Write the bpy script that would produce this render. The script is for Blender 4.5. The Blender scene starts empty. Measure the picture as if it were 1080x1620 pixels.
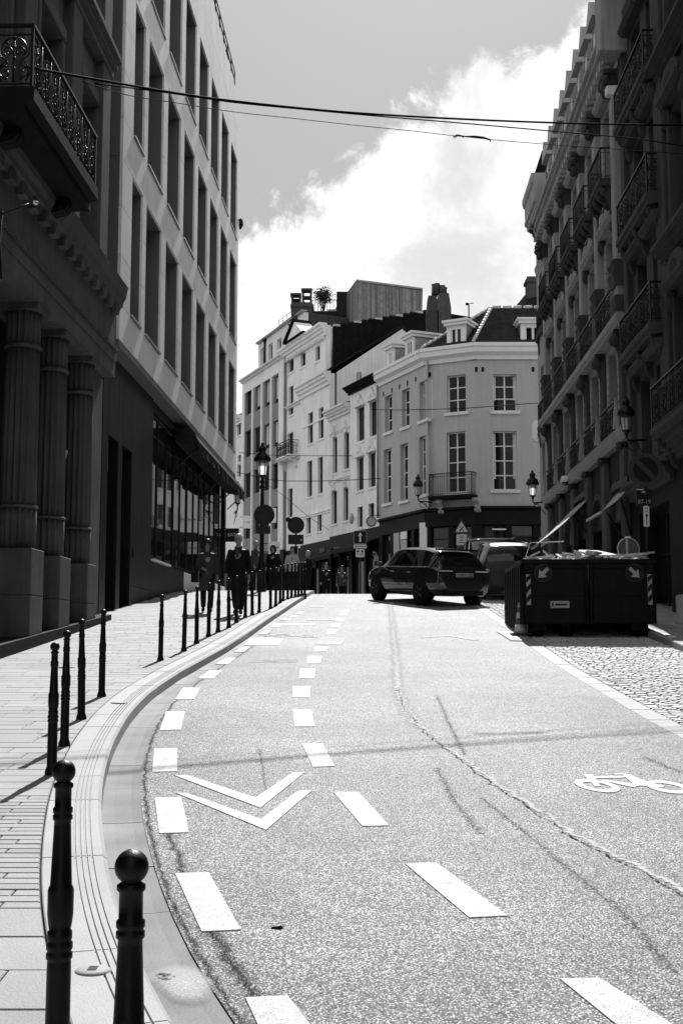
import bpy, math, random
from mathutils import Matrix, Vector
random.seed(7)
sc = bpy.context.scene
C = sc.collection
R = math.radians
# ------------------------------------------------------------------ camera
FPX, EYE = 1870.0, 1.72                      # focal length in photo pixels (1080 x 1620), eye height
TH = math.atan(210.0 / FPX)                  # camera tilts up; horizon at photo row 1020
cam_d = bpy.data.cameras.new('camera'); cam = bpy.data.objects.new('camera', cam_d); C.objects.link(cam)
cam.location = (0, 0, EYE); cam.rotation_euler = (math.pi / 2 + TH, 0, 0)
cam_d.sensor_fit = 'VERTICAL'; cam_d.sensor_height = 36.0; cam_d.lens = FPX / 1620 * 36
cam_d.clip_start = 0.1; cam_d.clip_end = 3000
sc.camera = cam
# ------------------------------------------------------------------ light
SUN_AZ, SUN_EL = R(5.0), R(46.0)             # the sun stands up the street, ahead of the camera
SKY_STRENGTH, SUN_STRENGTH, EXPOSURE = 0.08, 4.0, 0.72
sun_d = bpy.data.lights.new('sun', 'SUN'); sun = bpy.data.objects.new('sun', sun_d); C.objects.link(sun)
sun_d.energy = SUN_STRENGTH; sun_d.angle = R(0.5); sun_d.color = (1, 0.995, 0.985)
sdir = Vector((math.sin(SUN_AZ) * math.cos(SUN_EL), math.cos(SUN_AZ) * math.cos(SUN_EL), math.sin(SUN_EL)))
sun.rotation_euler = sdir.to_track_quat('Z', 'Y').to_euler(); sun.location = (0, 0, 60)
world = bpy.data.worlds.new('World'); sc.world = world; world.use_nodes = True
wt = world.node_tree; wt.nodes.clear()
def wn(t, **k):
    n = wt.nodes.new(t)
    for a, b in k.items(): setattr(n, a, b)
    return n
def wl(a, b): wt.links.new(a, b)
def wmath(op, a, b=None, clamp=False):
    n = wn('ShaderNodeMath', operation=op); n.use_clamp = clamp
    for i, x in enumerate((a, b)):
        if x is None: continue
        if isinstance(x, (int, float)): n.inputs[i].default_value = x
        else: wl(x, n.inputs[i])
    return n.outputs[0]
sky = wn('ShaderNodeTexSky', sky_type='NISHITA'); sky.sun_disc = False
sky.sun_elevation = SUN_EL; sky.sun_rotation = SUN_AZ; sky.air_density = 1.0; sky.dust_density = 1.2
bw = wn('ShaderNodeRGBToBW'); wl(sky.outputs[0], bw.inputs[0])      # black-and-white photograph
tc = wn('ShaderNodeTexCoord')
def wnoise(scale, detail, rough, dist=0.0):
    n = wn('ShaderNodeTexNoise'); n.inputs['Scale'].default_value = scale; n.inputs['Detail'].default_value = detail
    n.inputs['Roughness'].default_value = rough; n.inputs['Distortion'].default_value = dist
    wl(tc.outputs['Generated'], n.inputs['Vector']); return n.outputs['Fac']
# one long bank of cumulus lying across the sky, its upper edge a tilted great circle with a ragged outline
def raydir(px, py):
    v = 810.0 - py
    return Vector((px - 540.0, FPX * math.cos(TH) - v * math.sin(TH), FPX * math.sin(TH) + v * math.cos(TH)))
bank_n = raydir(380, 388).cross(raydir(915, 70)).normalized()
dt = wn('ShaderNodeVectorMath', operation='DOT_PRODUCT'); wl(tc.outputs['Generated'], dt.inputs[0]); dt.inputs[1].default_value = bank_n
side = wmath('MULTIPLY', dt.outputs['Value'], 7.0)
n1 = wnoise(5.0, 8, 0.62, 0.15); n2 = wnoise(16.0, 8, 0.66, 0.3)
rag = wmath('ADD', wmath('MULTIPLY', wmath('SUBTRACT', n1, 0.5), 1.15), wmath('MULTIPLY', wmath('SUBTRACT', n2, 0.5), 0.85))
dens = wmath('ADD', side, rag)
# a second, broken bank added out of view behind the camera to brighten the far fronts
dt2 = wn('ShaderNodeVectorMath', operation='DOT_PRODUCT'); wl(tc.outputs['Generated'], dt2.inputs[0]); dt2.inputs[1].default_value = Vector((-0.5, -0.84, 0.2)).normalized()
dens = wmath('MAXIMUM', dens, wmath('ADD', wmath('MULTIPLY', wmath('SUBTRACT', dt2.outputs['Value'], 0.32), 2.5), rag))
mr = wn('ShaderNodeMapRange', interpolation_type='SMOOTHSTEP'); wl(dens, mr.inputs['Value'])
mr.inputs['From Min'].default_value = -0.06; mr.inputs['From Max'].default_value = 0.10
n3 = wnoise(7.5, 7, 0.6, 0.2)
lum = wn('ShaderNodeMapRange', interpolation_type='SMOOTHSTEP'); wl(n3, lum.inputs['Value'])
lum.inputs['From Min'].default_value = 0.34; lum.inputs['From Max'].default_value = 0.56
lum.inputs['To Min'].default_value = 0.70; lum.inputs['To Max'].default_value = 1.0
CLOUD, CLEAR = 8.6, 1.5
cl = wmath('MULTIPLY', lum.outputs[0], CLOUD)
mixc = wn('ShaderNodeMix'); mixc.data_type = 'FLOAT'
wl(mr.outputs[0], mixc.inputs[0]); wl(wmath('MULTIPLY', wmath('POWER', bw.outputs[0], 0.5), CLEAR), mixc.inputs[2]); wl(cl, mixc.inputs[3])
bg = wn('ShaderNodeBackground'); bg.inputs['Strength'].default_value = SKY_STRENGTH
wl(mixc.outputs[0], bg.inputs['Color'])
wo = wn('ShaderNodeOutputWorld'); wl(bg.outputs[0], wo.inputs[0])
sc.view_settings.view_transform = 'Standard'; sc.view_settings.look = 'None'
sc.view_settings.exposure = EXPOSURE; sc.view_settings.gamma = 1.0; sc.view_settings.use_curve_mapping = False
sc.cycles.use_denoising = True
sc.cycles.max_bounces = 6; sc.cycles.diffuse_bounces = 3; sc.cycles.glossy_bounces = 3; sc.cycles.transparent_max_bounces = 8
sc.cycles.sample_clamp_indirect = 4.0
# ------------------------------------------------------------------ ground profile and pixel -> place
PROF = [(-80, -4.0), (-20, -1.1), (0, 0), (2.6, .16), (9, .61), (13.6, 1.0), (18, 1.36), (22.7, 1.82), (26.8, 2.24), (30.8, 2.62),
        (34, 2.93), (38, 3.29), (42, 3.51), (46, 3.62), (52, 3.66), (60, 3.66), (1500, 3.66)]
def herm(P, x):
    n = len(P)
    if x <= P[0][0]: return P[0][1]
    if x >= P[-1][0]: return P[-1][1]
    sl = [(P[i+1][1] - P[i][1]) / (P[i+1][0] - P[i][0]) for i in range(n - 1)]
    def m(i):
        if i == 0: return sl[0]
        if i == n - 1: return sl[-1]
        a, b = sl[i-1], sl[i]
        if a * b <= 0: return 0.0
        return 2 * a * b / (a + b)
    i = 0
    while P[i+1][0] < x: i += 1
    h = P[i+1][0] - P[i][0]; t = (x - P[i][0]) / h
    return ((2*t**3 - 3*t*t + 1) * P[i][1] + (t**3 - 2*t*t + t) * h * m(i) + (-2*t**3 + 3*t*t) * P[i+1][1] + (t**3 - t*t) * h * m(i+1))
_zc = {}
def zr(y):
    k = round(y, 3)
    if k not in _zc: _zc[k] = herm(PROF, y)
    return _zc[k]
PAVE = 0.12                                   # pavement above road
def gnd(px, py, dz=0.0):
    d = raydir(px, py); sx, sz = d.x / d.y, d.z / d.y
    y = 1.0
    while y < 70 and EYE + sz * y > zr(y) + dz: y += 0.25
    a, b = y - 0.25, y
    for _ in range(20):
        m = (a + b) / 2
        if EYE + sz * m > zr(m) + dz: a = m
        else: b = m
    return sx * b, b
def at(px, py, Y):                            # point on the pixel's ray at depth Y
    d = raydir(px, py); return Vector((d.x / d.y * Y, Y, EYE + d.z / d.y * Y))
# ------------------------------------------------------------------ objects
W = {}
def _set(o, parent, M):
    W[o] = M
    if parent is not None:
        o.parent = parent; o.matrix_local = W[parent].inverted() @ M
    else: o.matrix_world = M
    return o
def tag(o, label=None, cat=None, group=None, kind=None):
    if label: o['label'] = label
    if cat: o['category'] = cat
    if group: o['group'] = group
    if kind: o['kind'] = kind
    return o
def thing(name, label, cat, loc=(0, 0, 0), rz=0.0, group=None):
    o = bpy.data.objects.new(name, None); C.objects.link(o); o.empty_display_size = 0.2
    _set(o, None, Matrix.Translation(loc) @ Matrix.Rotation(rz, 4, 'Z'))
    return tag(o, label, cat, group)
def put(name, me, parent=None, M=Matrix()):
    o = bpy.data.objects.new(name, me); C.objects.link(o); return _set(o, parent, M)
def copy_tree(o, M, parent=None):
    c = o.copy(); C.objects.link(c); c.parent = None
    rel = W[o].inverted()
    _set(c, parent, M)
    for ch in list(o.children): copy_tree(ch, M @ rel @ W[ch], c)
    return c
def T(x, y, z, rz=0.0): return Matrix.Translation((x, y, z)) @ Matrix.Rotation(rz, 4, 'Z')
class MB:
    def __init__(s): s.v = []; s.f = []; s.sm = []; s.mi = []; s.m = 0
    def add(s, vs, fs, sm=False):
        b = len(s.v); s.v += [tuple(p) for p in vs]
        for f in fs: s.f.append([i + b for i in f]); s.sm.append(sm); s.mi.append(s.m)
        return s
    def box(s, x0, x1, y0, y1, z0, z1):
        return s.add([(x0,y0,z0),(x1,y0,z0),(x1,y1,z0),(x0,y1,z0),(x0,y0,z1),(x1,y0,z1),(x1,y1,z1),(x0,y1,z1)],
                     [(0,3,2,1),(4,5,6,7),(0,1,5,4),(1,2,6,5),(2,3,7,6),(3,0,4,7)])
    def bev(s, x0, x1, y0, y1, z0, z1, b):      # box with its front (low y) edges chamfered
        return s.add([(x0,y1,z0),(x1,y1,z0),(x1,y1,z1),(x0,y1,z1),(x0,y0+b,z0),(x1,y0+b,z0),(x1,y0+b,z1),(x0,y0+b,z1),
                      (x0+b,y0,z0+b),(x1-b,y0,z0+b),(x1-b,y0,z1-b),(x0+b,y0,z1-b)],
                     [(3,2,1,0),(0,1,5,4),(1,2,6,5),(2,3,7,6),(3,0,4,7),(4,5,9,8),(5,6,10,9),(6,7,11,10),(7,4,8,11),(8,9,10,11)])
    def hexa(s, b, t):                          # bottom ring, top ring of equal length
        n = len(b)
        return s.add(list(b) + list(t), [list(range(n))[::-1], list(range(n, 2*n))] + [(i, (i+1) % n, n + (i+1) % n, n + i) for i in range(n)])
    def prx(s, prof, x0, x1):                   # (y,z) outline extruded along x
        return s.hexa([(x0, y, z) for y, z in prof], [(x1, y, z) for y, z in prof])
    def prz(s, poly, z0, z1): return s.hexa([(x, y, z0) for x, y in poly], [(x, y, z1) for x, y in poly])
    def pry(s, poly, y0, y1): return s.hexa([(x, y0, z) for x, z in poly], [(x, y1, z) for x, z in poly])
    def lathe(s, prof, n=16, c=(0, 0, 0), sm=True, flute=0.0, nf=0):
        vs = []; fs = []
        for r, z in prof:
            for i in range(n):
                a = 2 * math.pi * i / n; rr = r * (1 - flute * (0.5 - 0.5 * math.cos(nf * a))) if nf else r
                vs.append((c[0] + rr * math.cos(a), c[1] + rr * math.sin(a), c[2] + z))
        for k in range(len(prof) - 1):
            for i in range(n):
                j = (i + 1) % n; fs.append((k*n + i, k*n + j, k*n + n + j, k*n + n + i))
        s.add(vs, fs, sm)
        b = len(s.v) - len(vs)
        for k, rev in ((0, True), (len(prof) - 1, False)):
            if prof[k][0] > 1e-4:
                ring = [b + k*n + i for i in range(n)]
                s.f.append(ring[::-1] if rev else ring); s.sm.append(False); s.mi.append(s.m)
        return s
    def tube(s, pts, r, n=6, sm=True, closed=False):
        pts = [Vector(p) for p in pts]; m = len(pts); vs = []; fs = []
        rs = r if isinstance(r, (list, tuple)) else [r] * m
        t0 = (pts[1] - pts[0]).normalized()
        up = Vector((0, 0, 1)) if abs(t0.z) < 0.9 else Vector((1, 0, 0))
        a = t0.cross(up).normalized()
        for k in range(m):
            if closed: t = pts[(k+1) % m] - pts[k-1]
            else: t = pts[min(k+1, m-1)] - pts[max(k-1, 0)]
            t = t.normalized(); a = (a - t * a.dot(t)).normalized(); b = t.cross(a)
            for i in range(n):
                an = 2 * math.pi * i / n; vs.append(pts[k] + (a * math.cos(an) + b * math.sin(an)) * rs[k])
        for k in range(m if closed else m - 1):
            kk = (k + 1) % m
            for i in range(n): j = (i+1) % n; fs.append((k*n+i, k*n+j, kk*n+j, kk*n+i))
        if not closed: fs += [list(range(n))[::-1], [(m-1)*n + i for i in range(n)]]
        return s.add(vs, fs, sm)
    def ball(s, c, r, n=10, k=7, sc3=(1, 1, 1)):
        prof = [(max(r * math.sin(math.pi * i / k), 1e-5), -r * math.cos(math.pi * i / k)) for i in range(k + 1)]
        m = MB().lathe(prof, n); return s.add([(c[0]+x*sc3[0], c[1]+y*sc3[1], c[2]+z*sc3[2]) for x, y, z in m.v], m.f, True)
    def strip(s, L, Rr, sm=False):              # ribbon between two point lists
        n = len(L); return s.add(list(L) + list(Rr), [(i, n + i, n + i + 1, i + 1) for i in range(n - 1)], sm)
    def mesh(s, name, mats):
        me = bpy.data.meshes.new(name); me.from_pydata(s.v, [], s.f)
        if not isinstance(mats, (list, tuple)): mats = [mats]
        for m in mats: me.materials.append(M[m])
        me.polygons.foreach_set('use_smooth', s.sm); me.polygons.foreach_set('material_index', s.mi); me.update(); return me
    def build(s, name, mats, parent=None, Mx=Matrix()): return put(name, s.mesh(name, mats), parent, Mx)
class Fr:                                     # facade frame: local x to the right along the wall, y into the wall, z up
    def __init__(s, ox, oy, oz, a):
        s.O = Vector((ox, oy, oz)); s.a = a; s.u = Vector((math.cos(a), math.sin(a), 0)); s.n = Vector((-math.sin(a), math.cos(a), 0)); s.M = T(ox, oy, oz, a)
    def P(s, px, py, off=0.0):
        d = raydir(px, py); e = Vector((0, 0, EYE)); t = ((s.O + s.n * off - e).dot(s.n)) / d.dot(s.n); p = e + d * t
        return (p - s.O).dot(s.u), p.z - s.O.z
    def wp(s, x, y, z=0.0): return s.O + s.u * x + s.n * y + Vector((0, 0, z))
    def b(s, mb, name, mat, parent): return mb.build(name, mat, parent, s.M)
# ------------------------------------------------------------------ materials (all neutral greys: a black-and-white photograph)
M = {}
def mat(name, v, rough=0.7, var=0.25, scale=3.0, bump=0.0, bscale=30.0, metal=0.0, spec=None, rnd=0.0, fine=0.0, fscale=60.0, streak=0.0, coat=0.0):
    if spec is None: spec = 0.5 if v > 0.2 else 0.12
    m = bpy.data.materials.new(name); m.use_nodes = True; nt = m.node_tree; N = nt.nodes; L = nt.links
    p = N['Principled BSDF']; p.inputs['Roughness'].default_value = rough; p.inputs['Metallic'].default_value = metal
    p.inputs['Specular IOR Level'].default_value = spec; p.inputs['Coat Weight'].default_value = coat
    tcn = N.new('ShaderNodeTexCoord'); gm = N.new('ShaderNodeNewGeometry')
    def noise(s, d=5, src=None):
        n = N.new('ShaderNodeTexNoise'); n.inputs['Scale'].default_value = s; n.inputs['Detail'].default_value = d
        L.new(src or gm.outputs['Position'], n.inputs['Vector']); return n.outputs['Fac']
    def mth(op, a, b):
        n = N.new('ShaderNodeMath'); n.operation = op
        for i, x in enumerate((a, b)):
            if isinstance(x, (int, float)): n.inputs[i].default_value = x
            else: L.new(x, n.inputs[i])
        return n.outputs[0]
    f = mth('ADD', mth('MULTIPLY', mth('SUBTRACT', noise(scale, 6), 0.5), 2 * var * 1.6), 1.0)
    if fine: f = mth('MULTIPLY', f, mth('ADD', mth('MULTIPLY', mth('SUBTRACT', noise(fscale, 3), 0.5), 2 * fine * 1.6), 1.0))
    if streak:                                  # rain streaks: noise stretched along z
        mp = N.new('ShaderNodeMapping'); mp.inputs['Scale'].default_value = (4, 4, 0.25); L.new(gm.outputs['Position'], mp.inputs['Vector'])
        f = mth('MULTIPLY', f, mth('ADD', mth('MULTIPLY', mth('SUBTRACT', noise(1.5, 5, mp.outputs[0]), 0.5), 2 * streak * 1.6), 1.0))
    if rnd:
        oi = N.new('ShaderNodeObjectInfo'); f = mth('MULTIPLY', f, mth('ADD', mth('MULTIPLY', mth('SUBTRACT', oi.outputs['Random'], 0.5), 2 * rnd), 1.0))
    f = mth('MAXIMUM', mth('MULTIPLY', f, v), 0.002)
    cb = N.new('ShaderNodeCombineColor'); [L.new(f, cb.inputs[i]) for i in range(3)]
    L.new(cb.outputs[0], p.inputs['Base Color'])
    if bump:
        b = N.new('ShaderNodeBump'); b.inputs['Strength'].default_value = bump; b.inputs['Distance'].default_value = 0.02
        L.new(noise(bscale, 4), b.inputs['Height']); L.new(b.outputs[0], p.inputs['Normal'])
    M[name] = m; return m
mat('paver', 0.31, 0.75, 0.18, 1.1, 0.25, 90, rnd=0.10, fine=0.2, fscale=140)
mat('paver_old', 0.34, 0.8, 0.2, 2, 0.4, 80, rnd=0.14, fine=0.3, fscale=110)
mat('kerb', 0.34, 0.7, 0.15, 2, 0.2, 120, rnd=0.06, fine=0.22, fscale=160)
mat('joint', 0.07, 0.95, 0.3, 5, 0.3, 60)
mat('concrete', 0.12, 0.6, 0.6, 2.2, 0.08, 60, rnd=0.2, fine=0.15, fscale=120, spec=0.3)
mat('cobble', 0.42, 0.62, 0.2, 3, 0.4, 60, rnd=0.22, fine=0.25, fscale=120)
mat('soil', 0.16, 0.95, 0.3, 6, 0.5, 40)
mat('paint', 0.72, 0.6, 0.12, 5, 0.15, 120, fine=0.14, fscale=150)
mat('paint_worn', 0.55, 0.65, 0.3, 9, 0.15, 120, fine=0.35, fscale=60)
mat('ground', 0.12, 0.9, 0.25, 0.5, 0.3, 40)
mat('iron', 0.005, 0.42, 0.3, 12, 0.12, 150, spec=0.25)
mat('iron_soft', 0.012, 0.5, 0.3, 12, 0.1, 100)
mat('steel', 0.3, 0.35, 0.15, 8, metal=0.8)
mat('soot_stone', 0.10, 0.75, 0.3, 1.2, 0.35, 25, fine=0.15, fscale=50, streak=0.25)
mat('near_black_stone', 0.014, 0.75, 0.3, 1.2, 0.3, 25, fine=0.15, fscale=50, streak=0.2)  # near-black stone for ground floors, plinths, balcony slabs and pipes
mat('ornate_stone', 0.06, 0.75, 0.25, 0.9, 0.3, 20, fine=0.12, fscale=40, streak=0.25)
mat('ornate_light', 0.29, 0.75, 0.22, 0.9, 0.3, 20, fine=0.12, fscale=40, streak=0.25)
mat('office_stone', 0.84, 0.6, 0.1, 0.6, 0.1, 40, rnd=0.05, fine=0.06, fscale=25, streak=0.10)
mat('office_stone_shaded', 0.15, 0.6, 0.1, 0.6, 0.1, 40, rnd=0.05)  # office stone darkened; shade of reveals, soffit and side return put into colour
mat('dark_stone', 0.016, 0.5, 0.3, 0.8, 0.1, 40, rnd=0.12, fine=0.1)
mat('white_render', 0.78, 0.8, 0.10, 0.9, 0.2, 30, streak=0.13, fine=0.05, fscale=8)
mat('white_render_b', 0.68, 0.8, 0.12, 0.9, 0.2, 30, streak=0.16)
mat('cream_render', 0.41, 0.85, 0.08, 0.6, 0.15, 40, streak=0.09, fine=0.05, fscale=6)
mat('grey_render', 0.22, 0.8, 0.12, 0.8, 0.1, 30, streak=0.1)
mat('white_wood', 0.72, 0.5, 0.05, 4)
mat('zinc', 0.28, 0.4, 0.2, 2, metal=0.4, streak=0.2)
mat('tile', 0.02, 1.0, 0.35, 3, 0.3, 18, spec=0.0, rnd=0.35)
mat('tile_pale', 0.45, 0.7, 0.2, 5)
mat('slate', 0.016, 0.9, 0.35, 4, 0.4, 14, spec=0.0, rnd=0.3)
mat('brick', 0.06, 0.95, 0.3, 4, 0.5, 22, rnd=0.25)
mat('timber', 0.17, 0.75, 0.3, 5, 0.3, 50, rnd=0.35, streak=0.25)
mat('glass', 0.010, 0.04, 0.1, 1, spec=0.4)
mat('glass_shop', 0.02, 0.03, 0.2, 1, spec=0.8)
mat('curtain', 0.55, 0.9, 0.15, 8)
mat('black', 0.010, 0.5, 0.2, 5)
mat('black_gloss', 0.010, 0.18, 0.2, 5, spec=0.5)
mat('shop_dark', 0.010, 0.5, 0.3, 3)
mat('awning', 0.02, 0.85, 0.3, 5)
mat('awning_pale', 0.40, 0.8, 0.12, 3)
mat('sign_white', 0.75, 0.4, 0.04, 5)
mat('sign_grey', 0.38, 0.45, 0.1, 5)
mat('sign_mid', 0.06, 0.4, 0.1, 5)
mat('sign_dark', 0.02, 0.35, 0.1, 5)
mat('sign_back', 0.03, 0.45, 0.2, 5)
mat('car_paint', 0.018, 0.16, 0.1, 3, spec=0.7, coat=1.0)
mat('van_paint', 0.025, 0.4, 0.1, 3, spec=0.3)
mat('car_glass', 0.008, 0.03, 0.1, 2, spec=0.35)
mat('tyre', 0.014, 0.8, 0.2, 8)
mat('rim', 0.10, 0.35, 0.2, 8, metal=0.7)
mat('lamp_red', 0.20, 0.2, 0.1, 8)
mat('chrome', 0.55, 0.15, 0.1, 8, metal=0.9)
mat('skip_paint', 0.006, 0.6, 0.4, 4, 0.15, 30, streak=0.4, spec=0.2)
mat('rubble', 0.5, 0.9, 0.6, 7, 0.5, 40, fine=0.3)
mat('board', 0.62, 0.8, 0.15, 5)
mat('cone_dark', 0.10, 0.5, 0.15, 6)
mat('cone_light', 0.6, 0.45, 0.1, 6)
mat('skin', 0.24, 0.55, 0.1, 20)
mat('hair_dark', 0.03, 0.5, 0.3, 60)
mat('hair_pale', 0.35, 0.5, 0.3, 60)
mat('coat_grey', 0.05, 0.9, 0.15, 30, 0.3, 200)
mat('cloth_dark', 0.012, 0.9, 0.2, 30, 0.2, 200)
mat('cloth_mid', 0.06, 0.9, 0.2, 30, 0.2, 200)
mat('cloth_pale', 0.4, 0.9, 0.15, 30, 0.2, 200)
mat('wire', 0.004, 0.8, 0.1, 5, spec=0.05)
mat('leaf', 0.05, 0.7, 0.3, 10)
def roadpaint(name, v, wear):                    # scuffed marking paint: the stones and grime show through
    m = bpy.data.materials.new(name); m.use_nodes = True; nt = m.node_tree; N = nt.nodes; L = nt.links; p = N['Principled BSDF']; p.inputs['Roughness'].default_value = 0.65; p.inputs['Specular IOR Level'].default_value = 0.2
    gm = N.new('ShaderNodeNewGeometry')
    def noise(s, d, lo, hi, a, b):
        n = N.new('ShaderNodeTexNoise'); n.inputs['Scale'].default_value = s; n.inputs['Detail'].default_value = d; n.inputs['Roughness'].default_value = 0.65; L.new(gm.outputs['Position'], n.inputs['Vector'])
        r = N.new('ShaderNodeMapRange'); L.new(n.outputs['Fac'], r.inputs['Value'])
        for i, x in zip(('From Min', 'From Max', 'To Min', 'To Max'), (lo, hi, a, b)): r.inputs[i].default_value = x
        return r.outputs[0]
    f = None
    for x in (noise(95, 3, 0.34 + wear * 0.1, 0.48 + wear * 0.1, 0.25, 1.0), noise(9, 6, 0.3, 0.6, 0.62, 1.0), noise(1.7, 4, 0.3, 0.65, 0.78, 1.0)):
        if f is None: f = x
        else: q = N.new('ShaderNodeMath'); q.operation = 'MULTIPLY'; L.new(f, q.inputs[0]); L.new(x, q.inputs[1]); f = q.outputs[0]
    q = N.new('ShaderNodeMath'); q.operation = 'MULTIPLY'; L.new(f, q.inputs[0]); q.inputs[1].default_value = v
    cb = N.new('ShaderNodeCombineColor'); [L.new(q.outputs[0], cb.inputs[i]) for i in range(3)]; L.new(cb.outputs[0], p.inputs['Base Color']); M[name] = m
roadpaint('paint', 0.8, 0.0); roadpaint('paint_worn', 0.6, 0.9)
def asphalt():
    m = bpy.data.materials.new('asphalt'); m.use_nodes = True; nt = m.node_tree; N = nt.nodes; L = nt.links; p = N['Principled BSDF']
    gm = N.new('ShaderNodeNewGeometry')
    def noise(s, d=5, r=0.55):
        n = N.new('ShaderNodeTexNoise'); n.inputs['Scale'].default_value = s; n.inputs['Detail'].default_value = d; n.inputs['Roughness'].default_value = r
        L.new(gm.outputs['Position'], n.inputs['Vector']); return n.outputs['Fac']
    def ramp(f, a, b, c, d):
        r = N.new('ShaderNodeMapRange'); L.new(f, r.inputs['Value'])
        for i, x in zip(('From Min', 'From Max', 'To Min', 'To Max'), (a, b, c, d)): r.inputs[i].default_value = x
        return r.outputs[0]
    def mul(a, b):
        n = N.new('ShaderNodeMath'); n.operation = 'MULTIPLY'
        for i, x in enumerate((a, b)):
            if isinstance(x, float): n.inputs[i].default_value = x
            else: L.new(x, n.inputs[i])
        return n.outputs[0]
    vo = N.new('ShaderNodeTexVoronoi'); vo.inputs['Scale'].default_value = 92; L.new(gm.outputs['Position'], vo.inputs['Vector'])
    b2 = N.new('ShaderNodeRGBToBW'); L.new(vo.outputs['Color'], b2.inputs[0])
    stone = ramp(b2.outputs[0], 0.15, 0.85, 0.06, 1.6)
    gap = ramp(vo.outputs['Distance'], 0.25, 0.62, 1.0, 0.18)
    big = ramp(noise(0.45, 6, 0.65), 0.3, 0.7, 0.66, 1.25)
    mid = ramp(noise(6, 5, 0.6), 0.3, 0.7, 0.86, 1.12)
    f = mul(mul(mul(stone, gap), mul(big, mid)), 0.53)
    cb = N.new('ShaderNodeCombineColor'); [L.new(f, cb.inputs[i]) for i in range(3)]
    L.new(cb.outputs[0], p.inputs['Base Color']); p.inputs['Roughness'].default_value = 0.62; p.inputs['Specular IOR Level'].default_value = 0.22
    bp = N.new('ShaderNodeBump'); bp.inputs['Strength'].default_value = 0.55; bp.inputs['Distance'].default_value = 0.006; bp.invert = True
    L.new(vo.outputs['Distance'], bp.inputs['Height']); L.new(bp.outputs[0], p.inputs['Normal'])
    M['asphalt'] = m
asphalt()
def patchy(name, v, cover, scale, rough=0.7):   # a broken film on the road: shows only where the noise is high
    m = bpy.data.materials.new(name); m.use_nodes = True; nt = m.node_tree; N = nt.nodes; L = nt.links; p = N['Principled BSDF']
    p.inputs['Base Color'].default_value = (v, v, v, 1); p.inputs['Roughness'].default_value = 0.9; p.inputs['Specular IOR Level'].default_value = 0.03
    gm = N.new('ShaderNodeNewGeometry'); n = N.new('ShaderNodeTexNoise'); n.inputs['Scale'].default_value = scale; n.inputs['Detail'].default_value = 6; n.inputs['Roughness'].default_value = 0.65
    L.new(gm.outputs['Position'], n.inputs['Vector'])
    at_ = N.new('ShaderNodeAttribute'); at_.attribute_name = 'edge'
    ad = N.new('ShaderNodeMath'); ad.operation = 'ADD'; L.new(n.outputs['Fac'], ad.inputs[0])
    mu = N.new('ShaderNodeMath'); mu.operation = 'MULTIPLY'; L.new(at_.outputs['Fac'], mu.inputs[0]); mu.inputs[1].default_value = 0.3; L.new(mu.outputs[0], ad.inputs[1])
    r = N.new('ShaderNodeMapRange'); L.new(ad.outputs[0], r.inputs['Value']); r.inputs['From Min'].default_value = 0.85 - cover * 0.35; r.inputs['From Max'].default_value = 1.02 - cover * 0.35
    L.new(r.outputs[0], p.inputs['Alpha']); M[name] = m
patchy('tyre_mark', 0.10, 0.30, 60); patchy('seam_pale', 0.55, 0.75, 22); patchy('crack', 0.02, 0.48, 30); patchy('dust', 0.42, 1.0, 2.5); patchy('grit', 0.025, 0.42, 130)
def lampglass():
    m = bpy.data.materials.new('lamp_glass'); m.use_nodes = True; N = m.node_tree.nodes; L = m.node_tree.links; p = N['Principled BSDF']
    p.inputs['Base Color'].default_value = (0.85, 0.85, 0.85, 1); p.inputs['Roughness'].default_value = 0.5; p.inputs['Transmission Weight'].default_value = 0.0
    t = N.new('ShaderNodeBsdfTranslucent'); t.inputs[0].default_value = (0.95, 0.95, 0.95, 1)
    mx = N.new('ShaderNodeMixShader'); tr = N.new('ShaderNodeBsdfTransparent'); tr.inputs[0].default_value = (0.96, 0.96, 0.96, 1); mx.inputs[0].default_value = 0.12; L.new(tr.outputs[0], mx.inputs[1]); L.new(t.outputs[0], mx.inputs[2])
    L.new(mx.outputs[0], N['Material Output'].inputs[0]); M['lamp_glass'] = m
lampglass()
def soft():
    m = bpy.data.materials.new('stain'); m.use_nodes = True; N = m.node_tree.nodes; L = m.node_tree.links; p = N['Principled BSDF']
    p.inputs['Base Color'].default_value = (0.42, 0.42, 0.42, 1); p.inputs['Roughness'].default_value = 0.6
    a = N.new('ShaderNodeAttribute'); a.attribute_name = 'edge'; n = N.new('ShaderNodeTexNoise'); n.inputs['Scale'].default_value = 30; n.inputs['Detail'].default_value = 5
    x = N.new('ShaderNodeMath'); x.operation = 'MULTIPLY'; L.new(a.outputs['Fac'], x.inputs[0]); L.new(n.outputs['Fac'], x.inputs[1]); y = N.new('ShaderNodeMath'); y.operation = 'MULTIPLY'; y.use_clamp = True; y.inputs[1].default_value = 1.5; L.new(x.outputs[0], y.inputs[0]); L.new(y.outputs[0], p.inputs['Alpha']); M['stain'] = m
    d = bpy.data.materials.new('backlight_liner'); d.use_nodes = True; t = d.node_tree.nodes.new('ShaderNodeBsdfTranslucent'); t.inputs[0].default_value = (0.9, 0.9, 0.9, 1); d.node_tree.links.new(t.outputs[0], d.node_tree.nodes['Material Output'].inputs[0]); M['backlight_liner'] = d
soft()
def text_mesh(s, size, matn, depth=0.004):
    cu = bpy.data.curves.new('lettering', 'FONT'); cu.body = s; cu.size = size; cu.extrude = depth; cu.align_x = 'CENTER'; cu.align_y = 'CENTER'
    o = bpy.data.objects.new('lettering', cu); C.objects.link(o)
    bpy.context.view_layer.update()
    me = bpy.data.meshes.new_from_object(o.evaluated_get(bpy.context.evaluated_depsgraph_get())); bpy.data.objects.remove(o)
    me.materials.clear(); me.materials.append(M[matn]); return me
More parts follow.
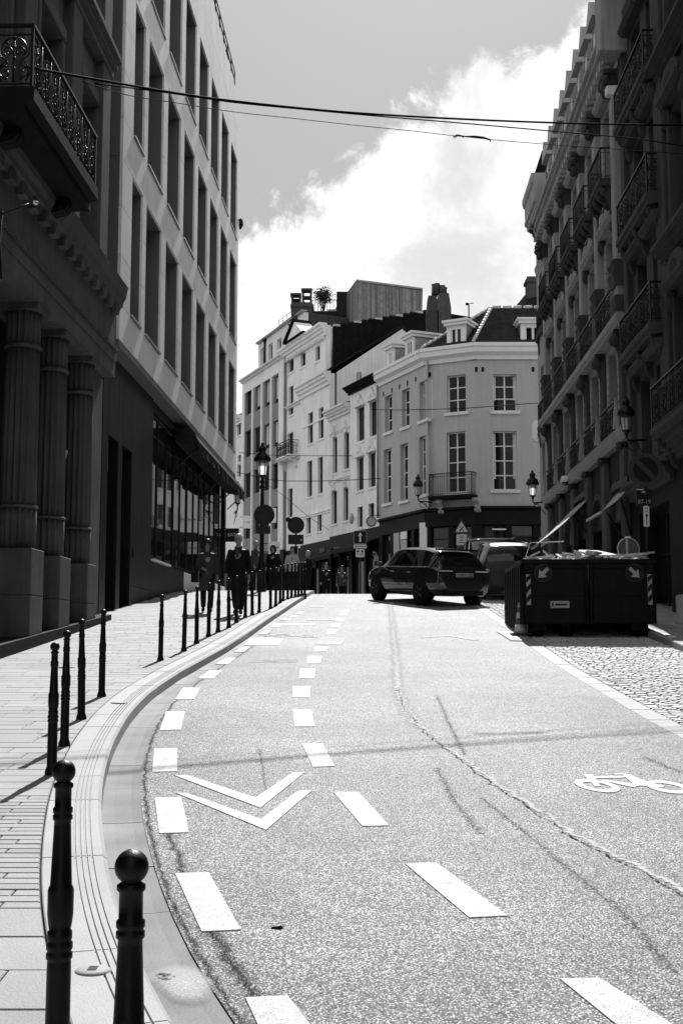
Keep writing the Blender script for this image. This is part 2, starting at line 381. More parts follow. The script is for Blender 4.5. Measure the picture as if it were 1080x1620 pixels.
def letters(s, size, matn, parent, Mx):         # text in the local x-z plane, facing -y
    return put('lettering', text_mesh(s, size, matn), parent, Mx @ Matrix.Rotation(R(90), 4, 'X'))
# ================================================================== SETTING: ground, road, kerbs, pavements
STR = 0.033                                    # the street runs a little to the right of the camera axis
def XL(y): return -6.15 + STR * y              # left facade line
def XR(y): return 6.95 + STR * y               # right facade line
def interp(P, x):
    if x <= P[0][0]: return P[0][1] + (x - P[0][0]) * (P[1][1] - P[0][1]) / (P[1][0] - P[0][0])
    for i in range(len(P) - 1):
        if x <= P[i+1][0]: return P[i][1] + (x - P[i][0]) * (P[i+1][1] - P[i][1]) / (P[i+1][0] - P[i][0])
    return P[-1][1]
KO = [(-8, 5.0), (-3, 2.6), (0, 1.25), (2, 0.40), (3, -0.02), (4.35, -0.58), (5.45, -0.95), (6.35, -1.20), (7.4, -1.45), (8.5, -1.68), (9.6, -1.87),
      (11.1, -2.07), (12.9, -2.22), (14.4, -2.27), (16.35, -2.24), (18.2, -2.13), (20.7, -1.94), (25.4, -1.66), (31.8, -1.32), (38, -1.02), (43, -0.98), (47, -1.3), (52, -2.6), (60, -5.6)]
ks = []
for i in range(int((60 + 7) / 0.2) + 1):
    y = -7 + 0.2 * i
    x = herm(KO, y); x2 = herm(KO, y + 0.4); x1 = herm(KO, y - 0.4); t = Vector((x2 - x1, 0.8, 0)).normalized()
    ks.append((Vector((x, y, 0)), Vector((-t.y, t.x, 0))))
def off(d): return [(p + n * d) for p, n in ks]
KIN = [(p.y, p.x) for p in off(0.36)]; GUT = [(p.y, p.x) for p in off(-0.30)]
def Xin(y): return interp(KIN, y)
def Xgut(y): return interp(GUT, y)
RE = [(-80, 6.0), (0, 4.6), (6, 3.75), (9, 3.42), (11.6, 3.27), (13.25, 3.24), (15.4, 3.27), (18.1, 3.31), (21.25, 3.38), (25.4, 3.46), (31.5, 3.6), (40, 3.9), (50, 4.3), (60, 4.6)]
def Xre(y): return herm(RE, y)
def Xrk(y): return 5.2 + STR * y               # right kerb line
def V(x, y, dz=0.0): return (x, y, zr(y) + dz)
def sheet(name, xa, xb, ys, dz, m, nx=1):
    mb = MB()
    for j in range(len(ys) - 1):
        for i in range(nx):
            q = []
            for yy, k in ((ys[j], i), (ys[j], i + 1), (ys[j+1], i + 1), (ys[j+1], i)):
                a, b = xa(yy), xb(yy); q.append(V(a + (b - a) * k / nx, yy, dz))
            mb.add(q, [(0, 1, 2, 3)], True)
    return mb.build(name, m)
def fr(a, b, s):
    n = max(1, int(round((b - a) / s))); return [a + (b - a) * i / n for i in range(n + 1)]
ysG = [-1400, -400, -80] + fr(-60, 64, 2.0)[0:] + [80, 120, 200, 500, 1500]
tag(sheet('ground', lambda y: -900, lambda y: 900, ysG, -0.16, 'ground'), kind='structure')
road = tag(sheet('road', lambda y: Xgut(max(y, -7)) - 0.03 if y < 59 else -30, lambda y: Xre(y) + 0.03, fr(-60, 58, 0.5), 0.0, 'asphalt', 4), kind='structure')
# crossing area behind the crest
tag(sheet('junction', lambda y: -40, lambda y: 40, fr(44, 60, 1.0), -0.03, 'asphalt'), kind='structure')
def in_frame(p):
    d = Vector(p) - Vector((0, 0, EYE)); f = d.y * math.cos(TH) + d.z * math.sin(TH); u = -d.y * math.sin(TH) + d.z * math.cos(TH)
    if f < 0.5: return None
    return 540 + FPX * d.x / f, 810 - FPX * u / f
def pieces(parent, name, L, m, keep=300, stuffname=None):
    """L: list of (centre, area, MB). The largest in view become parts, the rest one joined part."""
    def key(t):
        q = in_frame(t[0])
        if q is None or not (-20 < q[0] < 1100 and q[1] < 1650): return -1
        return t[1] / max(t[0][1], 1) ** 2.6
    L = sorted(L, key=key, reverse=True)
    for c, a, mb in L[:keep]: mb.build(name, m, parent)
    if L[keep:]:
        big = MB()
        for c, a, mb in L[keep:]: big.add(mb.v, mb.f)
        o = big.build(stuffname or (name + '_rows'), m, parent); o['kind'] = 'stuff'
def slab(xa0, xa1, y0, xb0, xb1, y1, dz, ch=0.006, th=0.05):
    """paving piece between x edges at y0 and at y1, top edges chamfered"""
    w = random.uniform(-0.0015, 0.0015)
    b = [V(xa0, y0, dz - th), V(xa1, y0, dz - th), V(xb1, y1, dz - th), V(xb0, y1, dz - th)]
    s = [V(xa0, y0, dz - ch + w), V(xa1, y0, dz - ch + w), V(xb1, y1, dz - ch + w), V(xb0, y1, dz - ch + w)]
    t = [V(xa0 + ch, y0 + ch, dz + w), V(xa1 - ch, y0 + ch, dz + w), V(xb1 - ch, y1 - ch, dz + w), V(xb0 + ch, y1 - ch, dz + w)]
    mb = MB(); mb.add(b + s + t, [(3, 2, 1, 0)] + [(i, (i+1) % 4, 4 + (i+1) % 4, 4 + i) for i in range(4)] + [(4+i, 4 + (i+1) % 4, 8 + (i+1) % 4, 8 + i) for i in range(4)] + [(8, 9, 10, 11)])
    return ((xa0 + xa1) / 2, (y0 + y1) / 2, zr(y0)), abs((xa1 - xa0) * (y1 - y0)), mb
# ---- left pavement
pav = tag(sheet('pavement', lambda y: XL(y) - 0.4, lambda y: Xin(y) + 0.01, fr(-6, 56, 0.5), PAVE - 0.012, 'joint'), kind='structure')
L = []
y = -1.0
row = 0
while y < 55:
    if y < 5.35: d, lo, hi, g = 0.42, 0.5, 0.75, 0.006
    elif y < 8.3: d, lo, hi, g = 0.105, 0.20, 0.30, 0.008
    else: d, lo, hi, g = 0.25, 0.38, 0.62, 0.006
    y1 = y + d
    x = XL(y) - 0.2 + random.uniform(-0.3, 0)
    if 5.35 <= y < 8.3: x = -6.2 - (0.13 if row % 2 else 0)
    while x < Xin(y) - 0.05:
        w = random.uniform(lo, hi) if not (5.35 <= y < 8.3) else 0.27
        xe = x + w; e0, e1 = Xin(y + g), Xin(y1)
        if xe > min(e0, e1) - 0.12: xa, xb = e0 - 0.006, e1 - 0.006
        else: xa = xb = xe - g
        if xa - x > 0.03 and xb - x > 0.03: L.append(slab(x, xa, y + g, x, xb, y1, PAVE))
        x = xe if xa == xe - g else 99
    y = y1; row += 1
pieces(pav, 'paving_stone', L, 'paver')
# ---- kerb stones with four grooves, gutter slabs
kerb = tag(MB().strip([(q.x, q.y, zr(q.y) + 0.03) for q in off(0.37)], [(q.x, q.y, zr(q.y) + 0.03) for q in off(0.02)]).build('kerb', 'joint'), kind='structure')
gut = tag(MB().strip([(q.x, q.y, zr(q.y) - 0.045) for q in off(0.03)], [(q.x, q.y, zr(q.y) - 0.045) for q in off(-0.31)]).build('gutter', 'joint'), kind='structure')
prof = [(0.355, PAVE - 0.06), (0.355, PAVE - 0.004), (0.349, PAVE)]
for g in (0.175, 0.145, 0.115, 0.085): prof += [(g + 0.005, PAVE), (g + 0.003, PAVE - 0.009), (g - 0.003, PAVE - 0.009), (g - 0.005, PAVE)]
prof += [(0.03, PAVE + 0.0005), (0.006, PAVE - 0.02), (0.0, -0.05)]
gp = [(0.015, -0.05), (0.012, -0.003), (-0.08, -0.006), (-0.2, -0.006), (-0.295, -0.001), (-0.298, -0.05)]
def at_s(i, f):
    p0, n0 = ks[i]; p1, n1 = ks[min(i + 1, len(ks) - 1)]; return p0.lerp(p1, f), n0.lerp(n1, f).normalized()
def along(parent, name, pr, m, length, keep, jit):
    i = 5; cum = []; s = 0.0
    for k in range(len(ks)):
        if k: s += (ks[k][0] - ks[k-1][0]).length
        cum.append(s)
    def S(q):
        k = 0
        while k < len(cum) - 2 and cum[k+1] < q: k += 1
        return at_s(k, (q - cum[k]) / (cum[k+1] - cum[k]))
    q = 2.0; Lp = []
    while q < cum[-1] - 2:
        e = q + length * random.uniform(1 - jit, 1 + jit); n = 4; mb = MB(); rings = []
        dz = random.uniform(-0.002, 0.002)
        for k in range(n + 1):
            p, nn = S(q + 0.004 + (e - q - 0.008) * k / n)
            rings.append([(p.x + nn.x * a, p.y + nn.y * a, zr(p.y) + b + dz) for a, b in pr])
        np_ = len(pr); vs = [v for r_ in rings for v in r_]
        fs = [(k*np_ + i, k*np_ + i + 1, (k+1)*np_ + i + 1, (k+1)*np_ + i) for k in range(n) for i in range(np_ - 1)]
        fs += [list(range(np_)), [n*np_ + i for i in range(np_)][::-1]]
        mb.add(vs, fs); Lp.append(((p.x, p.y, zr(p.y)), 0.3, mb)); q = e
    pieces(parent, name, Lp, m, keep)
along(kerb, 'kerb_stone', prof, 'kerb', 0.80, 120, 0.12)
along(gut, 'gutter_slab', gp, 'concrete', 1.0, 120, 0.2)
# ---- right: granite edge, cobbled parking strip, kerb, pavement
edge = tag(sheet('cobbled_parking_strip', lambda y: Xre(y) - 0.01, lambda y: Xrk(y), fr(6, 48, 0.5), -0.012, 'soil'), kind='structure')
L = []
yy = 7.0
while yy < 47:
    e = yy + random.uniform(0.75, 1.0)
    L.append(slab(Xre(yy), Xre(yy) + 0.25, yy + 0.004, Xre(e), Xre(e) + 0.25, e - 0.004, 0.004, 0.008, 0.06)); yy = e
pieces(edge, 'edge_stone', L, 'kerb', 60)
L = []
yy = 9.5; row = 0
while yy < 37:
    d = random.uniform(0.095, 0.12); x = Xre(yy) + 0.275 - (0.06 if row % 2 else 0)
    if x < Xre(yy) + 0.265: x = Xre(yy) + 0.265
    while x < min(Xrk(yy), 0.30 * yy + 0.5):
        w = random.uniform(0.11, 0.17); L.append(slab(x, min(x + w - 0.012, Xrk(yy)), yy + 0.007, x + random.uniform(-.006, .006), min(x + w - 0.012, Xrk(yy)), yy + d - 0.005, random.uniform(-0.006, 0.006), 0.016, 0.05)); x += w
    yy += d; row += 1
pieces(edge, 'cobble', L, 'cobble')
rp = tag(sheet('right_pavement', lambda y: Xrk(y) + 0.1, lambda y: XR(y) + 0.4, fr(-6, 49, 0.5), PAVE - 0.012, 'joint'), kind='structure')
L = []
yy = 12.0
while yy < 49:
    e = yy + 0.9; L.append(slab(Xrk(yy), Xrk(yy) + 0.28, yy + 0.004, Xrk(e), Xrk(e) + 0.28, e - 0.004, PAVE, 0.015, 0.16)); yy = e
pieces(rp, 'kerb_stone', L, 'kerb', 40)
L = []
yy = 14.0
while yy < 49:
    x = Xrk(yy) + 0.285 - random.uniform(0, 0.2); x = max(x, Xrk(yy) + 0.285)
    while x < XR(yy) + 0.1:
        w = random.uniform(0.4, 0.6); L.append(slab(x, x + w - 0.006, yy + 0.006, x, x + w - 0.006, yy + 0.3, PAVE)); x += w
    yy += 0.3
pieces(rp, 'paving_stone', L, 'paver', 120)
# ---- road markings (parts of the road)
def quad_mark(name, q, m='paint', dz=0.006):
    g = [gnd(*p) for p in q]
    mb = MB(); mb.hexa([V(x, y, -0.01) for x, y in g], [V(x, y, dz) for x, y in g]); return mb.build(name, m, road)
for q in ([(885,1550),(948,1549),(1090,1640),(1002,1645)], [(640,1367),(690,1366),(802,1450),(742,1453)], [(527,1254),(567,1254),(615,1307),(573,1308)],
          [(477,1177),(510,1177),(530,1213),(495,1214)], [(463,1123),(492,1123),(498,1150),(466,1150)], [(463,1086),(491,1086),(490,1104),(462,1104)],
          [(475,1058),(499,1058),(497,1073),(473,1073)], [(487,1038),(509,1038),(507,1050),(485,1050)], [(499,1022.5),(518,1022.5),(516,1031),(496,1031)],
          [(518,996.5),(533,996.5),(530,1003),(516,1003)], [(525,986.5),(539,986.5),(537,992),(523,992)], [(532,977.5),(545,977.5),(543,982.5),(530,982.5)],
          [(537,970),(549,970),(548,974),(536,974)], [(541,965),(553,965),(552,968),(540,968)]):
    quad_mark('lane_dash', q)
for q in ([(388,1580),(455,1577),(500,1635),(415,1638)], [(277,1383),(330,1381),(381,1472),(319,1475)], [(245,1263),(287,1262),(299,1318),(252,1319)],
          [(244,1185),(281,1184),(280,1221),(241,1222)], [(263,1126),(293,1126),(286,1155),(253,1156)], [(290,1088),(318,1088),(307,1107),(277,1107)],
          [(331,1061),(352,1061),(338,1074),(313,1074)], [(358,1041),(374,1041),(361,1051),(341,1051)], [(384,1024),(396,1024),(386,1031.5),(370,1031.5)],
          [(420,997.5),(430,997.5),(421,1004),(409,1004)], [(439,987),(448,987),(442,992),(427,992)],[(452,978.5),(463,978.5),(458,981.5),(444,981.5)],[(462,973.5),(472,973.5),(468,976.5),(456,976.5)],[(472,968),(482,968),(478,971.5),(466,971.5)]):
    quad_mark('edge_dash', q)
quad_mark('crossing_block', [(397,1008.5),(450,1009.5),(441,1021),(386,1021)])
quad_mark('crossing_block', [(509,1008.5),(548,1009),(540,1020.5),(498,1020.5)], 'paint_worn')
quad_mark('stop_line', [(432,986.8),(499,986.8),(497,989.8),(430,989.8)]); quad_mark('stop_line', [(486,979.5),(530,979.5),(529,982),(485,982)], 'paint_worn'); quad_mark('stop_line', [(492,958),(514,958),(512,961),(490,961)], 'paint_worn')
def chevron(q1, q2, m='paint'):
    a = [gnd(*p) for p in q1]; b = [gnd(*p) for p in q2]; mb = MB()
    for q in (a, b): mb.hexa([V(x, y, -0.01) for x, y in q], [V(x, y, 0.006) for x, y in q])
    return mb.build('chevron', m, road)
chevron([(275,1227),(297,1227),(404,1263),(412,1279)], [(404,1263),(463,1223),(482,1222.5),(412,1279)])
chevron([(278,1255),(297,1256),(413,1297),(421,1314)], [(413,1297),(471,1252),(494,1251),(421,1314)])
chevron([(665,1009.6),(669,1007.8),(713,1004),(710,1007)], [(710,1007),(713,1004),(757,1013.2),(749,1013.5)], 'paint_worn')
def bicycle(M_, m):
    mb = MB()
    def poly(q): g = [gnd(*M_(*p)) for p in q]; mb.hexa([V(x, y, -0.01) for x, y in g], [V(x, y, 0.006) for x, y in g])
    def wheel(cx, cy):
        n = 24; ca, sa = math.cos(R(9)), math.sin(R(9))
        def E(k, a, b): t = 2 * math.pi * k / n; return cx + a * math.cos(t) * ca - b * math.sin(t) * sa, cy + a * math.cos(t) * sa + b * math.sin(t) * ca
        for k in range(n): poly([E(k, 37, 9), E(k + 1, 37, 9), E(k + 1, 23, 4.6), E(k, 23, 4.6)])
    wheel(944, 1244); wheel(1056, 1246)
    for q in ([(922,1226),(936,1226),(950,1245),(940,1245)], [(938,1229.5),(990,1227.5),(993,1231),(940,1232.5)], [(985,1227),(997,1226),(1018,1243),(1005,1245)],
              [(945,1234.5),(955,1234.5),(1008,1242),(1004,1247)], [(998,1229),(1006,1231),(1025,1238),(1018,1241)], [(1005,1243),(1010,1238.5),(1050,1243.5),(1048,1247)], [(972,1224.5),(990,1224.5),(990,1226.5),(970,1226.5)]): poly(q)
    return mb.build('bicycle_symbol', m, road)
bicycle(lambda x, y: (x, y), 'paint')
bicycle(lambda x, y: (418 + (x - 905) * 0.45, 1003 + (y - 1225) * 0.19), 'paint_worn')
# ---- cracks, seams, tyre marks: thin broken films on the asphalt
def ribbon(name, pts, w, m, dz, jit=0.0, parent=road, wf=None):
    P = []
    for i in range(len(pts) - 1):
        a, b = Vector(pts[i]), Vector(pts[i+1]); n = max(1, int((b - a).length / 0.08))
        P += [a.lerp(b, k / n) for k in range(n)]
    P.append(Vector(pts[-1]))
    P = [p + Vector((random.uniform(-jit, jit), random.uniform(-jit, jit))) for p in P]
    vs = []; fs = []; ed = []
    for i, p in enumerate(P):
        t = (P[min(i+1, len(P)-1)] - P[max(i-1, 0)]).normalized(); n = Vector((-t.y, t.x)); ww = w * (wf(i / (len(P) - 1)) if wf else 1) * random.uniform(0.7, 1.3)
        for s, e in ((-1, 0.0), (0, 1.0), (1, 0.0)):
            q = p + n * s * ww; vs.append(V(q.x, q.y, dz)); ed.append(e)
    for i in range(len(P) - 1):
        for k in (0, 1): fs.append((i*3 + k, i*3 + k + 1, i*3 + k + 4, i*3 + k + 3))
    mb = MB(); mb.add(vs, fs, True); me = mb.mesh(name, m); at_ = me.attributes.new('edge', 'FLOAT', 'POINT'); at_.data.foreach_set('value', ed)
    return put(name, me, parent)
CR = [gnd(*p) for p in [(617,953),(621,992),(626,1037),(629,1089),(639,1121),(665,1154),(704,1186),(743,1215),(782,1245),(834,1277),(898,1322),(944,1345),(996,1371),(1080,1416),(1200,1480)]]
ribbon('seam', CR[:6], 0.11, 'seam_pale', 0.003, 0.03)
ribbon('seam', [(x + 0.05, y) for x, y in CR[4:]], 0.045, 'seam_pale', 0.0035, 0.02)
ribbon('crack', CR[3:], 0.02, 'crack', 0.0045, 0.022)
for px, w in (([(690,1100),(712,1150),(735,1195)], .05), ([(690,1215),(720,1270),(760,1320)], .06), ([(760,1262),(830,1318),(900,1375),(980,1440),(1065,1538)], .05), ([(410,1185),(416,1215),(420,1250)], .03), ([(1020,1198),(1060,1216),(1090,1226)], .10)):
    ribbon('tyre_mark', [gnd(*p) for p in px], w * 1.7, 'tyre_mark', 0.0025, 0.004)
ge = [(Xgut(y_) + 0.0, y_) for y_ in fr(3.5, 24, 0.4)]
ribbon('asphalt_edge', ge, 0.05, 'grit', 0.003, 0.012)
ribbon('grit', [(x + 0.12, y_) for x, y_ in ge[:14]], 0.14, 'grit', 0.0028, 0.02, wf=lambda t: 1 - 0.7 * t)
def stain(name, px, py, a, b, m, parent, dz):
    cx, cy = gnd(px, py); n = 28; vs = [V(cx, cy, dz)]; ed = [1.0]; fs = []
    for rr, e in ((0.6, 0.75), (1.0, 0.0)):
        for k in range(n): t = 2 * math.pi * k / n; vs.append(V(cx + a * rr * math.cos(t) * (1 + 0.12 * math.sin(3 * t)) - 0.25 * b * rr * math.sin(t), cy + b * rr * math.sin(t), dz)); ed.append(e)
    for k in range(n): j = (k + 1) % n; fs += [(0, 1 + k, 1 + j), (1 + k, 1 + n + k, 1 + n + j, 1 + j)]
    mb = MB(); mb.add(vs, fs, True); me = mb.mesh(name, m); at_ = me.attributes.new('edge', 'FLOAT', 'POINT'); at_.data.foreach_set('value', ed); return put(name, me, parent)
stain('puddle_stain', 292, 1556, 0.14, 0.24, 'stain', gut, 0.002)
stain('oil_stain', 262, 1547, 0.05, 0.07, 'crack', gut, 0.004)
ribbon('worn_patch', [gnd(*p) for p in [(395,1046),(470,1046),(330,1066)][:2]], 0.25, 'dust', 0.0022, 0.0)
# ================================================================== BUILDINGS: helpers
aL = math.pi / 2 - math.atan(STR)
FL = Fr(-6.15, 0, 0, aL)                        # left street front, local x is about the distance up the street
FRt = Fr(6.95, 0, 0, -math.pi / 2 - math.atan(STR))   # right street front, local x = -distance
def wall(fr, parent, x0, x1, z0, z1, holes, m, reveal=0.25, name='wall', y=0.0, back=None):
    xs = sorted({x0, x1, *[v for h in holes for v in h[:2]]}); zs = sorted({z0, z1, *[v for h in holes for v in h[2:4]]}); mb = MB()
    for i in range(len(xs) - 1):
        for j in range(len(zs) - 1):
            cx, cz = (xs[i] + xs[i+1]) / 2, (zs[j] + zs[j+1]) / 2
            if any(h[0] < cx < h[1] and h[2] < cz < h[3] for h in holes): continue
            mb.add([(xs[i], y, zs[j]), (xs[i+1], y, zs[j]), (xs[i+1], y, zs[j+1]), (xs[i], y, zs[j+1])], [(0, 1, 2, 3)])
    for h in holes:
        a, b, c, d = h[:4]; r = y + reveal
        for q in (((a,y,c),(a,r,c),(a,r,d),(a,y,d)), ((b,y,c),(b,y,d),(b,r,d),(b,r,c)), ((a,y,d),(a,r,d),(b,r,d),(b,y,d)), ((a,y,c),(b,y,c),(b,r,c),(a,r,c))): mb.add(q, [(0, 1, 2, 3)])
    r = y + (back or reveal + 0.15)
    for q in (((x0,y,z0),(x0,r,z0),(x0,r,z1),(x0,y,z1)), ((x1,y,z0),(x1,y,z1),(x1,r,z1),(x1,r,z0)), ((x0,y,z1),(x0,r,z1),(x1,r,z1),(x1,y,z1)), ((x0,y,z0),(x1,y,z0),(x1,r,z0),(x0,r,z0))): mb.add(q, [(0, 1, 2, 3)])
    return fr.b(mb, name, m, parent)
_wc = {}
def window(fr, parent, h, y=0.2, cols=2, rows=(0.67,), fm='white_wood', bar=0.06, gm='glass', split=False, sill=None, arch=0.0, blind=None, name='window'):
    x0, x1, z0, z1 = h[:4]; w, hh = round(x1 - x0, 3), round(z1 - z0, 3)
    key = (w, hh, cols, tuple(rows), fm, bar, gm, split)
    if key not in _wc:
        f = MB(); b = bar
        f.box(0, b, 0, 0.07, 0, hh); f.box(w - b, w, 0, 0.07, 0, hh); f.box(b, w - b, 0, 0.07, 0, b); f.box(b, w - b, 0, 0.07, hh - b, hh)
        xs = [b] + [w * k / cols for k in range(1, cols)] + [w - b]; zs = [b] + [hh * r for r in rows] + [hh - b]
        for k in range(1, cols): f.box(w*k/cols - b*0.55, w*k/cols + b*0.55, 0.004, 0.066, b, hh - b)
        for r in rows:
            for k in range(cols): f.box((b if k == 0 else w*k/cols + b*0.55), (w - b if k == cols - 1 else w*(k+1)/cols - b*0.55), 0.008, 0.06, hh*r - b*0.4, hh*r + b*0.4)
        P = []
        if split:
            for i in range(len(xs) - 1):
                for j in range(len(zs) - 1): P.append((MB().box(0, xs[i+1] - xs[i], 0.03, 0.045, 0, zs[j+1] - zs[j]).mesh('pane', gm), xs[i], zs[j]))
        else: P.append((MB().box(b*0.5, w - b*0.5, 0.03, 0.045, b*0.5, hh - b*0.5).mesh('pane', gm), 0, 0))
        _wc[key] = (f.mesh('window', fm), P)
    fme, P = _wc[key]
    Mx = fr.M @ Matrix.Translation((x0, y, z0)); o = put(name, fme, parent, Mx)
    for me, px, pz in P:
        tilt = Matrix.Rotation(R(random.uniform(-0.5, 0.5)), 4, 'Z')
        put('pane', me, o, Mx @ Matrix.Translation((px, 0, pz)) @ tilt)
    if sill: fr.b(MB().box(x0 - 0.08, x1 + 0.08, -sill, y + 0.02, z0 - 0.12, z0 - 0.004), 'sill', 'white_render_b' if fm == 'white_wood' else 'ornate_stone', o)
    if blind: fr.b(MB().box(x0 + bar, x1 - bar, y + 0.02, y + 0.028, z1 - (z1 - z0) * blind, z1 - bar), 'blind', 'curtain', o)
    return o
def body(fr, parent, x0, x1, z0, z1, depth, m, y=0.55, name='core'):
    return fr.b(MB().box(x0 + 0.02, x1 - 0.02, y, depth, z0, z1), name, m, parent)
def mould(fr, parent, x0, x1, prof, m, name='cornice'):
    return fr.b(MB().prx(prof, x0, x1), name, m, parent)
def steps(z0, z1, out, n=3, inn=0.05):          # stepped cornice profile (y out is negative)
    p = [(inn, z0)]
    for k in range(n):
        yy = -out * (k + 1) / n; za = z0 + (z1 - z0) * k / n; zb = z0 + (z1 - z0) * (k + 1) / n; p += [(yy, za + (0.25 * (zb - za) if k else 0)), (yy, zb)]
    return p + [(inn, z1)]
def scroll(mb, F, w, h, r=0.011, dense=1):
    """wrought-iron panel: F(u,v) maps panel coordinates to a point"""
    def T_(pts, rr=r): mb.tube([F(*p) for p in pts], rr, 5)
    n = 16
    def arc(cx, cy, rad, a0, a1, k=n): return [(cx + rad * math.cos(R(a0 + (a1 - a0) * i / k)), cy + rad * math.sin(R(a0 + (a1 - a0) * i / k))) for i in range(k + 1)]
    def spiral(cx, cy, r0, r1, a0, a1, k=18): return [(cx + (r0 + (r1 - r0) * i / k) * math.cos(R(a0 + (a1 - a0) * i / k)), cy + (r0 + (r1 - r0) * i / k) * math.sin(R(a0 + (a1 - a0) * i / k))) for i in range(k + 1)]
    c = w / 2; q = min(w, h * 0.75)
    T_(arc(c, h * 0.68, q * 0.34, -30, 210))
    for s in (-1, 1):
        T_([(c + s * (x - c), y) for x, y in spiral(c + q * 0.15, h * 0.64, q * 0.15, 0.02, -60, 380)])
        T_([(c + s * (x - c), y) for x, y in spiral(c + q * 0.24, h * 0.22, q * 0.2, 0.02, 100, -330)])
        T_([(c + s * (x - c), y) for x, y in ((c + q*0.33, h*0.05), (c + q*0.44, h*0.2), (c + q*0.36, h*0.36), (c + q*0.22, h*0.46), (c + q*0.40, h*0.56), (c + q*0.42, h*0.75), (c + q*0.46, h*0.93))])
        for yy in (0.1, 0.42, 0.8): mb.ball(F(c + s * q * 0.2, h * yy), 0.022, 6, 4)
    T_([(c, h * 0.03), (c, h * 0.97)])
    for yy in (0.3, 0.5, 0.72, 0.88): mb.ball(F(c, h * yy), 0.03, 6, 4)
def balcony(fr, parent, x0, x1, zs, out, h=1.0, m='ornate_stone', ornate=True, brackets=0, panels=None, th=0.22, y=0.0):
    """stone slab, iron railing, consoles underneath"""
    s = MB().prx([(y + 0.05, zs - th), (y - out * 0.88, zs - th), (y - out * 0.88, zs - th * 0.6), (y - out, zs - th * 0.5), (y - out, zs), (y + 0.05, zs)], x0, x1)
    sl = fr.b(s, 'balcony_slab', m, parent)
    mb = MB(); yo = y - out + 0.06; r = 0.014
    mb.box(x0 + 0.03, x1 - 0.03, yo - 0.03, yo + 0.03, zs + h - 0.04, zs + h)
    for xe in (x0 + 0.06, x1 - 0.06): mb.box(xe - 0.03, xe + 0.03, yo + 0.031, y - 0.003, zs + h - 0.04, zs + h); mb.box(xe - 0.02, xe + 0.02, yo - 0.02, yo + 0.02, zs + 0.003, zs + h - 0.041)
    for zz in (zs + 0.07, zs + h - 0.16):
        mb.tube([(x0 + 0.06, yo, zz), (x1 - 0.06, yo, zz)], r, 5)
        for xe in (x0 + 0.06, x1 - 0.06): mb.tube([(xe, yo, zz), (xe, y, zz)], r, 5)
    L_ = x1 - x0 - 0.12; n = panels or max(1, int(round(L_ / 0.7)))
    if ornate:
        for k in range(n): scroll(mb, lambda u, v, k=k: (x0 + 0.06 + L_ * k / n + u, yo, zs + 0.07 + v), L_ / n, h - 0.2, 0.011)
        for k in range(1, n): mb.tube([(x0 + 0.06 + L_ * k / n, yo, zs + 0.03), (x0 + 0.06 + L_ * k / n, yo, zs + h - 0.04)], 0.013, 5)
        ne = max(1, int(round(out / 0.75)))
        for xe in (x0 + 0.06, x1 - 0.06):
            for k in range(ne): scroll(mb, lambda u, v, k=k, xe=xe: (xe, yo + (y - yo) * k / ne + u, zs + 0.07 + v), (y - yo) / ne, h - 0.2, 0.012)
    else:
        nb = int(L_ / 0.12)
        for k in range(1, nb): mb.tube([(x0 + 0.06 + L_ * k / nb, yo, zs + 0.003), (x0 + 0.06 + L_ * k / nb, yo, zs + h - 0.04)], 0.010, 5)
        for xe in (x0 + 0.06, x1 - 0.06):
            for k in range(1, max(2, int(out / 0.13))): mb.tube([(xe, yo + (y - yo) * k / int(max(2, out / 0.13)), zs + 0.003), (xe, yo + (y - yo) * k / int(max(2, out / 0.13)), zs + h - 0.04)], 0.010, 5)
    fr.b(mb, 'railing', 'iron', parent)
    for k in range(brackets):
        xb = x0 + 0.25 + (x1 - x0 - 0.5) * (k / (brackets - 1) if brackets > 1 else 0.5)
        console(fr, parent, xb, zs - th, out * 0.8, 0.7, m, y)
    return sl
def console(fr, parent, x, z, out, h, m, y=0.0, w=0.22, name='console'):
    p = [(y + 0.03, z), (y - out, z), (y - out, z - h * 0.12), (y - out * 0.92, z - h * 0.25), (y - out * 0.6, z - h * 0.34), (y - out * 0.42, z - h * 0.5), (y - out * 0.38, z - h * 0.72), (y - out * 0.25, z - h * 0.9), (y - 0.03, z - h), (y + 0.03, z - h)]
    mb = MB().prx(p, x - w / 2, x + w / 2)
    mb.prx([(yy - 0.02 if i not in (0, 9) else yy, zz) for i, (yy, zz) in enumerate(p)], x - w * 0.18, x + w * 0.18)
    c = (y - out * 0.8, z - h * 0.16); mb.tube([(x - w / 2 - 0.015, c[0], c[1]), (x + w / 2 + 0.015, c[0], c[1])], h * 0.1, 8)
    return fr.b(mb, name, m, parent)
# ================================================================== LEFT: stone office block
SILLS = (9.78, 14.40, 19.04); WH = 3.58; zB, zT = 8.9, 25.5; X0, X1 = 27.32, 50.0
cols_ = [(28.45, 29.75)] + [(30.25 + 2.84 * k, 32.40 + 2.84 * k) for k in range(7)]
off_b = thing('office_building', 'tall pale stone office block with deep narrow windows beside the columned building', 'building', tuple(FL.wp(X0, 0, zr(X0))))
holes = [(a, b, s, s + WH) for s in SILLS for a, b in cols_]
wall(FL, off_b, X0 + 0.02, X1 - 0.02, zB + 0.02, zT - 0.05, holes, 'office_stone_shaded', 0.50, 'wall', y=0.06)
g = 0.006
def panel(a, b, c, d): FL.b(MB().bev(a + g, b - g, 0, 0.075, c + g, d - g, 0.006), 'stone_panel', 'office_stone', off_b)
piers = [(X0, cols_[0][0])] + [(cols_[i][1], cols_[i+1][0]) for i in range(7)] + [(cols_[7][1], X1)]
for s in SILLS:
    for a, b in piers:
        for k in range(3): panel(a, b, s + WH * k / 3, s + WH * (k + 1) / 3)
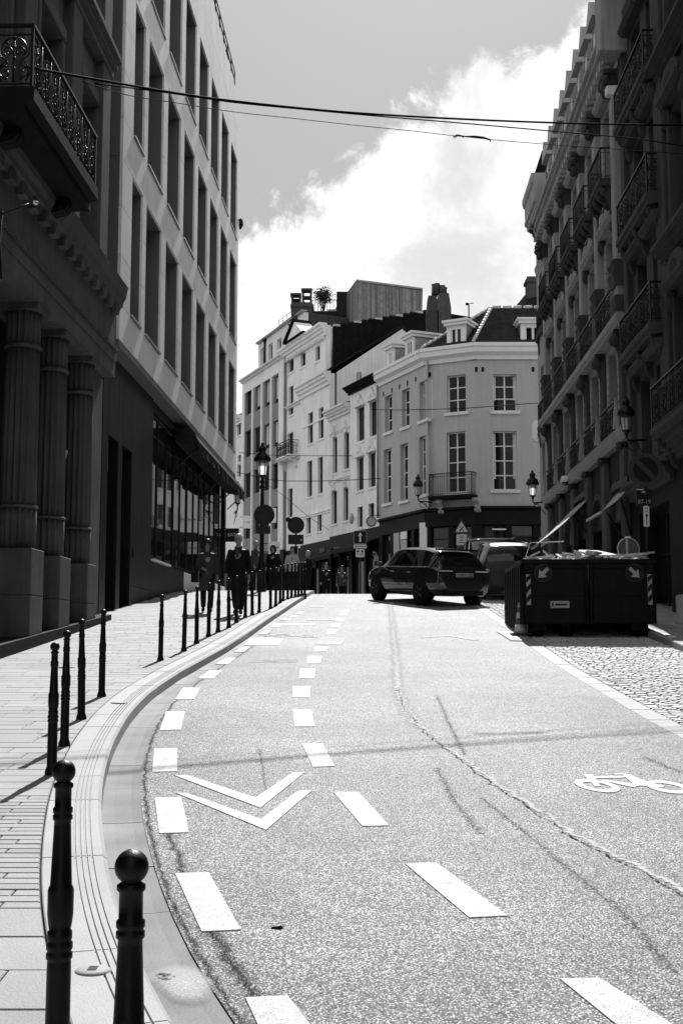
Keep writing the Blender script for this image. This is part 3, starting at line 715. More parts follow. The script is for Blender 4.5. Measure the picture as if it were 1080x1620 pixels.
for c, d in ((zB, SILLS[0]), (SILLS[0] + WH, SILLS[1]), (SILLS[1] + WH, SILLS[2]), (SILLS[2] + WH, SILLS[2] + WH + 1.45), (SILLS[2] + WH + 1.45, zT)):
    xs = sorted({X0, X1} | {v for a, b in cols_ for v in (a, b)}); xs2 = []
    for i in range(len(xs) - 1):
        xs2.append(xs[i])
        if xs[i+1] - xs[i] > 1.9: xs2.append((xs[i] + xs[i+1]) / 2)
    xs2.append(X1)
    for i in range(len(xs2) - 1): panel(xs2[i], xs2[i+1], c, d)
for a, b, c, d in holes:
    w_ = window(FL, off_b, (a, b, c, d), 0.50, 1 if b - a < 1.5 else 2, (), 'iron_soft', 0.05, 'glass')
    FL.b(MB().box(a + 0.02, b - 0.02, -0.05, 0.10, c + 0.003, c + 0.05), 'sill', 'steel', w_)
FL.b(MB().box(X0 + 0.02, X1 - 0.02, 0.6, 14, 6.0, zT - 0.1), 'core', 'grey_render', off_b)
FL.b(MB().box(X0 + 0.02, X1 - 0.02, 0.075, 0.6, zT - 0.02, zT + 0.03), 'coping', 'zinc', off_b)
FL.b(MB().box(X0 + 0.005, X1 - 0.005, 0.003, 0.9, zB - 0.16, zB + 0.001), 'soffit', 'office_stone_shaded', off_b)
for c, d in ((zB, 13.4), (13.4, 18.0), (18.0, 22.0), (22.0, zT)):   # return side of the block, towards the camera
    FL.b(MB().box(X0 - 0.04, X0 + 0.015, 0.08, 0.9, c + g, d - g), 'stone_panel', 'office_stone_shaded', off_b)
rl = MB()
for k in range(9):
    xx = 39.5 + 1.2 * k; rl.tube([(xx, 0.12, zT - 0.05), (xx, 0.12, zT + 1.05)], 0.025, 6)
for zz in (0.35, 0.7, 1.05): rl.tube([(39.5, 0.12, zT + zz), (49.1, 0.12, zT + zz)], 0.025, 6)
FL.b(rl, 'roof_railing', 'iron_soft', off_b)
FL.b(MB().box(46.6, 47.3, 0.15, 0.42, zT + 0.03, zT + 0.75), 'roof_floodlight', 'iron_soft', off_b)
FL.b(MB().tube([(49.8, 0.0, 20.1), (49.8, -0.12, 20.15), (49.8, -0.14, 19.9), (49.8, -0.1, 19.7)], [0.03, 0.09, 0.11, 0.04], 8), 'wall_camera', 'iron', off_b)
# ground floor, set back, dark stone with two doors and the shop front
yb = 0.35; gz = lambda x: zr(x) + PAVE
DW = [(27.95, 29.05), (29.5, 30.65)]; z0d = 1.9
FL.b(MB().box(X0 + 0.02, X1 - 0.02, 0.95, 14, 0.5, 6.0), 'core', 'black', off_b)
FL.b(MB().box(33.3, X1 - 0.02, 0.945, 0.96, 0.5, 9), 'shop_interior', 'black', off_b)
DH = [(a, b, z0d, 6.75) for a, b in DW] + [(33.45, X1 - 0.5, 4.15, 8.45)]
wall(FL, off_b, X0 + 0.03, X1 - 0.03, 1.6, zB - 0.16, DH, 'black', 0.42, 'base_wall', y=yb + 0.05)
xs = [X0 + 0.03, 27.95, 29.05, 29.5, 30.65, 32.1, 33.45]
for i in range(len(xs) - 1):
    for c, d in ((1.7, 3.25), (3.25, 5.0), (5.0, 6.75), (6.75, zB - 0.165)):
        if (xs[i], xs[i+1]) in DW and d < 6.8: continue
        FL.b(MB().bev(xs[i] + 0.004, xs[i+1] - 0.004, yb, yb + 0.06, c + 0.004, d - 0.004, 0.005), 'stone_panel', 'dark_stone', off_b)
xx = 33.45
while xx < X1 - 0.6:
    e = min(xx + 1.9, X1 - 0.5); FL.b(MB().bev(xx + 0.004, e - 0.004, yb, yb + 0.06, 1.7, 4.12, 0.005), 'plinth_panel', 'office_stone' if xx > 38 else 'dark_stone', off_b); xx = e
for a, b in DW:
    dr = FL.b(MB().box(a + 0.02, b - 0.02, yb + 0.36, yb + 0.42, z0d, 6.73), 'door', 'black_gloss', off_b)
    FL.b(MB().tube([(b - 0.2, yb + 0.33, gz(a) + 0.9), (b - 0.2, yb + 0.29, gz(a) + 0.95), (b - 0.2, yb + 0.29, gz(a) + 1.5), (b - 0.2, yb + 0.33, gz(a) + 1.55)], 0.015, 6), 'handle', 'steel', dr)
k = 0; xx = 33.5
while xx < X1 - 1.0:
    w_ = 1.35 if k % 3 else 1.2; zb_ = 4.2 if k not in (2,) else 3.5
    window(FL, off_b, (xx, min(xx + w_, X1 - 0.55), zb_, 8.40), yb + 0.10, 1, (0.86,), 'black', 0.05, 'glass_shop', split=True, name='shop_window'); xx += w_ + 0.05; k += 1
FL.b(MB().box(33.5, 36.2, yb - 0.10, yb + 0.09, 4.09, 4.15), 'window_ledge', 'office_stone', off_b)
FL.b(MB().box(30.95, 31.15, yb - 0.03, yb - 0.001, 4.0, 4.25), 'door_bell_panel', 'sign_dark', off_b)
aw = thing('folded_awning', 'long black awning folded along the top of the office shopfront', 'awning', tuple(FL.wp(37, 0, 7.9)))
FL.b(MB().prx([(0.34, 8.55), (-0.05, 8.55), (-0.32, 8.35), (-0.42, 8.12), (-0.3, 7.98), (0.34, 8.1)], 36.9, X1 - 0.2), 'awning_case', 'awning', aw)
fl_ = MB(); nn = 60
fl_.strip([(36.95 + 12.7 * i / nn, -0.40 + 0.03 * math.sin(i * 1.7), 8.10) for i in range(nn + 1)], [(36.95 + 12.7 * i / nn, -0.42 + 0.06 * math.sin(i * 1.1), 7.72 + 0.05 * math.sin(i * 0.9)) for i in range(nn + 1)])
FL.b(fl_, 'valance', 'awning', aw)
for xx in (37.4, 40.6, 43.8, 47.2, 49.6): FL.b(MB().tube([(xx, 0.3, 7.4), (xx - 0.1, -0.2, 7.85), (xx + 0.1, -0.38, 8.05)], 0.025, 6), 'awning_arm', 'iron', aw)
# ================================================================== LEFT: columned building (near, dark)
lb = thing('columned_building', 'sooty stone building with fluted columns and ornate iron balcony at the left edge', 'building', tuple(FL.wp(24, 0, zr(24))))
E1 = 25.75
WN = [(14.2, 15.6), (17.4, 18.8), (20.6, 22.0), (23.6, 24.9)]
hl = [(a, b, z, z + 3.3) for a, b in WN for z in (10.2, 15.4, 20.2)]
wall(FL, lb, -40, E1, 8.2, 24.5, hl, 'soot_stone', 0.35, 'wall', y=0.12)
wall(FL, lb, -40, E1, -3, 8.2, [(13.2, 19.35, 1.75, 7.1)], 'near_black_stone', 0.5, 'base_wall', y=0.75)
body(FL, lb, -40, E1, -3, 24.4, 14, 'near_black_stone', y=1.32)
for h in hl: window(FL, lb, h, 0.42, 2, (0.28, 0.70), 'soot_stone', 0.08, 'glass', split=True, blind=0.97 if h[0] == 17.4 and h[2] == 10.2 else None)
for xc in (12.9, 16.5, 19.7, 22.8, 25.35):         # pilasters of the upper floors
    FL.b(MB().bev(xc - 0.36, xc + 0.36, -0.06, 0.14, 9.72, 24.4, 0.02), 'pilaster', 'soot_stone', lb)
for a, b in WN:
    for z in (10.2, 15.4): FL.b(MB().bev(a - 0.2, a - 0.02, 0.02, 0.13, z, z + 3.3, 0.02).bev(b + 0.02, b + 0.2, 0.02, 0.13, z, z + 3.3, 0.02).bev(a - 0.2, b + 0.2, 0.0, 0.13, z + 3.32, z + 3.6, 0.02), 'window_surround', 'soot_stone', lb)
for z in (14.6, 19.6): mould(FL, lb, -40, E1 + 0.05, steps(z, z + 0.45, 0.28, 3, 0.13), 'soot_stone', 'string_course')
# entablature over the columns
mould(FL, lb, -40, E1, [(0.9, 7.62), (-0.28, 7.62), (-0.28, 7.95), (-0.31, 7.96), (-0.31, 8.16), (0.9, 8.16)], 'soot_stone', 'architrave')
bd = MB(); xx = 12.0
while xx < E1 - 0.1: bd.box(xx, xx + 0.085, -0.35, -0.305, 8.175, 8.25); xx += 0.125
FL.b(bd, 'bead_row', 'soot_stone', lb)['kind'] = 'stuff'
mould(FL, lb, -40, E1, [(0.1, 8.162), (-0.30, 8.162), (-0.33, 8.26), (-0.26, 8.28), (-0.26, 9.1), (0.1, 9.1)], 'soot_stone', 'frieze')
mould(FL, lb, -40, E1 + 0.1, [(0.1, 9.102), (-0.32, 9.102), (-0.36, 9.2), (-0.40, 9.24), (-0.42, 9.34), (-0.47, 9.42), (-0.49, 9.55), (-0.52, 9.68), (0.1, 9.72)], 'soot_stone', 'cornice')
xx = 12.3
while xx < E1 - 0.2: FL.b(MB().bev(xx, xx + 0.26, -0.40, -0.25, 8.98, 9.22, 0.03), 'modillion', 'soot_stone', lb); xx += 0.62
def column(xc):
    yc = 0.10; r0 = 0.31; zb_ = 3.35; zt_ = 7.5
    o = FL.b(MB().lathe([(r0 * 1.0, zb_ + 0.75), (r0 * 0.99, 5.6), (r0 * 0.95, 6.85)], 96, (xc, yc, 0), True, 0.2, 16), 'column_shaft', 'soot_stone', lb)
    FL.b(MB().lathe([(r0 * 1.03, zb_), (r0 * 1.03, zb_ + 0.70)], 96, (xc, yc, 0), True, 0.2, 16).lathe([(r0 * 1.06, zb_ + 0.70), (r0 * 1.1, zb_ + 0.72), (r0 * 1.06, zb_ + 0.75)], 24, (xc, yc, 0)), 'column_foot', 'soot_stone', o)
    FL.b(MB().lathe([(r0 * 0.97, 6.93), (r0 * 0.97, 7.4), (r0 * 1.06, 7.5)], 96, (xc, yc, 0), True, 0.22, 16).lathe([(r0 * 0.98, 6.85), (r0 * 1.06, 6.87), (r0 * 1.06, 6.91), (r0 * 0.98, 6.93)], 24, (xc, yc, 0)), 'capital', 'soot_stone', o)
    FL.b(MB().box(xc - 0.36, xc + 0.36, yc - 0.36, yc + 0.36, 7.502, 7.618), 'abacus', 'soot_stone', o)
    zz = gz(xc) - 0.15
    for c, d in ((zz, 2.55), (2.56, zb_ - 0.004)):
        FL.b(MB().bev(xc - 0.37, xc + 0.37, yc - 0.37, yc + 0.5, c, d, 0.012), 'pedestal_block', 'soot_stone', o)
for xc in (20.3, 22.1, 24.15): column(xc)
FL.b(MB().bev(24.75, E1, -0.02, 0.8, 1.7, 7.6, 0.02), 'corner_pier', 'soot_stone', lb)
window(FL, lb, (13.3, 19.3, 1.85, 7.05), 0.95, 3, (0.55,), 'ornate_stone', 0.12, 'glass', split=True, name='shop_window')
for xx, ww in ((19.36, 0.12), (19.52, 0.08)): FL.b(MB().bev(xx, xx + ww, 0.55, 0.76, 1.8, 7.3, 0.02), 'window_jamb', 'ornate_stone', lb)
FL.b(MB().box(-40, E1, -0.30, 0.76, -4, 0.5).prx([(0.76, 0.5), (-0.30, 0.5), (-0.30, 1.95), (0.76, 1.95)], 14, 14.01), 'plinth', 'near_black_stone', lb)
stp = MB().hexa([(12, -0.32, zr(12) - 0.3), (E1, -0.32, zr(E1) - 0.3), (E1, 0.76, zr(E1) - 0.3), (12, 0.76, zr(12) - 0.3)], [(12, -0.32, gz(12) + 0.17), (E1, -0.32, gz(E1) + 0.12), (E1, 0.76, gz(E1) + 0.12), (12, 0.76, gz(12) + 0.17)])
FL.b(stp, 'step', 'near_black_stone', lb)
balcony(FL, lb, 16.75, 20.75, 9.95, 1.15, 1.0, 'near_black_stone', True, 0, panels=8, th=0.42, y=0.1)
for xb in (17.3, 20.2): console(FL, lb, xb, 9.5, 0.8, 0.75, 'near_black_stone', 0.1, 0.3)
# wall lantern bowl between the columns
wlb = thing('bowl_wall_lamp', 'pale half-bowl wall lamp between the second and third fluted columns', 'lamp', tuple(FL.wp(23.2, 0.4, 5.5)))
FL.b(MB().lathe([(0.001, 5.2), (0.12, 5.22), (0.2, 5.32), (0.25, 5.5), (0.26, 5.56), (0.22, 5.56)], 20, (23.25, 0.32, 0)), 'bowl', 'sign_grey', wlb)
FL.b(MB().box(23.15, 23.35, 0.32, 0.76, 5.3, 5.5), 'bracket', 'soot_stone', wlb)
# downpipe in the joint between the two buildings
dp = thing('downpipe', 'dark rainwater pipe in the joint between columned building and office block', 'pipe', tuple(FL.wp(26.5, 0.2, zr(26))))
FL.b(MB().box(E1 + 0.06, X0 - 0.045, 0.5, 10, -1, 24), 'back_panel', 'near_black_stone', dp)
FL.b(MB().tube([(26.1, 0.2, 1.6), (26.1, 0.2, 24)], 0.075, 10), 'pipe_run', 'near_black_stone', dp)
for z in (4.0, 7.5, 11, 14.5, 18, 21.5): FL.b(MB().tube([(26.1, 0.2, z), (26.1, 0.2, z + 0.09)], 0.10, 10), 'pipe_collar', 'near_black_stone', dp)
FL.b(MB().box(26.25, 26.65, 0.0, 0.3, 8.55, 9.0), 'junction_box', 'sign_grey', dp)
# arm of a lamp reaching in at the left edge
la = thing('bracket_lamp', 'thin black bracket arm with small lamp reaching in at the left edge', 'lamp', tuple(at(0, 340, 15.0)))
Mq = Matrix()
MB().tube([at(-60, 338, 15), at(6, 338, 15), at(30, 328, 15.1), at(52, 321, 15.2)], 0.016, 6).build('arm', 'iron', la, Mq)
MB().ball(at(54, 321, 15.2), 0.05, 8, 6, (1.4, 1, 0.6)).build('lamp_head', 'chrome', la, Mq)
MB().tube([at(-30, 300, 15), at(2, 334, 15), at(-2, 380, 15.0), at(2, 440, 15.0), at(-60, 450, 15)], 0.03, 6).build('bracket', 'iron', la, Mq)
# ================================================================== FAR ROW: houses on the right-hand side where the street bends left
aF = R(-67.2); FF = Fr(4.1, 62, 3.66, aF)
def z3(x, y): return 340 + x * 0.25926, 440 + y * 0.2592
def z4(x, y): return 580 + x * 0.26852, 440 + y * 0.2686
def rect(fr, q, off=0.0, z=z3):
    xa, xb, ya, yb = q; mx, my = (xa + xb) / 2, (ya + yb) / 2
    x0 = fr.P(*z(xa, my), off)[0]; x1 = fr.P(*z(xb, my), off)[0]; z1 = fr.P(*z(mx, ya), off)[1]; z0 = fr.P(*z(mx, yb), off)[1]
    return (x0, x1, z0, z1)
def house(name, label, x0, x1, ztop, holes, m, y=0.0, depth=9.0, roof=2.6, roofm='tile', cor=0.35, corm=None, base=4.5, shop='shop_dark', fm='iron_soft', reveal=0.2, sill=0.05, rows=(0.66,), cols=2, blinds=()):
    t = thing(name, label, 'house', tuple(FF.wp((x0 + x1) / 2, y, 0)))
    wall(FF, t, x0, x1, base, ztop, holes, m, reveal, y=y)
    body(FF, t, x0, x1, 0, ztop - 0.02, depth, m, y=y + 0.5)
    for i, h in enumerate(holes): window(FF, t, h, y + reveal - 0.02, cols, rows, fm, 0.05, 'glass', sill=None, blind=0.8 if i in blinds else None)
    for h in holes:
        if sill: FF.b(MB().box(h[0] - 0.1, h[1] + 0.1, y - sill, y + 0.1, h[2] - 0.13, h[2] - 0.004), 'sill', m, t)
    if cor: mould(FF, t, x0 - 0.06, x1 + 0.06, [(a + y, b) for a, b in steps(ztop - cor, ztop + 0.12, 0.5, 4)], corm or m)
    if roof: FF.b(MB().prx([(y - 0.35, ztop + 0.13), (y + depth, ztop + 0.13), (y + depth / 2, ztop + 0.13 + roof)], x0 + 0.01, x1 - 0.01), 'roof', roofm, t)
    # shop front: dark piers, fascia, glass
    if base:
        FF.b(MB().box(x0, x1, y + 0.02, y + 0.5, base - 0.75, base - 0.003), 'shop_fascia', shop, t)
        n = max(2, int((x1 - x0) / 1.6))
        for k in range(n + 1):
            xx = x0 + (x1 - x0 - 0.25) * k / n; FF.b(MB().box(xx, xx + 0.25, y + 0.0, y + 0.5, 0, base - 0.753), 'pier', shop, t)
            if k < n: window(FF, t, (xx + 0.26, xx + (x1 - x0 - 0.25) / n - 0.01, 0.35, base - 0.76), y + 0.2, 1, (0.8,), 'black', 0.05, 'glass_shop', name='shop_window')
    return t
def crest(fr, parent, h, m, y=0.0, s=1.0):          # small pointed ornament over a window
    c = (h[0] + h[1]) / 2; w = (h[1] - h[0]) * 0.62 * s; z = h[3]
    mb = MB().pry([(c - w, z + 0.08), (c - w * 0.8, z + 0.3), (c - w * 0.35, z + 0.42), (c - w * 0.25, z + 0.62), (c, z + 0.8), (c + w * 0.25, z + 0.62), (c + w * 0.35, z + 0.42), (c + w * 0.8, z + 0.3), (c + w, z + 0.08)], y - 0.14, y + 0.02)
    mb.ball((c, y - 0.15, z + 0.36), 0.13, 8, 5, (1, 0.6, 1)); mb.box(c - w * 1.1, c + w * 1.1, y - 0.17, y + 0.02, z + 0.02, z + 0.079)
    return fr.b(mb, 'window_crest', m, parent)
# ---- house with crested windows (next to the corner house)
hF = [rect(FF, q) for q in ((865,910,785,995), (942,985,750,965), (865,905,1095,1295), (937,978,1065,1275))] + [rect(FF, (868,900,1395,1520)), rect(FF, (935,970,1375,1500))]
tF = house('terraced_house', 'white house with pointed crests over its windows, next to the grey corner house', -9.25, -4.95, 13.4, hF, 'white_render', base=4.75, corm='slate', cor=0.3, roof=2.0)
for h in hF[:4]: crest(FF, tF, h, 'white_render_b')
# ---- low white house
hE = [rect(FF, q) for q in ((718,745,975,1190), (787,817,945,1165), (712,743,1300,1500), (783,812,1280,1480))]
tE = house('terraced_house', 'lowest white house of the row with plain parapet, two windows wide', -12.5, -9.27, 12.55, hE, 'white_render_b', base=4.75, roof=1.2, cor=0.5)
for h in hE: crest(FF, tE, (h[0] + 0.2, h[1] - 0.2, h[2], h[3]), 'white_render_b', 0.0, 0.8)
mould(FF, tE, -12.5, -9.27, steps(8.05, 8.25, 0.12, 2), 'white_render_b', 'string_course'); mould(FF, tE, -12.5, -9.27, steps(11.1, 11.25, 0.08, 2), 'white_render_b', 'string_course')
# ---- taller plain house with the big white gable
hD = [rect(FF, q) for q in ((567,597,820,1010), (632,662,790,980), (562,592,1115,1335), (628,657,1093,1315), (558,584,1440,1560), (624,650,1425,1545))]
tD = house('terraced_house', 'tall plain white house with a heavy cornice and big white side gable', -17.7, -12.52, 15.2, hD, 'white_render', base=4.6, roof=0, cor=0.75, depth=10)
mould(FF, tD, -17.7, -12.52, steps(6.3, 6.5, 0.1, 2), 'white_render', 'string_course'); mould(FF, tD, -17.3, -12.9, steps(12.4, 12.5, 0.05, 1), 'white_render', 'string_course')
gb = MB().hexa([(-12.66, y_, z_) for y_, z_ in ((0.5, 8), (10, 8), (10, 15.2), (5.1, 18.6), (0.5, 15.3))], [(-12.50, y_, z_) for y_, z_ in ((0.5, 8), (10, 8), (10, 15.2), (5.1, 18.6), (0.5, 15.3))])
FF.b(gb, 'side_gable', 'white_render', tD)
FF.b(MB().prx([(0.0, 15.33), (5.1, 18.66), (10.2, 15.2), (10.2, 15.36), (5.1, 18.86), (0.0, 15.5)], -17.6, -12.42), 'roof', 'tile', tD)
FF.b(MB().tube([(-12.42, 2.0, 12.6), (-12.42, 2.0, 15.4)], 0.16, 8), 'flue_pipe', 'zinc', tD)
# ---- white house with pediment, set back behind it, slate-hung side
yC = 0.22
CR0, CR1 = FF.P(449, 560, yC)[0], FF.P(515.5, 560, yC)[0]
hC = [rect(FF, q, yC) for q in ((447,480,490,575), (522,552,455,540), (612,640,415,505), (450,478,660,835), (443,477,945,1090), (443,473,1285,1460))]
zC = FF.P(*z3(560, 362), yC)[1]
tC = house('terraced_house', 'white house with small triangular pediment on its cornice and an iron balcony', CR0, CR1, zC, hC, 'white_render', y=yC, base=4.5, roof=0, cor=0.7, depth=11)
CR0, CR1 = FF.P(449, 560, yC)[0], FF.P(515.5, 560, yC)[0]
c0 = FF.P(*z3(445, 430), yC - 0.4)[0]; c1 = FF.P(*z3(548, 370), yC - 0.4)[0]
FF.b(MB().pry([(c0, zC + 0.1), (c1, zC + 0.1), ((c0 + c1) / 2, zC + 1.25)], yC - 0.55, yC + 0.6), 'pediment', 'white_render', tC)
FF.b(MB().prx([(yC - 0.65, zC + 0.1), (yC - 0.65, zC + 0.2)] + [(yC + 0.7, zC + 0.2), (yC + 0.7, zC + 0.1)], c0 - 0.2, c1 + 0.2).hexa([(c0 - 0.25, yC - 0.7, zC + 0.12), ((c0 + c1) / 2, yC - 0.7, zC + 1.28), ((c0 + c1) / 2, yC + 0.7, zC + 1.28), (c0 - 0.25, yC + 0.7, zC + 0.12)], [(c0 - 0.25, yC - 0.7, zC + 0.3), ((c0 + c1) / 2, yC - 0.7, zC + 1.46), ((c0 + c1) / 2, yC + 0.7, zC + 1.46), (c0 - 0.25, yC + 0.7, zC + 0.3)]), 'pediment_moulding', 'slate', tC)
nd = MB(); xx = CR0 + 0.1
while xx < CR1 - 0.2: nd.box(xx, xx + 0.16, yC - 0.24, yC - 0.02, zC - 0.92, zC - 0.72); xx += 0.36
FF.b(nd, 'dentil_row', 'white_render_b', tC)['kind'] = 'stuff'
for z in (zC - 4.3, 10.6): mould(FF, tC, CR0, CR1, [(a + yC, b) for a, b in steps(z, z + 0.22, 0.2, 2)], 'white_render_b', 'string_course')
zb_ = hC[4][2]
balcony(FF, tC, hC[4][0] - 0.5, hC[4][1] + 1.0, zb_ - 0.05, 0.7, 1.0, 'white_render_b', True, 2, y=yC)
sw = [(yC + 0.45, 13), (12.0, 13), (12.0, zC + 1.6), (7.6, zC + 1.75), (yC + 0.45, zC - 0.1)]
FF.b(MB().prx(sw, CR1 + 0.005, CR1 + 0.14), 'slate_side_wall', 'slate', tC)
for k in range(14):
    yy = yC + 0.5 + 0.5 * k; zz = zC - 0.08 + 1.83 * min(1.0, (yy - yC - 0.45) / (7.15 - 0.0)); FF.b(MB().box(CR1 - 0.05, CR1 + 0.2, yy, yy + 0.42, zz, zz + 0.14), 'ridge_tile', 'tile_pale' if k % 3 == 0 else 'tile', tC)
# ---- grey building with white fins
B0, B1 = -30.2, -20.97
rowsB = [((188,225,675,830), (245,283,650,805), (302,342,622,780), (360,400,592,760)), ((183,222,930,1090), (238,277,910,1065), (298,340,890,1040), (355,398,865,1025)), ((180,218,1190,1340), (236,276,1165,1310), (293,335,1150,1295), (350,394,1130,1285)), ((178,216,1450,1590), (235,275,1430,1560), (292,333,1410,1545), (349,392,1395,1530))]
hB = [rect(FF, q) for r_ in rowsB for q in r_]; zBt = 18.1
tB = house('office_house', 'grey flat-fronted building with thin white vertical fins and an attic storey', B0, B1, zBt, hB, 'grey_render', base=4.6, roof=0, cor=0, reveal=0.2, fm='black', cols=3, rows=(), sill=0, blinds=(1, 2, 3, 6, 7))
FF.b(MB().box(B0, B1, -0.05, -0.003, zBt - 0.85, zBt), 'top_band', 'white_render', tB); mould(FF, tB, B0, B1, steps(zBt + 0.004, zBt + 0.25, 0.4, 2), 'white_render_b')
for q in (232, 288, 345, 405): xx = FF.P(*z3(q, 1000))[0]; FF.b(MB().box(xx - 0.12, xx + 0.12, -0.10, -0.003, 4.6, zBt - 0.86), 'fin', 'white_render', tB)
for xa, xb in ((B0, B0 + 0.5), (B1 - 0.9, B1)): FF.b(MB().box(xa, xb, -0.08, -0.004, 4.6, zBt - 0.86), 'end_pier', 'white_render', tB)
yA = 1.1; hA = [rect(FF, q, yA) for q in ((278,305,425,555), (325,352,400,530), (378,405,370,500), (430,465,340,410), (487,520,310,345))]
zA = FF.P(*z3(400, 308), yA)[1]; xa0 = FF.P(*z3(265, 450), yA)[0]; xa1 = FF.P(*z3(541, 280), yA)[0]
hA = [(a, b, max(c, zBt + 0.5), min(d, zA - 0.4)) for a, b, c, d in hA]
wall(FF, tB, xa0, xa1, zBt + 0.02, zA, hA, 'white_render_b', 0.2, 'attic_wall', y=yA); body(FF, tB, xa0, xa1, zBt + 0.02, zA - 0.02, 9, 'brick', y=yA + 0.4, name='attic_core')
for h in hA: window(FF, tB, h, yA + 0.18, 2, (), 'white_wood', 0.07, 'glass')
mould(FF, tB, xa0 - 0.1, xa1 + 0.1, [(yA + 0.05, zA + 0.004), (yA - 0.2, zA + 0.004), (yA - 0.2, zA + 0.14), (yA + 0.3, zA + 0.14)], 'zinc', 'gutter')
for q, qa, qb in ((310, 375, 520), (468, 285, 410)): xx, zl = FF.P(*z3(q, qb), yA); zA_ = FF.P(*z3(q, qa), yA)[1]; FF.b(MB().tube([(xx, yA - 0.1, zl), (xx, yA - 0.1, zA_ - 0.31)], 0.08, 6).tube([(xx, yA - 0.1, zA_ - 0.3), (xx, yA - 0.1, zA_)], [0.08, 0.2], 6), 'rain_hopper', 'iron_soft', tB)
# roof terrace railing, brick parapet, chimney stack with pots, potted tree
tr_ = MB()
for k in range(7): xx = xa0 + 3.0 + 0.9 * k; tr_.tube([(xx, yA + 0.6, zA), (xx, yA + 0.6, zA + 1.2)], 0.02, 5)
for zz in (0.4, 0.8, 1.2): tr_.tube([(xa0 + 3.0, yA + 0.6, zA + zz), (xa0 + 8.4, yA + 0.6, zA + zz)], 0.02, 5)
FF.b(tr_, 'terrace_railing', 'iron_soft', tB)
bw_ = thing('brick_parapet', 'dark brick parapet wall below the timber-clad roof box', 'wall', tuple(at(560, 520, 84)))
p0, p1 = at(480, 502, 84), at(668, 502, 84)
MB().box(p0.x, p1.x, 84, 84.5, at(560, 545, 84).z, at(560, 492, 84).z).build('brickwork', 'brick', bw_, Matrix())
rb_ = MB()
for k in range(34): xx = p0.x + 0.8 + k * 0.23; rb_.tube([(xx, 84.2, p0.z + 0.2), (xx, 84.2, p0.z + 1.35)], 0.02, 4)
rb_.tube([(p0.x + 0.8, 84.2, p0.z + 1.35), (p0.x + 8.4, 84.2, p0.z + 1.35)], 0.04, 5); rb_.build('railing', 'iron_soft', bw_, Matrix())
MB().box(at(519,0,84).x, at(560,0,84).x, 83.9, 84.6, at(0,493,84).z, at(0,490,84).z).build('coping', 'tile_pale', bw_, Matrix())
def pot(mb, x, y, z, h=0.9, r=0.22): mb.lathe([(r, z), (r * 0.85, z + h * 0.85), (r * 1.1, z + h * 0.87), (r * 1.1, z + h), (r * 0.7, z + h)], 10, (x, y, 0))
ch = thing('chimney_stack', 'brick chimney stack with two caged pots on the grey building', 'chimney', tuple(at(477, 490, 82)))
a_, b_ = at(461, 478, 82), at(494, 530, 82)
MB().box(a_.x, b_.x, 82, 83.2, b_.z, a_.z).box(a_.x - 0.08, b_.x + 0.08, 81.92, 83.28, a_.z - 0.35, a_.z - 0.15).build('stack', 'brick', ch, Matrix())
for px, hh in ((468, 0.6), (485, 0.95)):
    c = at(px, 470, 82.5); mb = MB(); r_ = 0.33
    for k in range(4): mb.box(c.x - r_ + (k % 2) * 1.7 * r_, c.x - r_ + (k % 2) * 1.7 * r_ + 0.14, 82.3 + (k // 2) * 0.5, 82.45 + (k // 2) * 0.5, a_.z, a_.z + hh)
    mb.box(c.x - r_ - 0.06, c.x + r_ + 0.06, 82.2, 83.0, a_.z + hh, a_.z + hh + 0.14).box(c.x - r_, c.x + r_, 82.28, 82.95, a_.z + hh * 0.45, a_.z + hh * 0.58)
    if hh > 1: mb.lathe([(0.2, a_.z + hh + 0.14), (0.16, a_.z + hh + 0.7), (0.1, a_.z + hh + 0.9)], 8, (c.x, 82.6, 0))
    mb.build('chimney_pot', 'brick', ch, Matrix())
pt = thing('potted_tree', 'small bushy potted tree on the roof terrace against the sky', 'tree', tuple(at(511, 482, 83)))
c = at(511, 468, 83)
stem = MB()
for k in range(7): stem.tube([(c.x + random.uniform(-.1, .1), 83, c.z - 1.2), (c.x + random.uniform(-.35, .35), 83 + random.uniform(-.3, .3), c.z - 0.3), (c.x + random.uniform(-.7, .7), 83 + random.uniform(-.5, .5), c.z + random.uniform(0.1, 0.6))], [0.04, 0.025, 0.01], 4)
stem.build('trunk', 'leaf', pt, Matrix())
lf = MB()
for k in range(900):
    v = Vector((random.gauss(0, 0.30), random.gauss(0, 0.3), random.gauss(0, 0.26))); q = Vector((c.x, 83, c.z)) + v; a = Vector((random.uniform(-1, 1), random.uniform(-1, 1), random.uniform(-1, 1))).normalized() * 0.09; b = a.cross(Vector((random.uniform(-1, 1), random.uniform(-1, 1), random.uniform(-1, 1)))).normalized() * 0.045
    lf.add([q - a, q + b, q + a, q - b], [(0, 1, 2, 3)])
lf.build('crown', 'leaf', pt, Matrix())
# ---- timber-clad roof box
tx = thing('roof_extension', 'flat-roofed timber-clad box standing on the roofs against the sky', 'building', tuple(at(590, 500, 80)))
k0, k1, k2 = at(564, 445, 80), at(511, 470, 92), at(667, 450, 82); zb_ = at(564, 540, 80).z
def clad(A, B, za, zc, n):
    for k in range(n):
        p, q = A.lerp(B, k / n), A.lerp(B, (k + 0.93) / n); nn_ = Vector((-(B - A).y, (B - A).x, 0)).normalized() * 0.06
        MB().hexa([(p.x, p.y, zb_), (q.x, q.y, zb_), (q.x + nn_.x, q.y + nn_.y, zb_), (p.x + nn_.x, p.y + nn_.y, zb_)], [(p.x, p.y, za + (zc - za) * k / n), (q.x, q.y, za + (zc - za) * (k + 1) / n), (q.x + nn_.x, q.y + nn_.y, za + (zc - za) * (k + 1) / n), (p.x + nn_.x, p.y + nn_.y, za + (zc - za) * k / n)]).build('cladding_board', 'timber', tx, Matrix())
ztp = k0.z
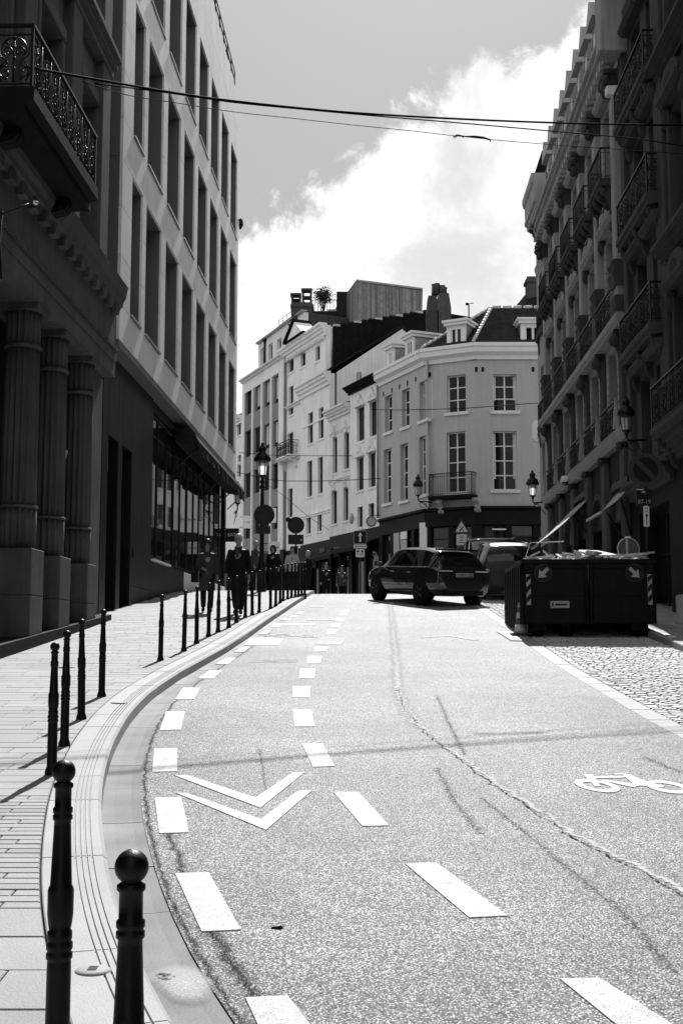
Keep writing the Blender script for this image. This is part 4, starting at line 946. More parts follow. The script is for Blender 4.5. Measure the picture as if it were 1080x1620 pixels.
clad(k0, k2, ztp, ztp - 0.05, 44); clad(k0, k1, ztp, ztp, 26)
MB().prz([(k0.x + 0.02, k0.y + 0.1), (k2.x - 0.02, k2.y + 0.1), (k2.x + 0.6, k2.y + 9), (k1.x, k1.y + 0.1)], zb_, ztp - 0.02).build('core', 'black', tx, Matrix())
MB().prz([(k0.x, k0.y - 0.08), (k2.x + 0.05, k2.y - 0.08), (k2.x + 0.6, k2.y + 9), (k1.x - 0.05, k1.y)], ztp + 0.001, ztp + 0.12).build('roof_edge', 'zinc', tx, Matrix())
d0 = at(541, 478, 84.3); MB().box(d0.x - 0.4, d0.x + 0.4, 83.0, 85.5, d0.z - 1.4, d0.z + 0.4).build('door', 'black', tx, Matrix())
# ---- leftmost white house, a sliver beside the office block
hAa = [rect(FF, q) for q in ((136,158,870,960), (138,158,1080,1125), (136,158,1140,1215))]
tA = house('terraced_house', 'narrow sliver of white house at the far left end of the row', -36, -30.25, 15.6, hAa, 'white_render', base=4.6, roof=2.2, cor=0.5, roofm='slate')
# ---- the corner house
gh = thing('corner_house', 'grey rendered corner house with white sash windows, tiled hip roof and dormers', 'house', (5.5, 61, 3.66))
A_, B_ = FF.wp(0.75, 0), Vector((6.9, 60, 3.66)); aC = math.atan2(B_.y - A_.y, B_.x - A_.x); LC = (B_ - A_).length
FC = Fr(A_.x, A_.y, 3.66, aC); FG = Fr(B_.x, B_.y, 3.66, 0.0); ZE = 13.05; ZS = 5.1
hs = [rect(FF, q, 0, z4) for q in ((107,150,690,905), (207,252,652,875), (310,358,605,835), (100,145,1005,1325), (198,244,975,1310), (308,355,930,1275))]
hc = [rect(FC, (472,582,570,790), 0, z4), rect(FC, (470,580,905,1262), 0, z4)]
hg = [rect(FG, (742,883,565,782), 0, z4), rect(FG, (742,883,900,1247), 0, z4)]
hg += [(h[0] + 3.3, h[1] + 3.3, h[2], h[3]) for h in hg]
wall(FF, gh, -4.93, 0.75, ZS, ZE, hs, 'cream_render', 0.25, back=0.25); wall(FC, gh, 0, LC, ZS, ZE, hc, 'cream_render', 0.25, back=0.25); wall(FG, gh, 0, 7.5, ZS, ZE, hg, 'cream_render', 0.22, back=0.25)
for F_, hh in ((FF, hs), (FC, hc), (FG, hg)):
    for h in hh:
        tall = h[3] - h[2] > 2.8
        window(F_, gh, h, 0.2 if F_ is not FF else 0.23, 2, (0.25, 0.5, 0.75) if tall else (0.34, 0.67), 'white_wood', 0.065, 'glass', split=True, sill=None)
        F_.b(MB().box(h[0] - 0.15, h[1] + 0.15, -0.09, 0.15, h[2] - 0.16, h[2] - 0.004), 'sill', 'white_render_b', gh)
        if F_ is FG:
            for xa, xb in ((h[0] + 0.07, h[0] + 0.17), (h[1] - 0.17, h[1] - 0.07)): F_.b(MB().box(xa, xb, 0.222, 0.228, h[2] + 0.6, h[3] - 0.1), 'curtain', 'curtain', gh)
cp = [(0.05, ZE - 0.3), (-0.10, ZE - 0.3), (-0.12, ZE - 0.1), (-0.34, ZE + 0.05), (-0.36, ZE + 0.30), (-0.42, ZE + 0.34), (-0.42, ZE + 0.52), (0.05, ZE + 0.52)]
for F_, a, b in ((FF, -5.0, 0.85), (FC, -0.10, LC + 0.10), (FG, -0.12, 7.5)): F_.b(MB().prx(cp, a, b), 'cornice', 'white_wood', gh)
for F_, L_ in ((FF, (-4.4, -3.3, -2.3, -1.3, -0.3)), (FC, (0.3, 2.9)), (FG, (0.4, 3.0, 5.2))):
    for xx in L_: F_.b(MB().box(xx - 0.07, xx + 0.07, -0.02, 0.02, ZE - 0.95, ZE - 0.7), 'vent_hole', 'black', gh)
F_ = FF
pts = [FF.wp(-4.9, 0.3), A_, B_, FG.wp(7.5, 0.3)]
MB().prz([(p.x, p.y) for p in (FF.wp(-4.9, 0.55), A_ + Vector((0.35, 0.5, 0)), B_ + Vector((0.1, 0.55, 0)), FG.wp(7.5, 0.55), FG.wp(7.5, 9), FF.wp(-4.9, 9))], 3.5, 3.66 + ZE).build('core', 'cream_render', gh, Matrix())
# shop front of the corner house
sf = MB(); 
for F_, a, b in ((FF, -4.93, 0.75), (FC, 0, LC), (FG, 0, 7.5)):
    F_.b(MB().prx([(0.4, ZS - 0.95), (-0.06, ZS - 0.95), (-0.06, ZS - 0.2), (-0.2, ZS - 0.12), (-0.2, ZS - 0.004), (0.4, ZS - 0.004)], a, b), 'shop_fascia', 'shop_dark', gh)
    n = max(2, int((b - a) / 1.3))
    for k in range(n + 1):
        xx = a + (b - a - 0.3) * k / n; F_.b(MB().bev(xx, xx + 0.3, -0.03, 0.5, -0.1, ZS - 0.955, 0.02), 'pier', 'shop_dark', gh)
        if k < n:
            window(F_, gh, (xx + 0.31, xx + (b - a - 0.3) / n - 0.01, 0.6, ZS - 0.96), 0.15, 1, (0.82,), 'shop_dark', 0.06, 'glass_shop', name='shop_window')
            F_.b(MB().box(xx + 0.31, xx + (b - a - 0.3) / n - 0.01, 0.05, 0.4, -0.1, 0.59), 'stall_riser', 'shop_dark', gh)
def poster(F_, px0, px1, py0, py1, m, label, off=-0.05):
    x0, z1 = F_.P(px0, py0, off); x1, z0 = F_.P(px1, py1, off)
    o = F_.b(MB().box(x0, x1, off, off + 0.03, min(z0, z1), max(z0, z1)), 'poster', m, None); return tag(o, label, 'poster')  # also makes the pale panels coloured as lit shop window
poster(FC, 663, 675, 827, 870, 'sign_white', 'tall white panel in the dark shopfront behind the car roof')
poster(FF, 633, 643, 832, 852, 'sign_white', 'upper pale panel coloured as a lit part of the corner shop window')  # this and the next two panels paint the lit shop window by colour
poster(FF, 633, 643, 855, 885, 'sign_grey', 'lower pale panel coloured as a lit part of the corner shop window')
poster(FF, 622, 631, 843, 885, 'sign_grey', 'grey panel coloured as a lit part of the corner shop window, left of the pale ones')
poster(FG, 778, 800, 836, 838.5, 'sign_white', 'thin white strip light over the shopfront under the corner house')
FF.b(MB().tube([(-4.98, -0.12, 5.2), (-4.98, -0.12, ZE - 0.2)], 0.07, 8), 'downpipe', 'zinc', gh)
bx0 = FC.P(*z4(368, 1200), -0.5)[0]; bx1 = FC.P(*z4(630, 1200), -0.5)[0]; bz = FC.P(*z4(500, 1295), -0.6)[1]
balcony(FC, gh, bx0, min(bx1, LC + 0.3), bz + 0.15, 0.75, 1.15, 'near_black_stone', False, 0, th=0.18)
for xb in (0.9, 2.9): console(FC, gh, xb, bz - 0.03, 0.5, 0.7, 'cream_render', 0.0, 0.3)
Rg = at(777, 487, 62.5); Rl = Rg - Vector((FF.u.x, FF.u.y, 0)) * 7.0; Rr = Rg + Vector((9, 0, 0)); ez = 3.66 + ZE + 0.525
e0, e1, e2, e3 = [Vector((p.x, p.y, ez)) for p in (FF.wp(-4.95, -0.3), FC.wp(-0.05, -0.35), FC.wp(LC + 0.05, -0.35), FG.wp(7.5, -0.35))]
rf = MB().add([e0, e1, e2, e3, Rg, Rl, Rr], [(1, 2, 4), (2, 3, 6, 4), (0, 1, 4, 5), (0, 5, 4, 6, 3)]).build('roof', 'tile', gh, Matrix())
for a, b, n in ((e1, Rg, 13), (e2, Rg, 13), (Rg, Rr, 16)):
    for k in range(n):
        p = a.lerp(b, (k + 0.1) / n); q = a.lerp(b, (k + 0.9) / n); MB().tube([p + Vector((0, 0, 0.02)), q + Vector((0, 0, 0.05))], 0.10, 6).build('ridge_tile', 'tile_pale', rf, Matrix())
def dormer(F_, q, off, depth, cheek='zinc', dz=0.0):
    x0, x1, z0, z1 = rect(F_, q, off, z4); z0 = ZE + 0.45
    o = F_.b(MB().box(x0, x1, off + 0.1, off + depth, z0, z1 - 0.2), 'dormer', cheek, gh)
    F_.b(MB().box(x0 - 0.12, x1 + 0.12, off - 0.15, off + depth, z1 - 0.2, z1 - 0.04).box(x0 - 0.2, x1 + 0.2, off - 0.22, off + depth, z1 - 0.039, z1 + 0.08), 'dormer_roof', 'white_wood', o)
    F_.b(MB().box(x0, x0 + 0.22, off, off + 0.1, z0, z1 - 0.2).box(x1 - 0.22, x1, off, off + 0.1, z0, z1 - 0.2).box(x0 + 0.22, x1 - 0.22, off, off + 0.1, z1 - 0.42, z1 - 0.2), 'dormer_front', 'white_wood', o)
    w = MB(); a, b = x0 + 0.22, x1 - 0.22; c = (a + b) / 2; zt = z1 - 0.42
    w.box(a, a + 0.08, off + 0.03, off + 0.09, z0, zt).box(b - 0.08, b, off + 0.03, off + 0.09, z0, zt).box(c - 0.06, c + 0.06, off + 0.03, off + 0.09, z0, zt).box(a, b, off + 0.035, off + 0.085, z0, z0 + 0.09)
    F_.b(w, 'window_frame', 'white_wood', o)
    for u, v in ((a + 0.08, c - 0.06), (c + 0.06, b - 0.08)): F_.b(MB().box(u, v, off + 0.06, off + 0.07, z0 + 0.09, zt), 'pane', 'glass', o)
dormer(FC, (470, 582, 255, 400), -0.12, 2.4); dormer(FG, (905, 1050, 245, 392), -0.12, 2.2); dormer(FF, (225, 275, 335, 475), -0.12, 2.4); dormer(FF, (118, 158, 398, 525), -0.12, 2.2)
# big double chimney behind
bc = thing('chimney_stack', 'large dark double-bodied chimney stack rising between gable and tiled roof', 'chimney', tuple(at(694, 530, 70)))
for (xa, xb, yt, yb_) in ((676, 693, 466, 545), (692, 713, 462, 545)):
    a_, b_ = at(xa, yt, 70), at(xb, yb_, 70); c = (a_.x + b_.x) / 2; w = (b_.x - a_.x) / 2
    MB().hexa([(c - w * 1.05, 70, b_.z), (c + w * 1.05, 70, b_.z), (c + w * 1.05, 71.5, b_.z), (c - w * 1.05, 71.5, b_.z)], [(c - w * 1.1, 70, a_.z - 1.0), (c + w * 1.1, 70, a_.z - 1.0), (c + w * 1.1, 71.5, a_.z - 1.0), (c - w * 1.1, 71.5, a_.z - 1.0)]).hexa([(c - w * 1.09, 70.01, a_.z - 1.0), (c + w * 1.09, 70.01, a_.z - 1.0), (c + w * 1.09, 71.49, a_.z - 1.0), (c - w * 1.09, 71.49, a_.z - 1.0)], [(c - w * 0.8, 70.2, a_.z), (c + w * 0.8, 70.2, a_.z), (c + w * 0.8, 71.3, a_.z), (c - w * 0.8, 71.3, a_.z)]).build('stack', 'brick', bc, Matrix())
for px, py in ((687.5, 447), (690.5, 449), (699, 452), (703, 452)):
    a_ = at(px, py, 70.6); MB().lathe([(0.2, 0), (0.16, a_.z - at(px, 466, 70.6).z - 0.15), (0.2, a_.z - at(px, 466, 70.6).z)], 8, (a_.x, 70.6 + (0.4 if px < 689 or px > 700 else 0), at(px, 466, 70.6).z)).build('chimney_pot', 'brick', bc, Matrix())
an = thing('roof_aerial', 'thin wind-vane pole on the corner house roof', 'aerial', tuple(at(741, 500, 66)))
a_ = at(741, 483, 66); MB().tube([(a_.x, 66, a_.z - 1.5), (a_.x, 66, a_.z + 0.1)], 0.04, 5).tube([(a_.x - 0.1, 66, a_.z + 0.1), (a_.x + 0.25, 66, a_.z + 0.12)], 0.03, 5).ball((a_.x - 0.1, 66, a_.z + 0.08), 0.1, 6, 4).build('pole', 'iron', an, Matrix())
# dark roofs beyond, right of the corner house roof
br = thing('background_house', 'dark gabled roof with chimney peeping above the corner house on the right', 'house', tuple(at(850, 480, 75)))
a_ = at(812, 486, 74); b_ = at(836, 463, 76); MB().add([at(812, 488, 74), at(880, 490, 74), at(880, 452, 78), at(832, 464, 78)], [(0, 1, 2, 3)]).add([at(812, 488, 74), at(832, 464, 78), at(824, 488, 80)], [(0, 1, 2)]).build('roof', 'slate', br, Matrix())
c_ = at(834, 463, 76); d_ = at(862, 437, 76); MB().box(c_.x, d_.x, 76, 77, c_.z - 1, d_.z).box(c_.x - 0.1, d_.x + 0.1, 75.9, 77.1, d_.z - 0.4, d_.z - 0.2).build('chimney', 'brick', br, Matrix())
MB().box(at(853,0,73).x, at(866,0,73).x, 73, 73.5, at(0,488,73).z, at(0,447,73).z).build('wall', 'white_render_b', br, Matrix())
MB().box(at(812,0,79).x, at(900,0,79).x, 78.5, 84, 3.6, at(0,488,79).z).build('core', 'slate', br, Matrix())
# ================================================================== RIGHT ROW (shaded, ornate)
def capital(fr, parent, xc, z, w, y, m, h=0.6):
    mb = MB().hexa([(xc - w*0.5, y, z), (xc + w*0.5, y, z), (xc + w*0.5, 0.05, z), (xc - w*0.5, 0.05, z)], [(xc - w*0.72, y - 0.2, z + h*0.8), (xc + w*0.72, y - 0.2, z + h*0.8), (xc + w*0.72, 0.05, z + h*0.8), (xc - w*0.72, 0.05, z + h*0.8)])
    mb.box(xc - w*0.8, xc + w*0.8, y - 0.26, 0.05, z + h*0.8 + 0.002, z + h)
    for s in (-1, 1): mb.ball((xc + s*w*0.62, y - 0.17, z + h*0.62), 0.13, 8, 5); mb.ball((xc + s*w*0.25, y - 0.12, z + h*0.25), 0.11, 8, 5, (1, 1, 1.4))
    mb.ball((xc, y - 0.2, z + h*0.5), 0.13, 8, 5, (1, 0.8, 1.3))
    return fr.b(mb, 'capital', m, parent)
def quoin_jambs(fr, parent, h, m, y=0.0):
    mb = MB(); n = max(4, int((h[3] - h[2]) / 0.22)); dz = (h[3] - h[2]) / n
    for k in range(n):
        e = 0.26 if k % 2 else 0.20
        for xa, xb in ((h[0] - e, h[0] - 0.01), (h[1] + 0.01, h[1] + e)): mb.bev(xa, xb, y - 0.05, y + 0.02, h[2] + dz*k + 0.012, h[2] + dz*(k+1) - 0.012, 0.015)
    o = fr.b(mb, 'quoin_jamb', m, parent); o['kind'] = 'stuff'; return o
def hood(fr, parent, h, m, y=0.0, kind=0):
    c = (h[0] + h[1]) / 2; w = (h[1] - h[0]) / 2 + 0.3; z = h[3] + 0.18
    mb = MB().prx([(y + 0.02, z), (y - 0.2, z), (y - 0.3, z + 0.12), (y - 0.3, z + 0.2), (y + 0.02, z + 0.24)], c - w, c + w)
    if kind == 0: mb.pry([(c - w, z + 0.241), (c + w, z + 0.241), (c, z + 0.75)], y - 0.22, y + 0.02)
    if kind == 1:
        mb.pry([(c + w * math.cos(R(a)), z + 0.241 + 0.5 * math.sin(R(a))) for a in range(0, 181, 15)], y - 0.22, y + 0.02)
    mb.ball((c, y - 0.2, z + 0.3), 0.2, 8, 6, (0.9, 0.7, 1.4))
    return fr.b(mb, 'window_hood', m, parent)
def swag(fr, parent, x0, x1, z, m, y=-0.04, h=0.5):
    mb = MB(); n = 12
    mb.tube([(x0 + (x1 - x0) * i / n, y - 0.04, z - h * math.sin(math.pi * i / n)) for i in range(n + 1)], [0.05 + 0.07 * math.sin(math.pi * i / n) for i in range(n + 1)], 6)
    for xx in (x0, x1): mb.ball((xx, y - 0.03, z), 0.12, 8, 5); mb.tube([(xx, y - 0.02, z), (xx, y - 0.03, z - h * 1.2)], [0.09, 0.03], 6)
    return fr.b(mb, 'carved_swag', m, parent)
def right_block(name, label, x0, x1, ztop, wins, m, depth=12, base_top=7.4, zlow=-3.0):
    t = thing(name, label, 'building', tuple(FRt.wp((x0 + x1) / 2, 0, zr(-(x0 + x1) / 2))))
    wall(FRt, t, x0, x1, base_top, ztop, wins, m, 0.3)
    body(FRt, t, x0, x1, zlow, ztop - 0.02, depth, m, y=0.75)
    for h in wins: window(FRt, t, h, 0.26, 2, (0.72,), 'soot_stone', 0.07, 'glass')
    return t
def ground_arches(t, xs, zt, m, w):
    hs = [(x - w, x + w, 0.3, zt - 1.35) for x in xs]
    lo, hi = min(xs) - 1.5, max(xs) + 1.5
    return hs
# ---- main building with giant pilasters
pil = [-33.0, -35.9, -38.8, -41.7, -44.6, -47.6]
bays = [(pil[i] + pil[i+1]) / 2 for i in range(5)]
wm = []
for c in bays: wm += [(c - 0.62, c + 0.62, 8.0, 10.4), (c - 0.6, c + 0.6, 11.15, 13.9), (c - 0.58, c + 0.58, 15.5, 17.9)]
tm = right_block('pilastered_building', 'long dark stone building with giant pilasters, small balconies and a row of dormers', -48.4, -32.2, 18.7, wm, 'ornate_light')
GA = [(c - 0.95, c + 0.95, 0.5, 6.3) for c in bays]
wall(FRt, tm, -48.4, -32.2, 0.5, 7.4, GA, 'near_black_stone', 0.5, 'base_wall')
for h in GA:
    window(FRt, tm, h, 0.45, 2, (0.72,), 'black', 0.07, 'glass_shop', name='shop_window')
    c = (h[0] + h[1]) / 2; mb = MB(); n = 12
    for k in range(n):
        a0, a1 = math.pi * k / n, math.pi * (k + 0.94) / n
        mb.pry([(c + 0.95 * math.cos(a0), 5.35 + 0.95 * math.sin(a0)), (c + 1.15 * math.cos(a0), 5.35 + 1.15 * math.sin(a0)), (c + 1.15 * math.cos(a1), 5.35 + 1.15 * math.sin(a1)), (c + 0.95 * math.cos(a1), 5.35 + 0.95 * math.sin(a1))], -0.08, 0.2)
    o = FRt.b(mb, 'arch_stones', 'ornate_stone', tm); o['kind'] = 'stuff'
    FRt.b(MB().pry([(c - 0.95, 5.36)] + [(c + 0.95 * math.cos(R(a)), 5.36 + 0.93 * math.sin(R(a))) for a in range(180, -1, -15)], 0.1, 0.3), 'fanlight', 'soot_stone', tm)
for x in pil:
    FRt.b(MB().bev(x - 0.28, x + 0.28, -0.16, 0.02, 0.8, 7.2, 0.03), 'base_pier', 'soot_stone', tm)
    FRt.b(MB().bev(x - 0.26, x + 0.26, -0.2, 0.02, 11.6, 17.6, 0.03), 'pilaster', 'ornate_light', tm)
    FRt.b(MB().bev(x - 0.36, x + 0.36, -0.3, 0.02, 11.0, 11.598, 0.04), 'pilaster_base', 'ornate_stone', tm)
    FRt.b(MB().prx([(0.02, 11.9), (-0.26, 11.9), (-0.34, 12.25), (-0.28, 12.4), (-0.36, 12.55), (-0.28, 12.65), (0.02, 12.65)], x - 0.34, x + 0.34), 'pilaster_knop', 'ornate_stone', tm)
    FRt.b(MB().bev(x - 0.24, x + 0.24, -0.12, 0.02, 7.95, 10.45, 0.03), 'pilaster', 'ornate_stone', tm)
    capital(FRt, tm, x, 17.6, 0.52, -0.2, 'ornate_stone', 0.7)
    console(FRt, tm, x, 10.66, 0.28, 1.9, 'ornate_stone', 0.0, 0.16); console(FRt, tm, x, 7.4, 0.26, 0.8, 'ornate_stone', 0.0, 0.3)
    FRt.b(MB().hexa([(x - 0.09, -0.36, 7.8), (x + 0.09, -0.36, 7.8), (x + 0.09, -0.2, 7.8), (x - 0.09, -0.2, 7.8)], [(x - 0.02, -0.3, 8.7), (x + 0.02, -0.3, 8.7), (x + 0.02, -0.27, 8.7), (x - 0.02, -0.27, 8.7)]), 'stone_spike', 'ornate_light', tm)
for i, c in enumerate(bays):
    for h in wm[3*i:3*i+3]: quoin_jambs(FRt, tm, h, 'ornate_light')
    hood(FRt, tm, wm[3*i+1], 'ornate_light', 0, i % 2); hood(FRt, tm, wm[3*i+2], 'ornate_light', 0, 2)
    balcony(FRt, tm, c - 1.05, c + 1.05, 15.35, 0.5, 0.95, 'ornate_stone', False, 0)
    for xb in (c - 0.85, c - 0.3, c + 0.3, c + 0.85): console(FRt, tm, xb, 15.12, 0.42, 0.75, 'ornate_stone', 0, 0.22)
    swag(FRt, tm, c - 0.55, c + 0.55, 14.95, 'ornate_stone', -0.1, 0.3)
    for s in (-1, 1): swag(FRt, tm, c + s * 0.95 - 0.12, c + s * 0.95 + 0.12, 14.4, 'ornate_stone', -0.05, 0.6)
    for k, zs in ((0, 10.9),): 
        pass
mould(FRt, tm, -48.4, -32.2, [(0.05, 10.66), (-0.3, 10.66), (-0.3, 10.75), (-0.36, 10.8), (-0.36, 10.97), (0.05, 10.97)], 'ornate_light', 'balcony_slab')
mould(FRt, tm, -48.4, -32.2, [(0.05, 7.4), (-0.2, 7.4), (-0.25, 7.55), (-0.29, 7.78), (0.05, 7.78)], 'ornate_light', 'string_course')
for zs, yo, hh in ((10.97, -0.31, 0.95), (7.78, -0.24, 0.9)):
    for i, c in enumerate(bays):
        mb = MB(); xa, xb = c - 1.15, c + 1.15
        mb.box(xa, xb, yo - 0.03, yo + 0.03, zs + hh - 0.05, zs + hh)
        for zz in (0.06, hh - 0.17): mb.tube([(xa, yo, zs + zz), (xb, yo, zs + zz)], 0.013, 5)
        for k in range(4): scroll(mb, lambda u, v, k=k: (xa + 0.575 * k + u, yo, zs + 0.06 + v), 0.575, hh - 0.2)
        FRt.b(mb, 'railing', 'iron', tm)
mould(FRt, tm, -48.4, -32.2, steps(18.3, 18.7, 0.2, 2), 'ornate_light', 'architrave')
mould(FRt, tm, -48.45, -32.15, steps(18.71, 19.55, 0.5, 5), 'ornate_light', 'cornice')
dn = MB(); xx = -48.3
while xx < -32.4: dn.box(xx, xx + 0.2, -0.42, -0.1, 18.6, 18.78); xx += 0.45
o = FRt.b(dn, 'dentil_row', 'ornate_light', tm); o['kind'] = 'stuff'
FRt.b(MB().prx([(0.2, 19.56), (12, 19.56), (7, 23.5), (2.6, 23.3)], -48.3, -32.2), 'roof', 'slate', tm)
for k in range(9):
    xc = -34.0 - 1.5 * k
    d = FRt.b(MB().box(xc - 0.42, xc + 0.42, -0.12, 2.2, 19.56, 21.25), 'dormer', 'ornate_light', tm)
    FRt.b(MB().pry([(xc - 0.58, 21.253), (xc + 0.58, 21.253), (xc, 22.0)], -0.3, 2.2), 'dormer_roof', 'zinc', d)
    for j in range(4): [FRt.b(MB().box(xa, xa + 0.15, -0.17, -0.08, 19.6 + 0.35 * j, 19.9 + 0.35 * j), 'dormer_quoin', 'ornate_light', d) for xa in (xc - 0.45, xc + 0.30)]
    FRt.b(MB().box(xc - 0.28, xc + 0.28, -0.15, -0.121, 19.75, 20.9), 'pane', 'glass', d)
# ---- building with stacked balconies
wb = [(-31.0, -29.9, z, z + 2.3) for z in (6.4, 9.6, 12.85, 16.05)] + [(-29.2, -28.1, z, z + 2.3) for z in (6.4, 9.6, 12.85, 16.05)]
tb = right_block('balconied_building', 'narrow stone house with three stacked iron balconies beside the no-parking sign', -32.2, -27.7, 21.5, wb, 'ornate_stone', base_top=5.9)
wall(FRt, tb, -32.2, -27.7, 0.5, 5.9, [(-31.6, -28.3, 0.5, 5.2)], 'near_black_stone', 0.5, 'base_wall')
window(FRt, tb, (-31.6, -28.3, 0.6, 5.2), 0.45, 3, (0.75,), 'black', 0.08, 'glass_shop', name='shop_window')
for zs in (15.95, 12.75, 9.5): balcony(FRt, tb, -31.55, -27.85, zs, 0.45, 1.0, 'ornate_stone', True, 3, th=0.3)
for x in (-31.9, -27.95): FRt.b(MB().bev(x - 0.24, x + 0.24, -0.14, 0.02, 5.9, 20.4, 0.03), 'pilaster', 'ornate_stone', tb); capital(FRt, tb, x, 20.4, 0.5, -0.14, 'ornate_stone')
for h in wb: hood(FRt, tb, h, 'ornate_stone', 0, 2)
mould(FRt, tb, -32.25, -27.65, steps(5.6, 6.05, 0.35, 3), 'ornate_stone', 'string_course'); mould(FRt, tb, -32.3, -27.6, steps(21.0, 21.8, 0.8, 4), 'ornate_stone', 'cornice')
FRt.b(MB().bev(-32.15, -31.5, -0.75, 0.02, 18.3, 20.9, 0.05).bev(-32.25, -31.4, -0.9, 0.02, 20.92, 21.3, 0.05), 'cornice_block', 'ornate_light', tb)
FRt.b(MB().bev(-32.15, -31.9, -0.52, -0.2, 17.2, 17.45, 0.03), 'alarm_box', 'sign_white', tb); FRt.b(MB().box(-32.06, -31.99, -0.199, -0.13, 17.28, 17.38), 'alarm_bracket', 'sign_grey', tb)
# ---- near building, running on behind the camera
wnr = []
for k in range(14):
    c = -26.3 + 2.5 * k
    for z, hh in ((7.2, 2.6), (11.6, 2.7), (16.2, 2.6)): wnr.append((c - 0.6, c + 0.6, z, z + hh))
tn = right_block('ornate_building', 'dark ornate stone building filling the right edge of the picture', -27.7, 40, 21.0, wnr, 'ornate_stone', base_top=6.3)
wall(FRt, tn, -27.7, 40, -3, 6.3, [(-27.0 + 2.5 * k, -25.4 + 2.5 * k, 0.3, 5.4) for k in range(12)], 'near_black_stone', 0.5, 'base_wall')
for k in range(6): window(FRt, tn, (-27.0 + 2.5 * k, -25.4 + 2.5 * k, 0.3, 5.4), 0.4, 1, (0.75,), 'black', 0.08, 'glass_shop', name='shop_window')
for h in wnr[:12]:
    hood(FRt, tn, h, 'ornate_stone', 0, 1); swag(FRt, tn, h[0] - 0.35, h[0] - 0.12, h[3] + 0.3, 'ornate_stone', -0.05, 0.5); swag(FRt, tn, h[1] + 0.12, h[1] + 0.35, h[3] + 0.3, 'ornate_stone', -0.05, 0.5)
    for s, e in ((h[0] - 0.22, h[0] - 0.02), (h[1] + 0.02, h[1] + 0.22)): FRt.b(MB().bev(s, e, -0.09, 0.02, h[2], h[3] + 0.1, 0.02), 'window_jamb', 'ornate_stone', tn)
for z in (6.0, 10.7, 15.3, 20.2): mould(FRt, tn, -27.7, 40, steps(z, z + 0.5, 0.42, 4), 'ornate_stone', 'string_course')
for k in range(4): x = -27.45 + 2.5 * k; FRt.b(MB().bev(x - 0.2, x + 0.2, -0.16, 0.02, 6.5, 20.1, 0.03), 'pilaster', 'ornate_stone', tn)
balcony(FRt, tn, -27.5, -16, 6.75, 0.6, 1.0, 'ornate_stone', True, 6, th=0.25)
# ---- far corner building with the heavy box cornice
wf = [(-50.2, -49.3, z, z + 2.3) for z in (8.0, 11.3, 15.4)]
tf = right_block('corner_building', 'narrow stone corner building with projecting box cornice at the far end of the shaded row', -50.95, -48.4, 19.4, wf, 'ornate_light', base_top=6.0)
wall(FRt, tf, -50.95, -48.4, 0.5, 6.0, [(-50.3, -49.1, 0.5, 5.2)], 'near_black_stone', 0.5, 'base_wall'); window(FRt, tf, (-50.3, -49.1, 0.6, 5.2), 0.45, 1, (0.75,), 'black', 0.08, 'glass_shop', name='shop_window')
for zs in (15.2, 11.1): balcony(FRt, tf, -50.7, -48.6, zs, 0.13, 0.95, 'ornate_stone', False, 2)
for z in (5.9, 10.4, 17.9): mould(FRt, tf, -51.0, -48.4, steps(z, z + 0.4, 0.08, 3), 'ornate_light', 'string_course')
FRt.b(MB().prx([(2, 19.5), (-0.1, 19.5), (-0.1, 19.7), (-0.16, 19.75), (-0.18, 19.9), (-0.38, 19.98), (-0.4, 20.15), (-0.48, 20.2), (-0.5, 20.35), (-0.46, 20.4), (-0.48, 21.0), (-0.54, 21.05), (-0.58, 21.2), (-0.58, 21.4), (2, 21.4)], -50.9, -47.7), 'box_cornice', 'ornate_light', tf)
FRt.b(MB().box(-50.6, -47.75, -0.1, 3, 21.402, 22.4), 'attic', 'slate', tf)
for xb in (-50.6, -49.9, -49.2, -48.7): console(FRt, tf, xb, 19.96, 0.32, 0.5, 'ornate_stone', 0.0, 0.2)
# ---- two white boards added for reflected light patches at the far corner
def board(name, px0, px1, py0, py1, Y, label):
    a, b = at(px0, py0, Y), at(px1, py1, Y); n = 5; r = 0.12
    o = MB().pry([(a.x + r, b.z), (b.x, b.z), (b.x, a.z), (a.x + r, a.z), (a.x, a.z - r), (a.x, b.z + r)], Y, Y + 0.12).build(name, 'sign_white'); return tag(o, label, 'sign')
board('light_patch_board', 841, 860, 665, 698, 51.6, 'white board made for a reflected light patch above the far wall lantern at the corner')
board('light_patch_board', 842, 860, 766, 801, 51.8, 'white board made for a reflected light patch behind the far wall lantern')
# ---- awnings over the right pavement, seen edge on
def awning(name, pw, po, wid, label):
    Y = 6.95 / ((pw[0] - 540) / raydir(*pw).y - STR)
    xw, zw = FRt.P(*pw, 0.0); q = at(po[0], po[1], -xw); out = (FRt.wp(xw, 0) - Vector((q.x, q.y, 0))).dot(FRt.n); zo = q.z
    t = thing(name, label, 'awning', tuple(FRt.wp(xw, 0, zr(-xw))))
    n = 10; L_ = []; R_ = []
    for k in range(n + 1):
        f = k / n; L_.append((xw - wid, -out * f, zw + (zo - zw) * f - 0.12 * math.sin(math.pi * f))); R_.append((xw, -out * f, zw + (zo - zw) * f - 0.10 * math.sin(math.pi * f)))
    mb = MB().strip(L_, R_, True); mb.strip([(a, b, c - 0.02) for a, b, c in R_], [(a, b, c - 0.02) for a, b, c in L_], True); FRt.b(mb, 'fabric', 'awning_pale', t)
    FRt.b(MB().box(xw - wid, xw, -out - 0.03, -out + 0.03, zo - 0.06, zo + 0.01), 'front_bar', 'sign_grey', t)
    for f in (0.3, 0.75): FRt.b(MB().tube([(xw - 0.3, 0, zw - 1.2 - f), (xw - 0.3, -out * f, zw + (zo - zw) * f - 0.2)], 0.025, 6), 'awning_arm', 'iron_soft', t)
    FRt.b(MB().box(xw - wid, xw, -0.15, 0.02, zw + 0.01, zw + 0.2), 'awning_case', 'iron_soft', t)
